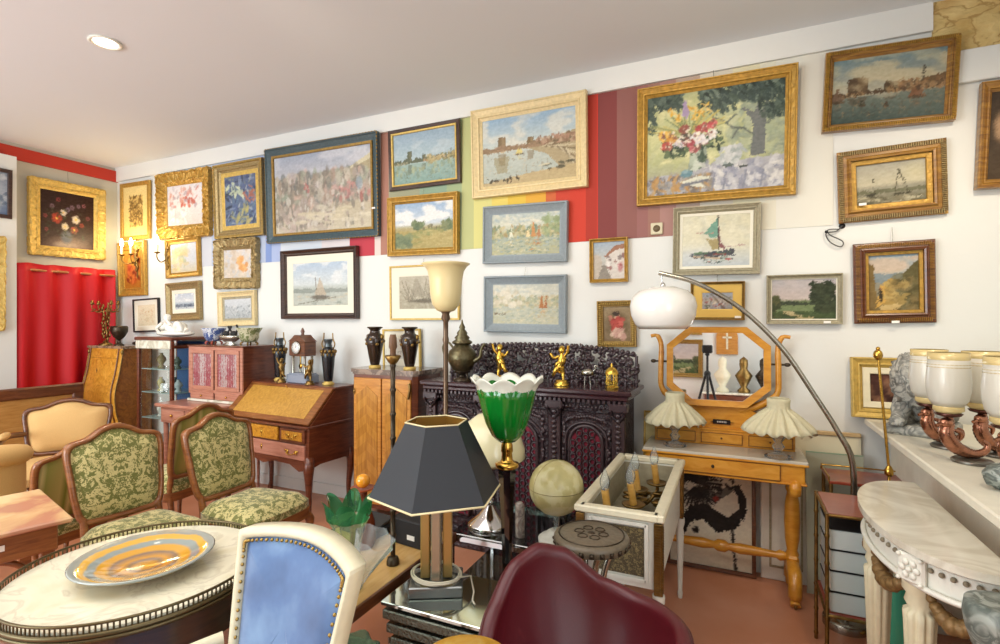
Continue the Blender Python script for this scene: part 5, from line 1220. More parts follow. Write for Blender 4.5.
# mirror (octagon), turned 2.5 deg towards the lens and leaning back
mh = obj('mirror_frame', MB(), maple, t) if False else None
oc = lambda w, h, c, d_: [(-w+c, -h), (w-c, -h), (w, -h+d_), (w, h-d_), (w-c, h), (-w+c, h), (-w, h-d_), (-w, -h+d_)]
def ringp(mb, o, i, y0, y1):
    n = len(o); vs = [(x, y0, z) for x, z in o]+[(x, y1, z) for x, z in o]+[(x, y1+.004, z) for x, z in i]+[(x, y0, z) for x, z in i]; fs = []
    for a, b_ in ((0, 1), (1, 2), (2, 3), (3, 0)):
        for k in range(n): q = (k+1) % n; fs.append((a*n+k, a*n+q, b_*n+q, b_*n+k))
    mb.add(vs, fs); return mb
O = oc(.285, .235, .125, .11); I = oc(.248, .20, .110, .094)
MM = dict(loc=(-.025, .07, 1.235), rot=(R(-2.4), 0, R(2.5)))
obj('mirror_frame', ringp(MB().at(**MM), O, I, .02, -.018), maple, t)
m = MB().at(**MM); n_ = 8; m.add([(x, .0, z) for x, z in I], [tuple(range(8))]); mir, nt, b = base('mirror_silver'); b.inputs['Base Color'].default_value = (.9, .9, .88, 1); b.inputs['Metallic'].default_value = 1; b.inputs['Roughness'].default_value = .015
obj('mirror_glass', m, mir, t)
m = MB().at(**MM).plate(O, .021, .026); obj('mirror_back', m, walnut, t)
for s in (-1, 1):
    q_ = lambda x, z: (-.025+s*x, .1, z)
    P = spl([q_(.12, .975), q_(.22, 1.01), q_(.315, 1.08), q_(.325, 1.2), q_(.322, 1.33), q_(.33, 1.385), q_(.35, 1.415), q_(.385, 1.412)], 5, False)
    obj('mirror_arm', MB().tube(P, [.022]*10+[.018]*10+[.016]*10+[.012]*6, 6, smooth=True), maple, t)
    obj('mirror_knob', MB().cyl(q_(.28, 1.255), q_(.37, 1.255), .006).sphere(q_(.37, 1.255), .012, 8, 6, (1.5, 1, 1)), bronze, t)
for s in (-1, 1):
    x = s*.36
    m = MB().tube(spl([(x, -.16, .60), (x, -.17, .63), (x, -.13, .645), (x, .09, .645), (x, .12, .63), (x, .11, .60)], 3, False), .03, 8, flat=(1, 1)).box((x, -.02, .62), (.055, .22, .05), .01)
    for y in (0,): m.lathe([(.03, .60), (.034, .58), (.026, .56), (.036, .50), (.04, .40), (.036, .30), (.026, .24), (.034, .22), (.03, .20)], 16, (x, y-.0, 0))
    m.box((x, 0, .185), (.06, .10, .07), .012)
    m.tube(spl([(x, -.03, .17), (x, -.12, .16), (x, -.17, .10), (x, -.165, .045), (x, -.185, .02)], 4, False), [.036]*6+[.034]*6+[.026]*5, 8)
    m.tube(spl([(x, .03, .17), (x, .06, .16), (x, .09, .10), (x, .09, .045), (x, .10, .02)], 4, False), [.036]*6+[.034]*6+[.026]*5, 8)
    obj('leg', m, maple, t)
    for y in (-.175, .095): obj('caster', MB().at((x, y, .018), (0, R(90), 0)).lathe([(.0, -.008), (.017, -.007), (.017, .007), (0, .008)], 12), brass_old, t)
m = MB().at((0, 0, .20), (0, R(90), 0)).lathe([(.022, -.33), (.03, -.30), (.018, -.28), (.024, -.2), (.03, -.1), (.02, -.04), (.034, -.02), (.034, .02), (.02, .04), (.03, .1), (.024, .2), (.018, .28), (.03, .30), (.022, .33)], 14); obj('stretcher', m, maple, t)
# frilled lamps
frill = plain('cream_pleated_cloth', 'CFC8A8', .8, 0, .1, 80, .06); crystal = glass('cut_crystal', 'F4F8F8')
def frill_lamp(label, loc, k=1.0, tilt=0):
    t = thing('crystal_lamp', label, 'lamp', loc, 0); t.rotation_euler = (0, tilt, 0)
    obj('base', MB().lathe([(.05*k, 0), (.052*k, .008), (.03*k, .016), (.012*k, .024)], 8, smooth=False), crystal, t)
    obj('stem', MB().lathe([(.012, .024), (.024, .045), (.012, .062), (.026, .082), (.03, .09), (.026, .1), (.012, .118), (.018, .13), (.008, .14)], 8, smooth=False), crystal, t)
    obj('fitting', MB().cyl((0, 0, .138), (0, 0, .19), .007), brass, t)
    prof = [(.038, .245), (.042, .238), (.040, .225), (.040, .205), (.046, .196), (.066, .18), (.092, .155), (.115, .128), (.128, .11)]
    fn = lambda th, r, z: (k*(r+ (.010*sin(16*th) if z < .2 else .003*sin(40*th))*(min(1, (.25-z)*9))), z+.008*sin(16*th+1)*(z < .135))
    m = MB().lathe(prof, 128, cap=False, rad=fn); obj('lamp_shade', m, frill, t, solid=.002); return t
frill_lamp('crystal lamp with frilled cream shade, left on the dressing table', (-.32, 3.20, .772), 1.0).scale = (1.28,)*3
frill_lamp('crystal lamp with frilled cream shade, right on the dressing table', (.215, 3.15, .772), 1.0, R(0)).scale = (1.34, 1.34, 1.3)
# ---------------------------------------------------------------- arc lamp
t = thing('arc_lamp', 'arching chrome floor lamp with white dome shade in front of the wall', 'floor lamp', (.50, 3.03, 0))
g = lambda u, v: tuple(PY(u, v, 2.97)-Vector((.50, 3.03, 0)))
P = [(-.0, -.0, .04), (.02, -.03, .45)]+[g(*q) for q in ((853, 466), (838, 432), (815, 396), (789, 357), (765, 330), (740, 308), (713, 291), (688, 280), (659, 273))]
obj('arc', MB().tube(spl(P, 4, False), [.014]*12+[.0125]*33, 10), steel, t)
obj('base', MB().lathe([(.10, 0), (.10, .03), (.095, .04), (.02, .042)], 32), steel, t)
q = g(662, 288)
domew = plain('white_acrylic', 'F4F2EC', .12, coat=.5)
obj('lamp_shade', MB().lathe([(.125, q[2]-.225), (.148, q[2]-.20), (.170, q[2]-.15), (.176, q[2]-.10), (.166, q[2]-.055), (.13, q[2]-.018), (.07, q[2]+.002), (0, q[2]+.006)], 40, (q[0]+.005, q[1], 0), cap=False), domew, t, solid=.004)
obj('cord', MB().tube([(q[0]+.004, q[1], q[2]), (q[0]-.002, q[1], g(660, 275)[2])], .005, 6).lathe([(.014, q[2]+.004), (.014, q[2]+.016), (.006, q[2]+.03)], 10, (q[0]+.005, q[1], 0)), chrome, t)
# ---------------------------------------------------------------- glass table, globe, mushroom lamp
t = thing('glass_table', 'chrome and glass side table carrying the globe and the mushroom lamp', 'table', (-.965, 2.50, 0))
tint = glass('green_tinted_glass', 'CFE0D8')
obj('glass_top', MB().box((0, 0, .443), (.66, .50, .012), .003), pane_mat('table_glass', 'A8B8B0', .28), t)
m = MB()
for s in (-1, 1): m.box((s*.325, 0, .425), (.018, .50, .024)).box((0, s*.24, .425), (.66, .018, .024))
obj('rail', m, chrome, t)
obj('glass_shelf', MB().box((0, 0, .2), (.62, .46, .01), .003), pane_mat('table_glass', 'A8B8B0', .28), t)
for sx in (-1, 1):
    for sy in (-1, 1): obj('leg', MB().box((sx*.325, sy*.24, .21), (.022, .022, .42), .003), chrome, t)
opal = plain('cream_opal_glass', 'E8DEB4', .15, coat=.4)
t = thing('mushroom_lamp', 'chrome table lamp with cream dome shade behind the green glass lamp', 'lamp', (-1.155, 2.42, .45))
obj('base', MB().lathe([(.115, 0), (.117, .008), (.11, .016), (.06, .055), (.024, .095), (.014, .105)], 32), chrome, t)
obj('stem', MB().cyl((0, 0, .09), (0, 0, .42), .010).sphere((0, 0, .115), .02), chrome, t)
obj('lamp_shade', MB().lathe([(.165, .335), (.182, .352), (.178, .40), (.155, .47), (.115, .53), (.06, .57), (0, .58)], 40, cap=False), opal, t, solid=.004)
t = thing('globe', 'pale yellowed globe on a white base on the glass table', 'globe', (-.775, 2.36, .45))
gm, nt, b = base('old_globe_paper'); n = N(nt, 'ShaderNodeTexNoise', Scale=9.0, Detail=6.0); nt.links.new(coord(nt), n.inputs['Vector']); nt.links.new(ramp(nt, n.outputs[0], [(.35, hx('E0DAB0')), (.5, hx('D8D09C')), (.54, hx('C8BE84')), (.7, hx('B8AE78'))]), b.inputs['Base Color']); b.inputs['Roughness'].default_value = .25
obj('sphere', MB().sphere((0, 0, .285), .13, 40, 24), gm, t).location = (0, 0, -.025)
m = MB().tube([(.002+.131*sin(a)*.6, .131*sin(a)*.8, .285+.131*cos(a)) for a in np.linspace(0, 2*pi, 40)[:-1]], .001, 4, closed=True).tube([(.131*cos(a), .131*sin(a), .285) for a in np.linspace(0, 2*pi, 40)[:-1]], .001, 4, closed=True); obj('meridian', m, brass_old, t).location = (0, 0, -.025)
obj('base', MB().lathe([(.085, 0), (.087, .02), (.075, .03), (.05, .035), (.045, .05), (.028, .06)], 28), whitep, t)
obj('support', MB().cyl((0, 0, .055), (0, 0, .16), .014), glass('clear_glass', 'F2F6F4'), t)
o = obj('stone_obelisk', MB().prism([(.025*cos(a), .018*sin(a)) for a in np.linspace(0, 2*pi, 9)[:-1]], 0, .15).sphere((0, 0, .15), .025, 10, 8, (1, .72, 1)), marble('pink_grey_stone', 'A89C90', '80706A', 14)); o.location = (-.955, 2.34, .45); tag(o, 'small mottled stone pillar with rounded top standing between lamp and globe', 'ornament')
# ---------------------------------------------------------------- white jardiniere with two bulb sconces in it
t = thing('jardiniere', 'white painted planter box on legs with gilt corner strips and cane panels', 'planter', (-.425, 2.53, 0))
W_, L_ = .355, .92; z0, z1 = .45, .75
m = MB()
for s in (-1, 1): m.box((s*(W_/2-.02), 0, z1-.015), (.045, L_, .03), .006).box((0, s*(L_/2-.02), z1-.015), (W_-.04, .045, .03), .006)
obj('rim', m, cream, t)
m = MB()
for s in (-1, 1): m.box((s*(W_/2-.03), 0, .59), (.015, L_-.06, .28)).box((0, s*(L_/2-.03), .59), (W_-.06, .015, .28))
m.box((0, 0, .56), (W_-.06, L_-.06, .012)); obj('box', m, whitep, t)
m = MB()
for s in (-1, 1): m.box((s*(W_/2-.039), 0, .64), (.003, L_-.08, .145)).box((0, s*(L_/2-.039), .64), (W_-.08, .003, .145))
m.box((0, 0, .568), (W_-.08, L_-.08, .003)); obj('inner_lining', m, plain('grey_beige_liner', 'A39A80', .6, 0, .2, 30, .15), t)  # thin grey-beige panels added so the inside is darker than the box
cane = damask('cane_weave', '8C7C50', '4C4028', 90, 'X', .45)
m = MB().box((0, -L_/2+.02, .59), (.20, .006, .19)); obj('cane_panel', m, cane, t)
m = MB()
for x in (-.11, .11): m.box((x, -L_/2+.016, .59), (.016, .012, .23), .002)
for z in (.48, .70): m.box((0, -L_/2+.016, z), (.22, .012, .016), .002)
obj('panel_moulding', m, whitep, t)
for sx in (-1, 1):
    for sy in (-1, 1):
        x, y = sx*(W_/2-.022), sy*(L_/2-.022)
        g_ = MB().box((x, y-.0, .575), (.034, .034, .28), .003)
        for k in range(24): g_.box((x, y+sy*.0175, .45+k*.0108), (.02, .004, .007)); g_.box((x+sx*.0175, y, .45+k*.0108), (.004, .02, .007))
        obj('corner_strip', g_, brass_old, t)
        obj('leg', MB().lathe([(.011, 0), (.014, .03), (.011, .04), (.020, .36), (.016, .38), (.024, .41), (.024, .435)], 12, (x, y, 0)), whitep, t)
def box_sconce(label, loc, rz):
    t = thing('bulb_sconce', label, 'sconce', loc, rz, None)
    m = MB()
    m.tube(spl([(0, 0, .02), (.03, -.02, .05), (.05, 0, .02), (.10, .02, .06), (.10, .02, .09)], 4, False), .007, 6)
    for k in range(12): a = k*1.3; m.sphere((.05+.06*cos(a), .06*sin(a), .03+.012*(k % 3)), .022, 7, 5, (1.4, .8, .35))
    obj('leaf_arm', m, brass_old, t)
    for k, (x, y) in enumerate(((.10, .02), (.0, -.05))):
        obj('drip_pan', MB().lathe([(.01, .08), (.036, .088), (.04, .096), (.034, .094), (.01, .09)], 16, (x, y, 0)), brass_old, t)
        obj('candle', MB().cyl((x, y, .092), (x-.01, y, .165), .0125), wood('candle_amber', 'B88838', 'C8984C', 'D8AC60'), t)
        obj('bulb', MB().lathe([(.011, .165), (.017, .185), (.016, .20), (.006, .225), (.001, .235)], 10, (x-.01, y, 0)), crystal, t)
    return t
s_ = box_sconce('brass leaf sconce with clear bulbs propped at the near left end of the white planter', (-.52, 2.27, .567), .4); s_.scale = (1.3, 1.3, 1.3)
dup(s_, (-.46, 2.62, .567), .5, label='brass leaf sconce with clear bulbs lying farther back in the white planter')
# ---------------------------------------------------------------- round stool / pedestal
t = thing('pedestal_table', 'small round dark carved pedestal table on curved metal legs before the white planter', 'table', (-.478, 1.865, .008))
dk_, nt, b = base('carved_brown_top'); tt = nt.nodes.new('ShaderNodeTexCoord'); v = N(nt, 'ShaderNodeTexVoronoi', Scale=26.0); nt.links.new(tt.outputs['Object'], v.inputs['Vector']); nt.links.new(ramp(nt, v.outputs[0], [(.1, hx('5C5040')), (.5, hx('6E6250')), (.8, hx('3C3226'))]), b.inputs['Base Color']); b.inputs['Roughness'].default_value = .45; bump(nt, b, v.outputs[0], .3, .004)
obj('top', MB().lathe([(.12, .675), (.135, .68), (.137, .705), (.132, .712), (.12, .718), (0, .72)], 40), plain('brown_carved', '6A5E4C', .4, 0, .2, 60, .2), t)
m = MB()
for k in range(24): a = 2*pi*k/24; m.at((.136*cos(a), .136*sin(a), .692), (0, 0, a)).plate([(-.001, -.010), (.001, -.010), (.001, .008), (-.001, .008)], -.008, .008).at(); m.sphere((.137*cos(a), .137*sin(a), .692), .007, 6, 4)
m.tube([(.118*cos(a), .118*sin(a), .7185) for a in np.linspace(0, 2*pi, 36)[:-1]], .003, 5, closed=True)
for k in range(6): a = k*pi/3; m.tube([(.045*cos(a)+.018*cos(q), .045*sin(a)+.018*sin(q), .7195) for q in np.linspace(0, 2*pi, 9)[:-1]], .003, 4, closed=True)
m.sphere((0, 0, .719), .016, 10, 5, (1, 1, .25))
obj('carving', m, bronze, t)
for k in range(4):
    a = k*pi/2+.5; obj('leg', MB().tube(spl([(.10*cos(a), .10*sin(a), .68), (.055*cos(a), .055*sin(a), .60), (.035*cos(a), .035*sin(a), .45), (.04*cos(a), .04*sin(a), .2), (.11*cos(a), .11*sin(a), .012)], 5, False), .012, 8), steel, t)
obj('column', MB().cyl((0, 0, .08), (0, 0, .68), .012), plain('white_rod', 'D8D4C8', .3), t)
# ---------------------------------------------------------------- lamps in the middle
blackglass = plain('black_glass', '0E0C0E', .08, coat=1)
gg, nt, b = base('green_cased_glass'); b.inputs['Base Color'].default_value = (*hx('0A7A24'), 1); b.inputs['Roughness'].default_value = .12; b.inputs['Coat Weight'].default_value = .6; b.inputs['Transmission Weight'].default_value = .15
t = thing('green_glass_lamp', 'tall lamp with green glass shade and white scalloped rim on a black column', 'floor lamp', (-.875, 2.0, 0))
obj('base', MB().lathe([(.095, 0), (.10, .012), (.09, .024), (.03, .04), (.024, .06)], 32), blackglass, t)
obj('column', MB().lathe([(.017, .05), (.021, .5), (.029, .72), (.040, .89)], 8, smooth=False), blackglass, t)
obj('collar', MB().lathe([(.042, .885), (.048, .89), (.050, .905), (.032, .91), (.024, .92), (.022, .95), (.026, .955), (.024, .98), (.018, 1.0)], 24), brass, t)
rad = lambda th, r, z: (r*(1+.035*abs(cos(5*th))), z)
z_ = .995
obj('green_glass', MB().lathe([(0, z_), (.035, z_+.004), (.062, z_+.03), (.085, z_+.08), (.102, z_+.14), (.114, z_+.19), (.126, z_+.225)], 80, cap=False, rad=lambda th, r, z: (r*(1+.045*abs(cos(5*th))), z+(.022*abs(cos(5*th)) if z > z_+.2 else 0))), gg, t, solid=.004)
obj('white_rim', MB().lathe([(.108, z_+.17), (.120, z_+.215), (.134, z_+.243), (.150, z_+.255)], 80, cap=False, rad=lambda th, r, z: (r*(1+.035*abs(cos(5*th))), z+(.022*abs(cos(5*th)) if z > z_+.22 else 0))), plain('milk_glass', 'E4E6D8', .15, coat=.4), t, solid=.004)
# torchiere
t = thing('torchiere', 'tall bronze torchiere with cream glass bell shade turned up', 'floor lamp', (-1.472, 2.51, 0))
obj('base', MB().lathe([(.14, 0), (.145, .02), (.10, .035), (.03, .06), (.016, .09)], 28), bronze, t)
obj('pole', MB().lathe([(.013, .08), (.013, .9), (.016, .91), (.013, .92), (.014, 1.38), (.018, 1.40), (.014, 1.42), (.014, 1.5), (.026, 1.52), (.02, 1.545), (.03, 1.56)], 14), plain('bronze_pole', '6E5A48', .3, .7), t)
obj('lamp_shade', MB().lathe([(.02, 1.555), (.05, 1.565), (.075, 1.60), (.086, 1.66), (.09, 1.73), (.100, 1.785), (.118, 1.812), (.136, 1.826)], 36, cap=False), plain('amber_opal', 'E6D4A0', .3), t, solid=.003)
# slim black bamboo lampstand
t = thing('lampstand', 'slim dark bamboo pattern lampstand without a shade', 'lamp', (-1.349, 1.85, .451))
pr = []
for k in range(8): pr += [(.0105, .03+k*.105), (.0105, .03+k*.105+.085), (.0145, .03+k*.105+.095), (.0105, .03+(k+1)*.105)]
obj('pole', MB().lathe(pr, 10), bronze, t)
obj('base', MB().lathe([(.028, 0), (.028, .012), (.022, .03), (.0105, .034)], 24), bronze, t)
obj('cup', MB().lathe([(.011, .865), (.02, .875), (.036, .90), (.032, .905), (.012, .89)], 18), brass_old, t)
obj('socket', MB().lathe([(.012, .895), (.013, .93), (.018, .94), (.016, .98), (.012, .995)], 12), plain('socket_brown', '6A4A30', .5), t)
#
t = thing('table_lamp', 'table lamp with black six sided shade on brass and chrome columns', 'lamp', (-1.068, 1.75, .452)); t.scale = (1.03, 1.03, 1.02)
rr = R(28)
obj('base', MB().at(rot=(0, 0, rr)).box((0, 0, .022), (.20, .16, .042), .004), plain('pewter_plate', '8C9090', .25, .8), t)
for k, (x, y) in enumerate(((-.042, 0), (.042, 0), (0, -.036), (0, .036))):
    obj('column', MB().at(rot=(0, 0, rr)).box((x, y, .24), (.036, .03, .39), .004), plain('satin_brass', 'C8B070', .28, .65) if k < 2 else plain('satin_steel', 'B4B09C', .25, .7), t)
obj('stem', MB().cyl((0, 0, .43), (0, 0, .55), .008), brass, t)
hexr = lambda r: [(r*cos(rr+.25+k*pi/3), r*sin(rr+.25+k*pi/3)) for k in range(6)]
def hexring(mb, r0, z0, r1, z1):
    a, c_ = hexr(r0), hexr(r1); vs = [(x, y, z0) for x, y in a]+[(x, y, z1) for x, y in c_]
    mb.add(vs, [(i, (i+1) % 6, 6+(i+1) % 6, 6+i) for i in range(6)]); return mb
obj('lamp_shade', hexring(MB(), .252, .375, .118, .645), plain('black_shade_paper', '23262C', .55), t, solid=.002)
obj('shade_lining', hexring(MB(), .248, .376, .115, .644), plain('gold_foil', 'C8A050', .35, .7), t)
obj('shade_trim', MB().tube([(x, y, .375) for x, y in hexr(.254)], .004, 6, closed=True), plain('cream_braid', 'E8D8A8', .6), t); obj('shade_trim', MB().tube([(x, y, .646) for x, y in hexr(.119)], .003, 6, closed=True), plain('cream_braid', 'E8D8A8', .6), t)
cb = [(.095*cos(a)*(1+.08*sin(a*.7)), .085*sin(a), .055+.004*sin(a*.9)+.0012*a*.5) for a in np.linspace(0, 6*pi, 70)]
obj('cable', MB().tube(cb+[(.12, .05, .05), (.15, .02, .01), (.17, -.03, .006), (.19, -.05, .006)], .0035, 6), plain('cream_cable', 'E8E0C8', .5), t)
# mirrored low table
t = thing('mirrored_table', 'low mirrored table of stacked tiers under the black shaded lamp', 'table', (-.985, 1.745, 0))
mirr = plain('mirror_panel', 'C4CCC4', .06, .95); tiern = plain('tier_edge', '6E7468', .25, .7, .5, 90, .5)
m = MB()
for k in range(3): m.box((0, 0, .435-.035-k*.055), (.45-.02*k, .31-.02*k, .035), .004)
TIER = m
obj('mirror_top', MB().box((0, 0, .443), (.455, .32, .016), .003), mirr, t)
m = TIER.mat(1)
for k in range(3):
    for q in range(40): m.box((-.21+q*.42/39, -.150+.01*k, .40-k*.055), (.006, .006, .022))
obj('tier', m, [tiern, steel], t)
obj('pedestal', MB().box((0, 0, .14), (.30, .20, .27), .01).box((0, 0, .01), (.38, .26, .02), .004), mirr, t)
# ---------------------------------------------------------------- round marble table with brass gallery
ovm, nt, b = base('ivory_marble_top'); n = N(nt, 'ShaderNodeTexNoise', Scale=5.0, Detail=8.0, Distortion=1.2); nt.links.new(coord(nt), n.inputs['Vector']); nt.links.new(ramp(nt, n.outputs[0], [(.3, hx('DCD6BC')), (.47, hx('E4DEC6')), (.5, hx('D2CAB2')), (.53, hx('E4DEC6')), (.8, hx('D4CBA8'))]), b.inputs['Base Color']); b.inputs['Roughness'].default_value = .12
RT_ = .350
t = thing('marble_table', 'round marble topped table with pierced brass gallery holding a striped dish', 'table', (-1.722, 1.03, 0), R(-47))
t.rotation_euler = (0, 0, R(-47))
EX, EY = 1.0, 1.0
def el(r, n_=64): return [(r*EX*cos(a), r*EY*sin(a)) for a in np.linspace(0, 2*pi, n_+1)[:-1]]
obj('marble_top', MB().prism(el(RT_-.004, 96), .695, .715, True), ovm, t)
obj('apron', MB().prism(el(RT_-.01, 96), .58, .694, True), wood('dark_apron', '2C1A14', '3C241A', '4C2E20', coat=.5), t)
gm_ = MB(); gm_.tube([(x, y, .702) for x, y in el(RT_, 96)], .008, 6, closed=True); gm_.tube([(x, y, .731) for x, y in el(RT_, 96)], .004, 6, closed=True); gm_.tube([(x, y, .690) for x, y in el(RT_+.002, 96)], .006, 6, closed=True)
for x, y in el(RT_, 170): gm_.cyl((x, y, .70), (x, y, .731), .0024, seg=4)
obj('gallery', gm_, plain('gallery_brass', '5E5238', .35, .8), t)
for k in range(4):
    a = k*pi/2+.3; x, y = .29*EX*cos(a), .29*EY*sin(a)
    obj('leg', MB().lathe([(.012, 0), (.02, .03), (.014, .05), (.028, .52), (.022, .55), (.034, .57), (.034, .69)], 14, (x, y, 0), rad=lambda th, r, z: r*(1-.07*(cos(8*th) > 0)*(0.06 < z < .53))), wood('dark_apron', '', '', ''), t)
# striped glass dish
dish, nt, b = base('striped_art_glass'); tc = nt.nodes.new('ShaderNodeTexCoord'); sp_ = nt.nodes.new('ShaderNodeSeparateXYZ'); nt.links.new(tc.outputs['Object'], sp_.inputs[0])
ln = N(nt, 'ShaderNodeVectorMath', operation='LENGTH'); cbn = nt.nodes.new('ShaderNodeCombineXYZ'); nt.links.new(sp_.outputs[0], cbn.inputs[0]); nt.links.new(sp_.outputs[1], cbn.inputs[1]); nt.links.new(cbn.outputs[0], ln.inputs[0])
ns = N(nt, 'ShaderNodeTexNoise', Scale=14.0, Detail=3.0); nt.links.new(tc.outputs['Object'], ns.inputs['Vector'])
ad = N(nt, 'ShaderNodeMath', operation='MULTIPLY_ADD'); nt.links.new(ns.outputs[0], ad.inputs[0]); ad.inputs[1].default_value = .022; nt.links.new(ln.outputs['Value'], ad.inputs[2])
mu = N(nt, 'ShaderNodeMath', operation='MULTIPLY'); nt.links.new(ad.outputs[0], mu.inputs[0]); mu.inputs[1].default_value = 5.0
A, B_, G_ = hx('D09A34'), hx('7C6A5C'), hx('8E9894')
nt.links.new(ramp(nt, mu.outputs[0], [(0, A), (.2, hx('B8843C')), (.27, B_), (.36, hx('C88C28')), (.5, B_), (.56, A), (.66, A), (.70, G_), (.79, G_), (.82, hx('D8A840')), (.9, hx('D8A840')), (.92, hx('8A9490')), (1, hx('9AA09A'))]), b.inputs['Base Color']); b.inputs['Roughness'].default_value = .08; b.inputs['Coat Weight'].default_value = .8
o = obj('glass_dish', MB().lathe([(.05, 0), (.055, .004), (.10, .012), (.16, .028), (.195, .048), (.19, .051), (.15, .034), (.10, .019), (.04, .013), (0, .012)], 64), dish); o.location = (-1.702, 1.028, .716); tag(o, 'round glass dish with orange and grey rings on the marble table', 'dish')
# ---------------------------------------------------------------- blue velvet chair
blue, nt, b = base('blue_velvet'); n = N(nt, 'ShaderNodeTexNoise', Scale=7.0, Detail=4.0); nt.links.new(coord(nt), n.inputs['Vector']); nt.links.new(ramp(nt, n.outputs[0], [(.3, hx('38547E')), (.5, hx('4A6A98')), (.75, hx('7090B4'))]), b.inputs['Base Color']); b.inputs['Roughness'].default_value = .7; b.inputs['Sheen Weight'].default_value = .35
t = thing('velvet_chair', 'cream framed armchair with bright blue velvet back and brass studs', 'armchair', (-1.038, .68, 0), R(-8)); t.scale = (.93, 1, 1)
OB = spl(V2([(-.165, .50), (0, .49), (.165, .50), (.172, .515), (.19, .64), (.212, .78), (.232, .915), (.234, .935), (.222, .944), (.12, .956), (0, .962), (-.12, .956), (-.222, .944), (-.234, .935), (-.232, .915), (-.212, .78), (-.19, .64), (-.172, .515)]), 4)
def bf(x, z, b_): return (x, .19+(z-.46)*.25-b_-.9*x*x+.02, z)
IB = offset(OB, .024)
crf = plain('cream_painted_wood', 'D8D0B2', .4, 0, .1, 20, .08)
obj('back_frame', ring(MB(), OB, IB, bf, -.035, .012, .015), crf, t)
obj('backrest', pad(pad(MB(), IB, bf, .03), IB, lambda x, z, b_: bf(x, z, -b_), .02, flip=True), blue, t)
m = MB(); Ld = offset(OB, .029)
for p in spl([Vector((q.x, q.y)) for q in Ld[::2]], 3)[::1]: m.sphere(bf(p.x, p.y, .014), .0048, 6, 4)
obj('studs', m, stud, t)['kind'] = 'stuff'
so = spl(V2([(-.25, -.24), (0, -.27), (.25, -.24), (.25, 0), (.21, .20), (-.21, .20), (-.25, 0)]), 4)
s = MB(); pad(s, so, lambda x, y, b_: (x, y, .43+b_), .06); s.prism([(p.x, p.y) for p in so], .39, .432, True); obj('seat', s, blue, t)
obj('seat_rail', MB().prism([(p.x*1.04, p.y*1.04) for p in so], .33, .392, True), crf, t)
for sx in (-1, 1):
    obj('armrest', MB().tube(spl([(sx*.22, .22, .68), (sx*.26, .1, .67), (sx*.27, -.08, .65), (sx*.265, -.12, .6), (sx*.25, -.13, .38)], 4, False), .017, 8), crf, t)
    obj('leg', MB().lathe([(.012, 0), (.018, .04), (.014, .05), (.024, .30), (.028, .34)], 12, (sx*.21, -.2, 0)), crf, t)
    obj('leg', MB().tube([(sx*.18, .26, 0), (sx*.19, .2, .36), (sx*.2, .21, .52)], [.014, .02, .02], 8), crf, t)
# ---------------------------------------------------------------- wooden side table at the left edge
t = thing('side_table', 'reddish wooden side table with worn sunlit top at the left edge of the photo', 'table', (-2.78, 1.09, 0), R(-14))
wt, nt, b = base('worn_tabletop'); n = N(nt, 'ShaderNodeTexNoise', Scale=2.5, Detail=4.0, Distortion=.8); nt.links.new(coord(nt), n.inputs['Vector']); nt.links.new(ramp(nt, n.outputs[0], [(.4, hx('B88468')), (.48, hx('CCA678')), (.6, hx('DCC090'))]), b.inputs['Base Color']); b.inputs['Roughness'].default_value = .25
obj('tabletop', MB().box((-.02, -.06, .69), (.58, .50, .022), .006), wt, t)
obj('apron', MB().box((-.02, -.06, .625), (.50, .42, .11), .004), cherry, t)
obj('price_tag', MB().box((.232, -.04, .63), (.003, .06, .022)), labelw, t)
for sx in (-1, 1):
    for sy in (-1, 1):
        obj('leg', MB().box((-.02+sx*.22, -.06+sy*.18, .30), (.045, .045, .60), .004), cherry, t)
        obj('bracket', MB().tube(spl([(-.02+sx*.22, -.06+sy*.16, .46), (-.02+sx*.21, -.06+sy*.09, .54), (-.02+sx*.2, -.06+sy*.02, .57)], 4, False), .012, 6), cherry, t)
# ---------------------------------------------------------------- wooden low table with glass vases
t = thing('coffee_table', 'low honey coloured wooden table holding the glass vases', 'table', (-1.56, 1.815, 0))
lt = wood('light_oak', 'CC9A58', 'DCB06C', 'E6C084', scale=(14, 2, 14), coat=.2)
obj('tabletop', MB().box((0, 0, .435), (.58, .86, .03), .005), lt, t)
obj('edge_band', MB().box((.296, 0, .43), (.012, .87, .045), .002).box((-.296, 0, .43), (.012, .87, .045), .002).box((0, -.436, .43), (.60, .012, .045), .002).box((0, .436, .43), (.60, .012, .045), .002), walnut, t)
for sx in (-1, 1):
    for sy in (-1, 1): obj('leg', MB().box((sx*.26, sy*.39, .21), (.05, .05, .42), .006), walnut, t)
def leafvase(label, loc):
    t = thing('glass_vase', label, 'vase', loc)
    clear = glass('clear_glass', 'F2F6F4'); gr = glass('green_glass', '64C48A', alpha_mix=.14)
    ra = lambda th, r, z: (r*(1+.12*cos(6*th)*min(1, z*5)), z+(.05*abs(cos(3*th)) if z > .27 else 0))
    obj('body', MB().lathe([(.055, 0), (.058, .012), (.04, .025), (.04, .06), (.048, .16), (.058, .24), (.075, .29), (.09, .315)], 60, cap=False, rad=lambda th, r, z: (r*(1+.08*cos(9*th)), z)).lathe([(.055, 0), (.03, .02), (0, .022)][::-1], 24, cap=False), glass('pale_green_glass', 'D8ECCC', alpha_mix=.2), t)
    obj('leaf_rim', MB().lathe([(.090, .315), (.098, .325), (.106, .34), (.114, .36)], 72, cap=False, rad=lambda th, r, z: (r*(1+.16*cos(6*th)*min(1, (z-.28)*12)), z+(.055*abs(cos(3*th)) if z > .335 else 0))), gr, t); return t
leafvase('green and clear glass vase with leaf shaped rim beside the blue chair', (-1.375, 1.60, .451)).scale = (.82, .82, .88)
t = thing('crystal_vase', 'clear fluted crystal vase leaning out to the right of the green rimmed vase', 'vase', (-1.315, 1.52, .468))
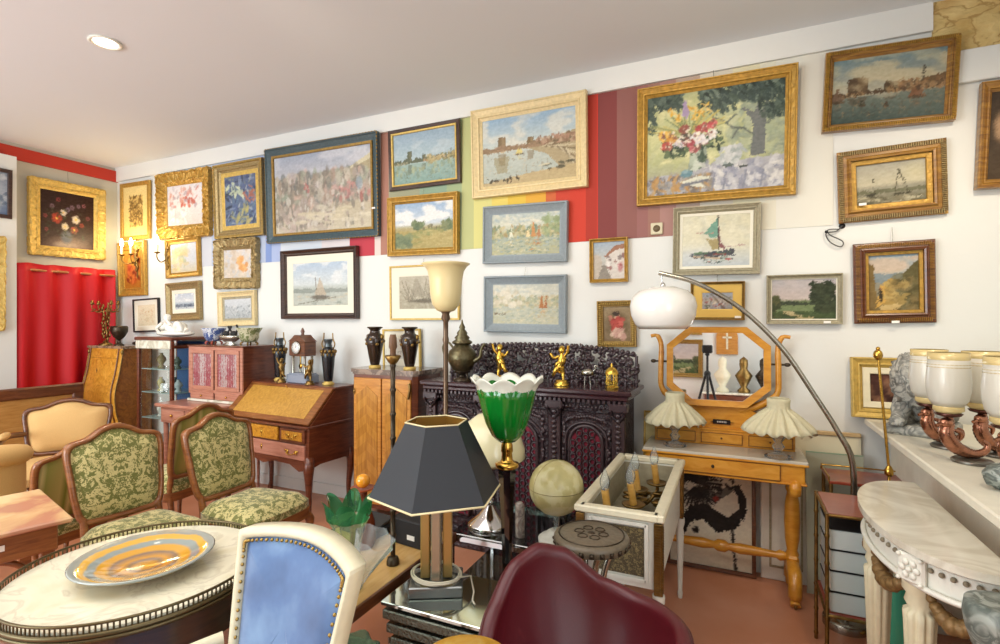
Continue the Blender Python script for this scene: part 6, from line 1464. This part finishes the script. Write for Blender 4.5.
t.rotation_euler = (R(-4), R(26), 0)
obj('body', MB().lathe([(.03, .012), (.035, .02), (.028, .05), (.036, .12), (.05, .19), (.072, .27)], 48, cap=False, rad=lambda th, r, z: (r*(1+.1*cos(7*th)*min(1, z*6)), z)), glass('bright_crystal', 'F2F8F6', alpha_mix=.25), t)
t = thing('decanter', 'small dark bottle with round orange glass stopper behind the green rimmed vase', 'bottle', (-1.585, 1.94, .451))
obj('bottle', MB().lathe([(.05, 0), (.06, .02), (.055, .12), (.03, .19), (.018, .22), (.02, .26)], 20), plain('brown_bottle', '6A3018', .15), t)
obj('saucer_rim', MB().lathe([(.02, .255), (.055, .27), (.057, .275), (.02, .265)], 20), plain('rust_glaze', '9A4420', .3), t)
obj('stopper', MB().sphere((0, 0, .305), .033, 20, 14), plain('orange_glass', 'E89820', .1, coat=.6), t)
t = thing('speaker_box', 'black electronic box with a small white label on the low wooden table', 'box', (-1.39, 2.09, .451), R(-8))
obj('case', MB().box((0, 0, .06), (.20, .14, .12), .006), blackmat, t); obj('label', MB().box((.03, -.071, .045), (.045, .002, .022)), labelw, t)
t = thing('turntable', 'flat black device with slanted lid beside the black electronic box', 'device', (-1.68, 2.10, .451), R(-8)); obj('case', MB().box((0, 0, .02), (.24, .16, .04), .006), blackmat, t); obj('lid', MB().at((0, 0, .05), (R(12), 0, 0)).box((0, 0, 0), (.22, .14, .012), .003), black, t)
# ---------------------------------------------------------------- small glass tray table in front
t = thing('lace_tray_table', 'low metal table with pierced tray top at the bottom of the photo', 'table', (-1.12, 1.27, 0), R(0))
obj('tray', MB().box((0, 0, .395), (.34, .26, .012), .003), tiern, t)
m = MB()
for s in (-1, 1): m.box((s*.168, 0, .415), (.012, .27, .03), .003).box((0, s*.128, .415), (.34, .012, .03), .003)
for k in range(22):
    for q in range(16): m.at((-.15+k*.3/21, -.11+q*.22/15, .4025)).box((0, 0, 0), (.008, .008, .004)).at()
obj('pierced_edge', m, tiern, t)
for sx in (-1, 1):
    for sy in (-1, 1): obj('leg', MB().cyl((sx*.15, sy*.11, 0), (sx*.15, sy*.11, .39), .009), steel, t)
o = obj('glass_bowl', MB().lathe([(.05, 0), (.055, .01), (.09, .03), (.12, .055), (.115, .058), (.08, .036), (.0, .02)], 48, rad=lambda th, r, z: (r*(1+.05*cos(8*th)*(r > .07)), z+.006*cos(8*th)*(r > .1))), glass('olive_glass', 'A8C0A0')); o.location = (-1.13, 1.27, .4055); tag(o, 'wavy pale green glass bowl on the pierced metal tray', 'bowl')
t = thing('round_side_table', 'small round side table of yellow burl wood just showing at the bottom edge', 'table', (-.575, 1.07, 0))
obj('tabletop', MB().lathe([(.10, .67), (.115, .675), (.117, .69), (.112, .70), (0, .70)], 40), wood('yellow_burl', 'C08820', 'D8A43C', 'E0B860', scale=(7, 7, 7), burl=True), t)
obj('column', MB().lathe([(.03, .04), (.02, .1), (.028, .4), (.018, .6), (.03, .67)], 16), walnut, t); obj('foot', MB().lathe([(.09, 0), (.09, .02), (.03, .05)], 24), walnut, t)
# ---------------------------------------------------------------- burgundy leather chair
lea = plain('burgundy_leather', '521019', .38, 0, .05, 250, .04, .55, .0)
t = thing('leather_chair', 'burgundy leather tub chair with curved back seen from behind', 'chair', (-.385, 1.385, 0), R(0))
def shell(a, k):
    """a 0..1 round the back (left arm to right arm), k 0..1 seat to rim"""
    th = R(205)-R(230)*a        # 205 deg .. -25 deg; 90 = away from the seat
    P = [(.0, .53), (.12, .64), (.22, .735), (.30, .765), (.38, .745), (.5, .655), (.6, .64), (.7, .65), (.82, .665), (.91, .65), (1, .55)]
    for (a0, z0), (a1, z1) in zip(P, P[1:]):
        if a0 <= a <= a1: s_ = (a-a0)/(a1-a0); s_ = s_*s_*(3-2*s_)*.5+s_*.5; zt = z0+(z1-z0)*s_; break
    z = .40+(zt-.40)*k; r = .205+.085*sin(min(1, k*1.05)*pi/2)
    return Vector((r*cos(th), r*sin(th), z))
def shell_solid(a, k):
    # k around the thickness: outside up, roll over the rim, inside down
    if k < .42: return shell(a, k/.42)
    if k < .58:
        q = (k-.42)/.16; p = shell(a, 1); c_ = Vector((p.x, p.y, 0)); n_ = c_.normalized(); cc = p-n_*.022
        an = q*pi; return cc+n_*.022*cos(an)+Vector((0, 0, .022*sin(an)))
    q = (1-k)/.42; p = shell(a, q); n_ = Vector((p.x, p.y, 0)).normalized(); return p-n_*.044
obj('shell', MB().grid(shell_solid, 60, 40), lea, t, solid=0)
m = MB(); m.tube([shell(a, 1)+Vector((0, 0, .0)) for a in np.linspace(.005, .995, 50)], .0045, 6); obj('piping', m, lea, t)
obj('seat', MB().lathe([(.0, .36), (.20, .36), (.235, .385), (.24, .42), (.22, .45), (.15, .465), (0, .47)], 36), lea, t)
obj('pedestal', MB().lathe([(.20, 0), (.205, .01), (.17, .02), (.03, .035), (.03, .36)], 32), chrome, t)
p = shell(.25, .95); o = obj('price_tag', MB().at(tuple(p+Vector((0, 0, 0))), (0, 0, R(50))).box((0, 0, 0), (.014, .012, .014), .002), labelw, t)
# ---------------------------------------------------------------- bamboo etagere
t = thing('etagere', 'brass bamboo side shelf unit with mahogany shelves right of the dressing table', 'shelf', (.56, 2.56, 0))
redsh = wood('red_mahogany_shelf', '7A3020', '8E3C28', '9C4A34', coat=.5)
# corners measured on the floor plan
zt = .70
def Zp(u, v, z): s_ = (z-EYE)*FPX/(322-v); dx, dy = _dir(u); return Vector((s_*dx, s_*dy, z))
A_, B2 = Zp(827, 513, zt), Zp(811, 490, zt)
x0, yF, yB = A_.x, A_.y, B2.y
W_, D_ = .30, max(.25, yB-yF)
t.location = (x0+W_/2, yF+D_/2, 0)
for z in (zt, .28): 
    obj('shelf', MB().box((0, 0, z-.008), (W_-.01, D_-.01, .014), .002), redsh, t)
    m = MB()
    for s in (-1, 1): m.cyl((s*W_/2, -D_/2, z-.008), (s*W_/2, D_/2, z-.008), .007, seg=8).cyl((-W_/2, s*D_/2, z-.008), (W_/2, s*D_/2, z-.008), .007, seg=8)
    obj('rail', m, brass_old, t)
for sx in (-1, 1):
    for sy in (-1, 1):
        pr = [(.008, 0)]
        for k in range(6): pr += [(.008, .02+k*.115), (.011, .03+k*.115), (.008, .04+k*.115)]
        obj('leg', MB().lathe(pr+[(.008, zt)], 8, (sx*W_/2, sy*D_/2, 0)), brass_old, t)
# stacked grey glass drawers on its lower shelf
gb = plain('frosted_grey_glass', 'C2CCCC', .2, coat=.3)
gx, gy = t.location.x, t.location.y
for k in range(4):
    o = obj('glass_drawer', MB().box((0, 0, .042), (W_-.03, D_-.04, .083), .003).mat(1).box((0, 0, .0852), (W_-.024, D_-.034, .0026), .0005), [gb, blackmat]); o.location = (gx, gy, .28+.088*k); tag(o, 'grey frosted glass tray in the stack on the lower shelf, %s' % ('lowest', 'second from below', 'third from below', 'topmost')[k], 'glass tray', 'stacked grey glass trays')
# second, higher shelf piece behind it
t = thing('wall_shelf', 'narrow mahogany console shelf with brass gallery behind the bamboo shelf unit', 'shelf', (.60, 3.16, 0))
obj('shelf', MB().box((0, 0, .70), (.34, .26, .016), .003), redsh, t)
m = MB()
for s in (-1, 1): m.cyl((s*.17, -.13, .725), (s*.17, .13, .725), .004, seg=6)
m.cyl((-.17, .13, .725), (.17, .13, .725), .004, seg=6)
for x, y in ((-.17, -.13), (-.17, .13), (.17, -.13), (.17, .13), (.17, 0)): m.cyl((x, y, .70), (x, y, .73), .004, seg=6)
obj('gallery', m, brass, t); obj('price_tag', MB().box((.02, -.132, .70), (.05, .003, .018)), labelw, t)
for sx in (-1, 1):
    for sy in (-1, 1): obj('leg', MB().cyl((sx*.16, sy*.12, 0), (sx*.16, sy*.12, .692), .009), brass_old, t)
# ---------------------------------------------------------------- stone mantel
mst = plain('white_stone', 'E6E0CE', .45, 0, .1, 20, .05)
t = thing('mantelpiece', 'white marble mantel shelf along the right side carrying glass candle holders', 'mantelpiece', (.66, 2.0, 0))
y0, y1 = -1.2, 1.42
obj('shelf', MB().box((.34, (y0+y1)/2, .955), (.70, y1-y0, .035), .006).box((.35, (y0+y1)/2, .925), (.66, y1-y0-.02, .028), .008), mst, t)
obj('frieze', MB().box((.38, (y0+y1)/2, .81), (.56, y1-y0-.06, .20), .004), mst, t)
for y in (y1-.16, y0+.16): obj('jamb', MB().box((.38, y, .36), (.56, .26, .72), .006), mst, t)
obj('hearth_back', MB().box((.5, (y0+y1)/2, .36), (.3, y1-y0-.5, .72)), plain('hearth_slate', '9CA09C', .5), t)
# ---------------------------------------------------------------- half-moon console
t = thing('console_table', 'half round white console with marble top, pierced frieze and gilt garlands', 'console table', (.655, 2.13, 0))
zt = .86
def hm(r, n_=28): return [(-.255*r*abs(sin(a))**.75, .43*r*cos(a)) for a in np.linspace(0, pi, n_+1)]
top = [(x, y) for x, y in hm(1)]
obj('marble_top', MB().prism(top, zt-.022, zt, False), marble('beige_marble', 'DDD8C8', 'CCC4B2', 3), t, bevel=.004)
fr_ = MB(); H_ = hm(.90); fr_.prism(H_, zt-.115, zt-.024); fr_.mat(1)
HH = hm(.912, 60)
for k, (x, y) in enumerate(HH[2:-2]):
    if k % 2 == 0: fr_.sphere((x, y, zt-.055), .0075, 8, 6)
obj('frieze', fr_, [whitep, plain('dark_hole', '8A7E68', .8)], t)
m = MB(); m.tube([(x, y, zt-.028) for x, y in hm(.93, 50)], .008, 6); m.tube([(x, y, zt-.112) for x, y in hm(.93, 50)], .009, 6)
obj('moulding', m, whitep, t)
fl_ = lambda th, r, z: r*(1-.16*(cos(9*th) > .0)*(.1 < z < .66))
for k, a in enumerate((R(28), R(84), R(134))):
    x, y = -.255*.80*abs(sin(a))**.75, .43*.80*cos(a)
    obj('leg', MB().lathe([(.014, 0), (.022, .03), (.016, .06), (.022, .10), (.040, .62), (.042, .65), (.028, .66), (.038, .68), (.032, .70), (.043, .715), (.043, zt-.11)], 72, (x, y, 0), rad=fl_), plain('ivory_paint', 'DDD4B4', .45, 0, .1, 40, .06), t)
    if k == 1: continue
    m = MB(); n_ = Vector((x/.255, y/.43, 0)).normalized(); bx, by = x*1.19, y*1.19
    c_ = Vector((bx, by, zt-.07)); tx = Vector((-n_.y, n_.x, 0))
    m.at((bx, by, zt-.07), (0, 0, atan2(n_.y, n_.x))).box((0, 0, 0), (.02, .075, .082), .006)
    for q in range(6): m.sphere((.012, .02*cos(q*pi/3), .02*sin(q*pi/3)), .010, 7, 5, (.6, 1, 1))
    m.sphere((.014, 0, 0), .008, 7, 5)
    for q in range(4): m.sphere((.012, .03*(1 if q % 2 else -1), .034*(1 if q > 1 else -1)), .007, 6, 4)
    m.at(); obj('rosette_block', m, whitep, t)
gar = plain('old_gilt_garland', '86683E', .5, .3, .4, 60, .3)
for a0, a1 in ((R(36), R(78)), (R(88), R(126)), (R(142), R(172))):
    m = MB()
    for q in range(21):
        s_ = q/20; a = a0+(a1-a0)*s_; z = zt-.135-.055*sin(pi*s_); m.sphere((-.255*.86*abs(sin(a))**.75, .43*.86*cos(a), z), (.008+.017*sin(pi*s_))+.004*sin(q*2.3), 7, 5, (1, 1, .9))
    obj('garland', m, gar, t)
o = obj('vase', MB().lathe([(.05, 0), (.055, .01), (.06, .1), (.075, .3), (.07, .42), (.055, .5), (.06, .54), (.05, .54), (.05, .4), (0, .05)], 28), plain('teal_glaze', '3CA888', .15, coat=.5)); o.location = (.545, 2.42, 0); o.name = 'floor_vase'; tag(o, 'tall turquoise glazed vase standing on the floor under the console', 'vase')
# ---------------------------------------------------------------- brass standard
t = thing('brass_stand', 'thin brass rod stand with a small knob rising in front of the mantel picture', 'stand', (.60, 2.93, 0))
q = lambda u, v: tuple(PY(u, v, 2.93)-Vector((.60, 2.93, 0)))
T_ = q(878, 355); B_2 = q(889, 470)
obj('rod', MB().cyl((B_2[0], 0, .06), (B_2[0], 0, B_2[2]), .006).tube([(B_2[0], 0, B_2[2]), T_], .006, 8), brass, t)
obj('finial', MB().sphere(T_, .02, 12, 8, (1, 1, 1.3)).sphere((T_[0], 0, T_[2]+.03), .009), brass, t)
obj('collar', MB().lathe([(.008, B_2[2]-.03), (.018, B_2[2]-.02), (.018, B_2[2]), (.008, B_2[2]+.02)], 12, (B_2[0], 0, 0)), brass, t)
obj('base', MB().lathe([(.05, 0), (.05, .012), (.02, .03), (.01, .07)], 20, (B_2[0], 0, 0)), brass, t)
# ---------------------------------------------------------------- things on the mantel
MZ = .9735
tt = thing('framed_painting', 'small dark picture in wide gilt frame leaning on the mantel behind the stone lion', 'painting', (.79, WALL-.045, MZ+.001)); tt.rotation_euler = (R(-7), 0, 0)
W2, H2 = .40, .33
f = frame_mesh(W2, H2, .055, PROF['deep']); f.v = [(x, y, z+H2/2) for x, y, z in f.v]; obj('frame', f, goldp, tt)
f = frame_mesh(W2-.11, H2-.11, .035, PROF['flat']); f.v = [(x, y, z+H2/2) for x, y, z in f.v]; obj('liner', f, cream, tt)
me = canvas_mesh(W2-.175, H2-.175, p_mantelpic, 105, 5); co = bpy.data.objects.new('canvas', me); C.objects.link(co); co.parent = tt; co.location = (0, -.008, H2/2)
# stone lion
stone = marble('grey_carved_stone', 'BCBAB0', '7C7C78', 16, .7, .15)
t = thing('stone_lion', 'grey carved stone lion crouching on the mantel behind the candle holders', 'sculpture', (.82, 3.08, MZ), R(-22)); t.scale = (1.0, .9, 1.15)
nd = lambda f_, a_: (lambda d: a_*(noise.noise(d*f_)+.5*noise.noise(d*f_*2.3)))
m = MB(); m.box((0, 0, .02), (.26, .34, .04), .01); obj('plinth', m, stone, t)
m = MB(); m.sphere((0, .06, .13), .115, 28, 18, (.85, 1.2, .85), nd(3, .2)); m.sphere((0, -.08, .21), .10, 32, 22, (1, .9, 1.05), nd(5, .4)); m.sphere((0, -.15, .20), .055, 18, 12, (1, 1, .85), nd(4, .15)); m.sphere((0, -.205, .185), .016, 8, 6, (1.5, 1, .8))
for s in (-1, 1):
    m.sphere((s*.032, -.19, .225), .010, 8, 6); m.sphere((s*.07, -.07, .30), .022, 8, 6, (1, .7, 1.2), nd(3, .2)); m.tube(spl([(s*.07, -.02, .14), (s*.075, -.1, .08), (s*.075, -.155, .05)], 4, False), [.042]*4+[.034]*3+[.028]*2, 10); m.sphere((s*.075, -.165, .055), .033, 12, 8, (1, 1.2, .6), nd(5, .2)); m.sphere((s*.09, .12, .09), .055, 14, 10, (.7, 1.2, 1), nd(4, .2))
    for k in range(3): m.sphere((s*.075+(k-1)*.018, -.198, .05), .012, 7, 5)
m.sphere((0, -.06, .22), .105, 40, 28, (1.15, .8, 1.12), nd(9, .14))
obj('body', m, stone, t)
# seahorse hurricane candle holders
frost = plain('frosted_glass', 'FAF6E8', .3, coat=.2); nt = frost.node_tree; bb = nt.nodes['Principled BSDF']; bb.inputs['Transmission Weight'].default_value = .35; bb.inputs['Subsurface Weight'].default_value = .0
copper = plain('copper_pink', 'A8745C', .2, .9, .2, 50, .3); coppd = plain('dark_copper', '5C3C34', .22, .85)
def hurricane(label, loc, rz):
    t = thing('candle_holder', label, 'candle holder', loc, rz)
    obj('base', MB().lathe([(.062, 0), (.064, .008), (.056, .014), (.02, .018)], 28), plain('pewter_dark', '6E6A62', .3, .8), t)
    gx = -.085
    P = spl([(gx, 0, .174), (gx, 0, .145), (gx-.008, 0, .11), (gx+.012, 0, .07), (gx+.05, 0, .042), (.012, 0, .032), (.046, 0, .045), (.052, 0, .068), (.036, 0, .080)], 8, False)
    n_ = len(P); rr_ = [(.011+.013*sin(min(1, (i/n_)*1.5)*pi) if i/n_ < .6 else .015*(1-(i/n_-.6)*1.7))*(1+.10*(i % 2)) for i in range(n_)]
    obj('seahorse', MB().tube(P, [max(r_, .003) for r_ in rr_], 12).sphere((gx-.012, -.006, .15), .019, 10, 8, (1.3, 1, 1)).tube([(gx-.02, -.006, .148), (gx-.05, -.008, .138)], [.009, .006], 7).tube(spl([(gx+.02, 0, .12), (gx+.045, 0, .11), (gx+.04, 0, .085)], 3, False), [.004, .008, .009, .009, .008, .006, .003], 6), copper, t)
    obj('cup', MB().lathe([(.012, .168), (.038, .176), (.044, .184), (.03, .188)], 20, (gx, 0, 0)), coppd, t)
    obj('glass_foot', MB().lathe([(.034, .186), (.047, .196), (.046, .212)], 28, (gx, 0, 0)), plain('amber_band', 'DCC68C', .25, .1), t)
    obj('glass_chimney', MB().lathe([(.042, .210), (.058, .235), (.065, .275), (.066, .31), (.062, .36), (.061, .385)], 32, (gx, 0, 0), cap=False), frost, t, solid=.003)
    obj('gilt_rim', MB().lathe([(.0615, .382), (.0630, .39), (.0630, .412), (.0605, .412)], 32, (gx, 0, 0), cap=False).tube([(gx+.0635*cos(a), .0635*sin(a), .358) for a in np.linspace(0, 2*pi, 32)[:-1]], .0013, 4, closed=True).tube([(gx+.063*cos(a), .063*sin(a), .368) for a in np.linspace(0, 2*pi, 32)[:-1]], .0011, 4, closed=True), plain('amber_band', '', .2), t); return t
# measured: u/v of base centre on the mantel
def onM(u, v): return Zp(u, v, MZ)
h1 = onM(940, 448); h2 = onM(966, 466)
hh = hurricane('frosted glass candle holder, leftmost of the four on the mantel', (.82, 2.752, MZ), R(24))
dup(hh, (.812, 2.495, MZ), R(20), 'frosted glass candle holder in front, second from the left on the mantel')
dup(hh, (.955, 2.66, MZ), R(30), 'frosted glass candle holder at the back, behind the second and fourth ones')
dup(hh, (.90, 2.28, MZ), R(24), 'frosted glass candle holder standing nearest, rightmost of the four on the mantel')
o = obj('stone_block', MB().sphere((0, 0, .05), .07, 24, 16, (1.2, 1, .72), nd(4, .25)), marble('green_grey_stone', '9AA098', '5C645E', 14, .4, .15)); o.location = (.79, 2.13, MZ); o.scale = (.85,)*3; tag(o, 'rough grey green stone lump on the mantel at the right edge', 'stone')
# dark stone vessel at lower right
t = thing('stone_vessel', 'dark green marble cup on gilt feet at the lower right corner', 'vessel', (.585, 1.60, 0))
gst = marble('green_grey_stone', '', '')
obj('bowl', MB().lathe([(.0, .66), (.03, .665), (.055, .70), (.075, .76), (.082, .80), (.078, .83), (.06, .835)], 28), gst, t)
obj('foot', MB().sphere((0, 0, .64), .04, 14, 10, (1, 1, .7), nd(4, .3)).sphere((.02, -.03, .60), .03, 12, 8).sphere((-.02, .02, .60), .03, 12, 8), gold, t)
obj('pillar', MB().lathe([(.09, 0), (.09, .02), (.04, .05), (.035, .5), (.06, .56), (.05, .585)], 20), mst, t)
# ---------------------------------------------------------------- heron print and panels leaning on the wall
def leaning(label, x0, x1, h, y, fw, fmat, fn, name='framed_print', cat='print', tilt=-6, liner=None, lw=0, z=0.001):
    W = x1-x0; t = thing(name, label, cat, ((x0+x1)/2, y, z)); t.rotation_euler = (R(tilt), 0, 0)
    f = frame_mesh(W, h, fw, PROF['flat']); f.v = [(a, b_, c_+h/2) for a, b_, c_ in f.v]; obj('frame', f, fmat, t)
    w, hh_ = W-2*fw, h-2*fw
    if liner: l = frame_mesh(w, hh_, lw, [(0, 0), (0, .013), (1, .011), (1, 0)]); l.v = [(a, b_, c_+h/2) for a, b_, c_ in l.v]; obj('liner', l, liner, t); w -= 2*lw; hh_ -= 2*lw
    me = canvas_mesh(w+.004, hh_+.004, fn, 150, 9); c_ = bpy.data.objects.new('canvas', me); C.objects.link(c_); c_.parent = t; c_.location = (0, -.008, h/2)
    return t
leaning('large print of a black heron on cream paper leaning behind the dressing table', -.385, .115, .64, WALL-.09, .022, walnut, p_heron)
def p_poster(c): c.grad([(0, 'CFC48C'), (1, 'D8CC98')]); c.dabs(14, .2, .3, .8, .7, ['F0ECD8'], .06, .4, .7)
leaning('tall cream print in thin gilt frame leaning between carved cabinet and dressing table', -.535, -.43, .93, WALL-.11, .012, goldp, p_poster)
t = thing('door_panel', 'white painted panel leaning behind the dressing table leg', 'panel', (.27, WALL-.065, .001)); t.rotation_euler = (R(-1), 0, 0)
obj('board', MB().box((0, 0, .36), (.26, .02, .72), .004), whitep, t); m = MB()
for s in (-1, 1): m.box((s*.08, -.012, .36), (.012, .008, .56)).box((0, -.012, .36+s*.28), (.17, .008, .012))
obj('moulding', m, greyg, t)
t = thing('glass_sheet', 'large greenish glass sheet leaning on the wall under the country landscape', 'glass sheet', (.50, WALL-.16, .001)); t.rotation_euler = (R(-4), 0, 0)
obj('sheet', MB().box((0, 0, .385), (.27, .008, .77)), plain('green_grey_glass', 'ACAE9A', .15, coat=.6), t)
obj('edge', MB().box((0, 0, .773), (.27, .012, .006)), plain('glass_edge', '88A088', .1), t)
t = thing('leaning_board', 'pale board with tan wooden top edge behind the glass sheet', 'board', (.42, WALL-.033, .001)); t.rotation_euler = (R(-.7), 0, 0)
obj('board', MB().box((0, 0, .43), (.44, .012, .86)), plain('cream_board', 'DCD4B8', .7), t); obj('top_edge', MB().box((0, -.004, .868), (.44, .026, .022), .003), wood('tan_edge', 'B09468', 'C0A478', 'CCB48C', coat=0), t)
# socket and cable
p = PY(657, 229, WALL); t = thing('wall_socket', 'small square beige wall socket below the striped paint', 'socket', (p.x, WALL-.004, p.z))
obj('plate', MB().box((0, -.008, 0), (.075, .016, .075), .004), plain('beige_plastic', 'CFC6A8', .5), t); obj('hole', MB().at((0, -.017, 0), (R(90), 0, 0)).lathe([(.022, 0), (.022, .002), (0, .002)], 20), plain('brown_plastic', '6A5A40', .5), t)
p = PY(842, 226, WALL); t = thing('cable_stub', 'loose coiled black cable hanging from a dark hole in the wall', 'cable', (p.x, WALL, p.z))
obj('hole', MB().at((0, -.001, 0), (R(90), 0, 0)).lathe([(.016, -.002), (.016, .002), (0, .002)], 16), blackmat, t)
obj('cable', MB().tube(spl([(0, -.01, 0), (-.03, -.02, -.03), (-.08, -.02, -.04), (-.06, -.02, -.09), (-.01, -.02, -.12), (0, -.02, -.09), (-.06, -.02, -.05), (-.07, -.02, -.02), (-.02, -.02, -.02)], 5, False), .0032, 6), plain('grey_cable', '4C4C4C', .5), t)
obj('plug', MB().box((-.078, -.02, -.03), (.016, .014, .014), .003), blackmat, t)
# blue edged floor mat strip
t = thing('rug', 'pale floor mat with a blue border on the terracotta floor behind the leather chair', 'rug', (.02, 2.17, 0), R(-10)); obj('mat', MB().box((0, 0, .004), (.5, .30, .006), .002), plain('pale_mat', 'C8BCA0', .9), t); obj('border', MB().box((0, .15, .005), (.5, .03, .008), .002), plain('blue_border', '3C5C84', .8), t)
# ---------------------------------------------------------------- seen in the dressing mirror: the wall behind the lens
Yf = FRONT+.03
def backpic(label, x, z, W, H, fm, fn, fw=.05):
    t = thing('framed_painting', label, 'painting', (x, FRONT+.004, z)); t.rotation_euler = (0, 0, R(180))
    f = frame_mesh(W, H, fw, PROF['deep']); obj('frame', f, fm, t)
    me = canvas_mesh(W-2*fw, H-2*fw, fn, 60, 3); c_ = bpy.data.objects.new('canvas', me); C.objects.link(c_); c_.parent = t; c_.location = (0, -.01, 0)
backpic('landscape in gilt frame on the wall seen in the dressing mirror, upper', -.36, 2.02, .75, .5, gold, p_port3); backpic('large dark landscape on the wall seen in the dressing mirror, lower', -.36, 1.38, .78, .62, oldg, p_country, .07)
t = thing('wall_plaque', 'arched wooden plaque with a white cross seen in the dressing mirror', 'plaque', (.39, FRONT+.004, 1.68)); t.rotation_euler = (0, 0, R(180))
m = MB().plate([(-.16, -.22), (.16, -.22)]+[(.16*cos(a), .06+.16*sin(a)) for a in np.linspace(0, pi, 12)], -.04, 0); obj('board', m, honey, t); obj('cross', MB().box((0, -.045, 0), (.03, .012, .28), .003).box((0, -.045, .05), (.14, .012, .03), .003), cream, t)
t = thing('marble_commode', 'dark chest with white marble top seen in the dressing mirror', 'chest', (.68, FRONT+.35, 0)); obj('body', MB().box((0, 0, .42), (1.3, .5, .84), .01), mahog, t); obj('marble_top', MB().box((0, 0, .855), (1.38, .56, .03), .006), wmarble, t)
for i, x in enumerate((.30, .60, .88)):
    o = obj('ornament', MB().lathe([(.08, 0), (.09, .03), (.04, .07), (.09, .16), (.12, .22), (.05, .30), (.06, .36), (.055, .42), (.0, .46)], 20), (cream, brass_old, bronze)[i]); o.location = (x, FRONT+.35, .871); o.scale = (1.05, 1.05, 1.2); tag(o, '%s ornament on the marble chest seen in the dressing mirror' % ('cream', 'brass', 'dark bronze')[i], 'ornament')
t = thing('tripod', 'black photo tripod with camera seen in the dressing mirror', 'tripod', (0, -.12, 0))
for a in (R(90), R(210), R(330)): obj('leg', MB().tube([(.02*cos(a), .02*sin(a), 1.15), (.35*cos(a), .35*sin(a), 0.01)], [.016, .011], 8), blackmat, t)
obj('column', MB().cyl((0, 0, 1.05), (0, 0, 1.38), .014).sphere((0, 0, 1.16), .04, 12, 8), blackmat, t); obj('camera_body', MB().box((0, -.03, 1.46), (.12, .07, .10), .012).box((0, -.03, 1.395), (.05, .06, .03), .005), blackmat, t)
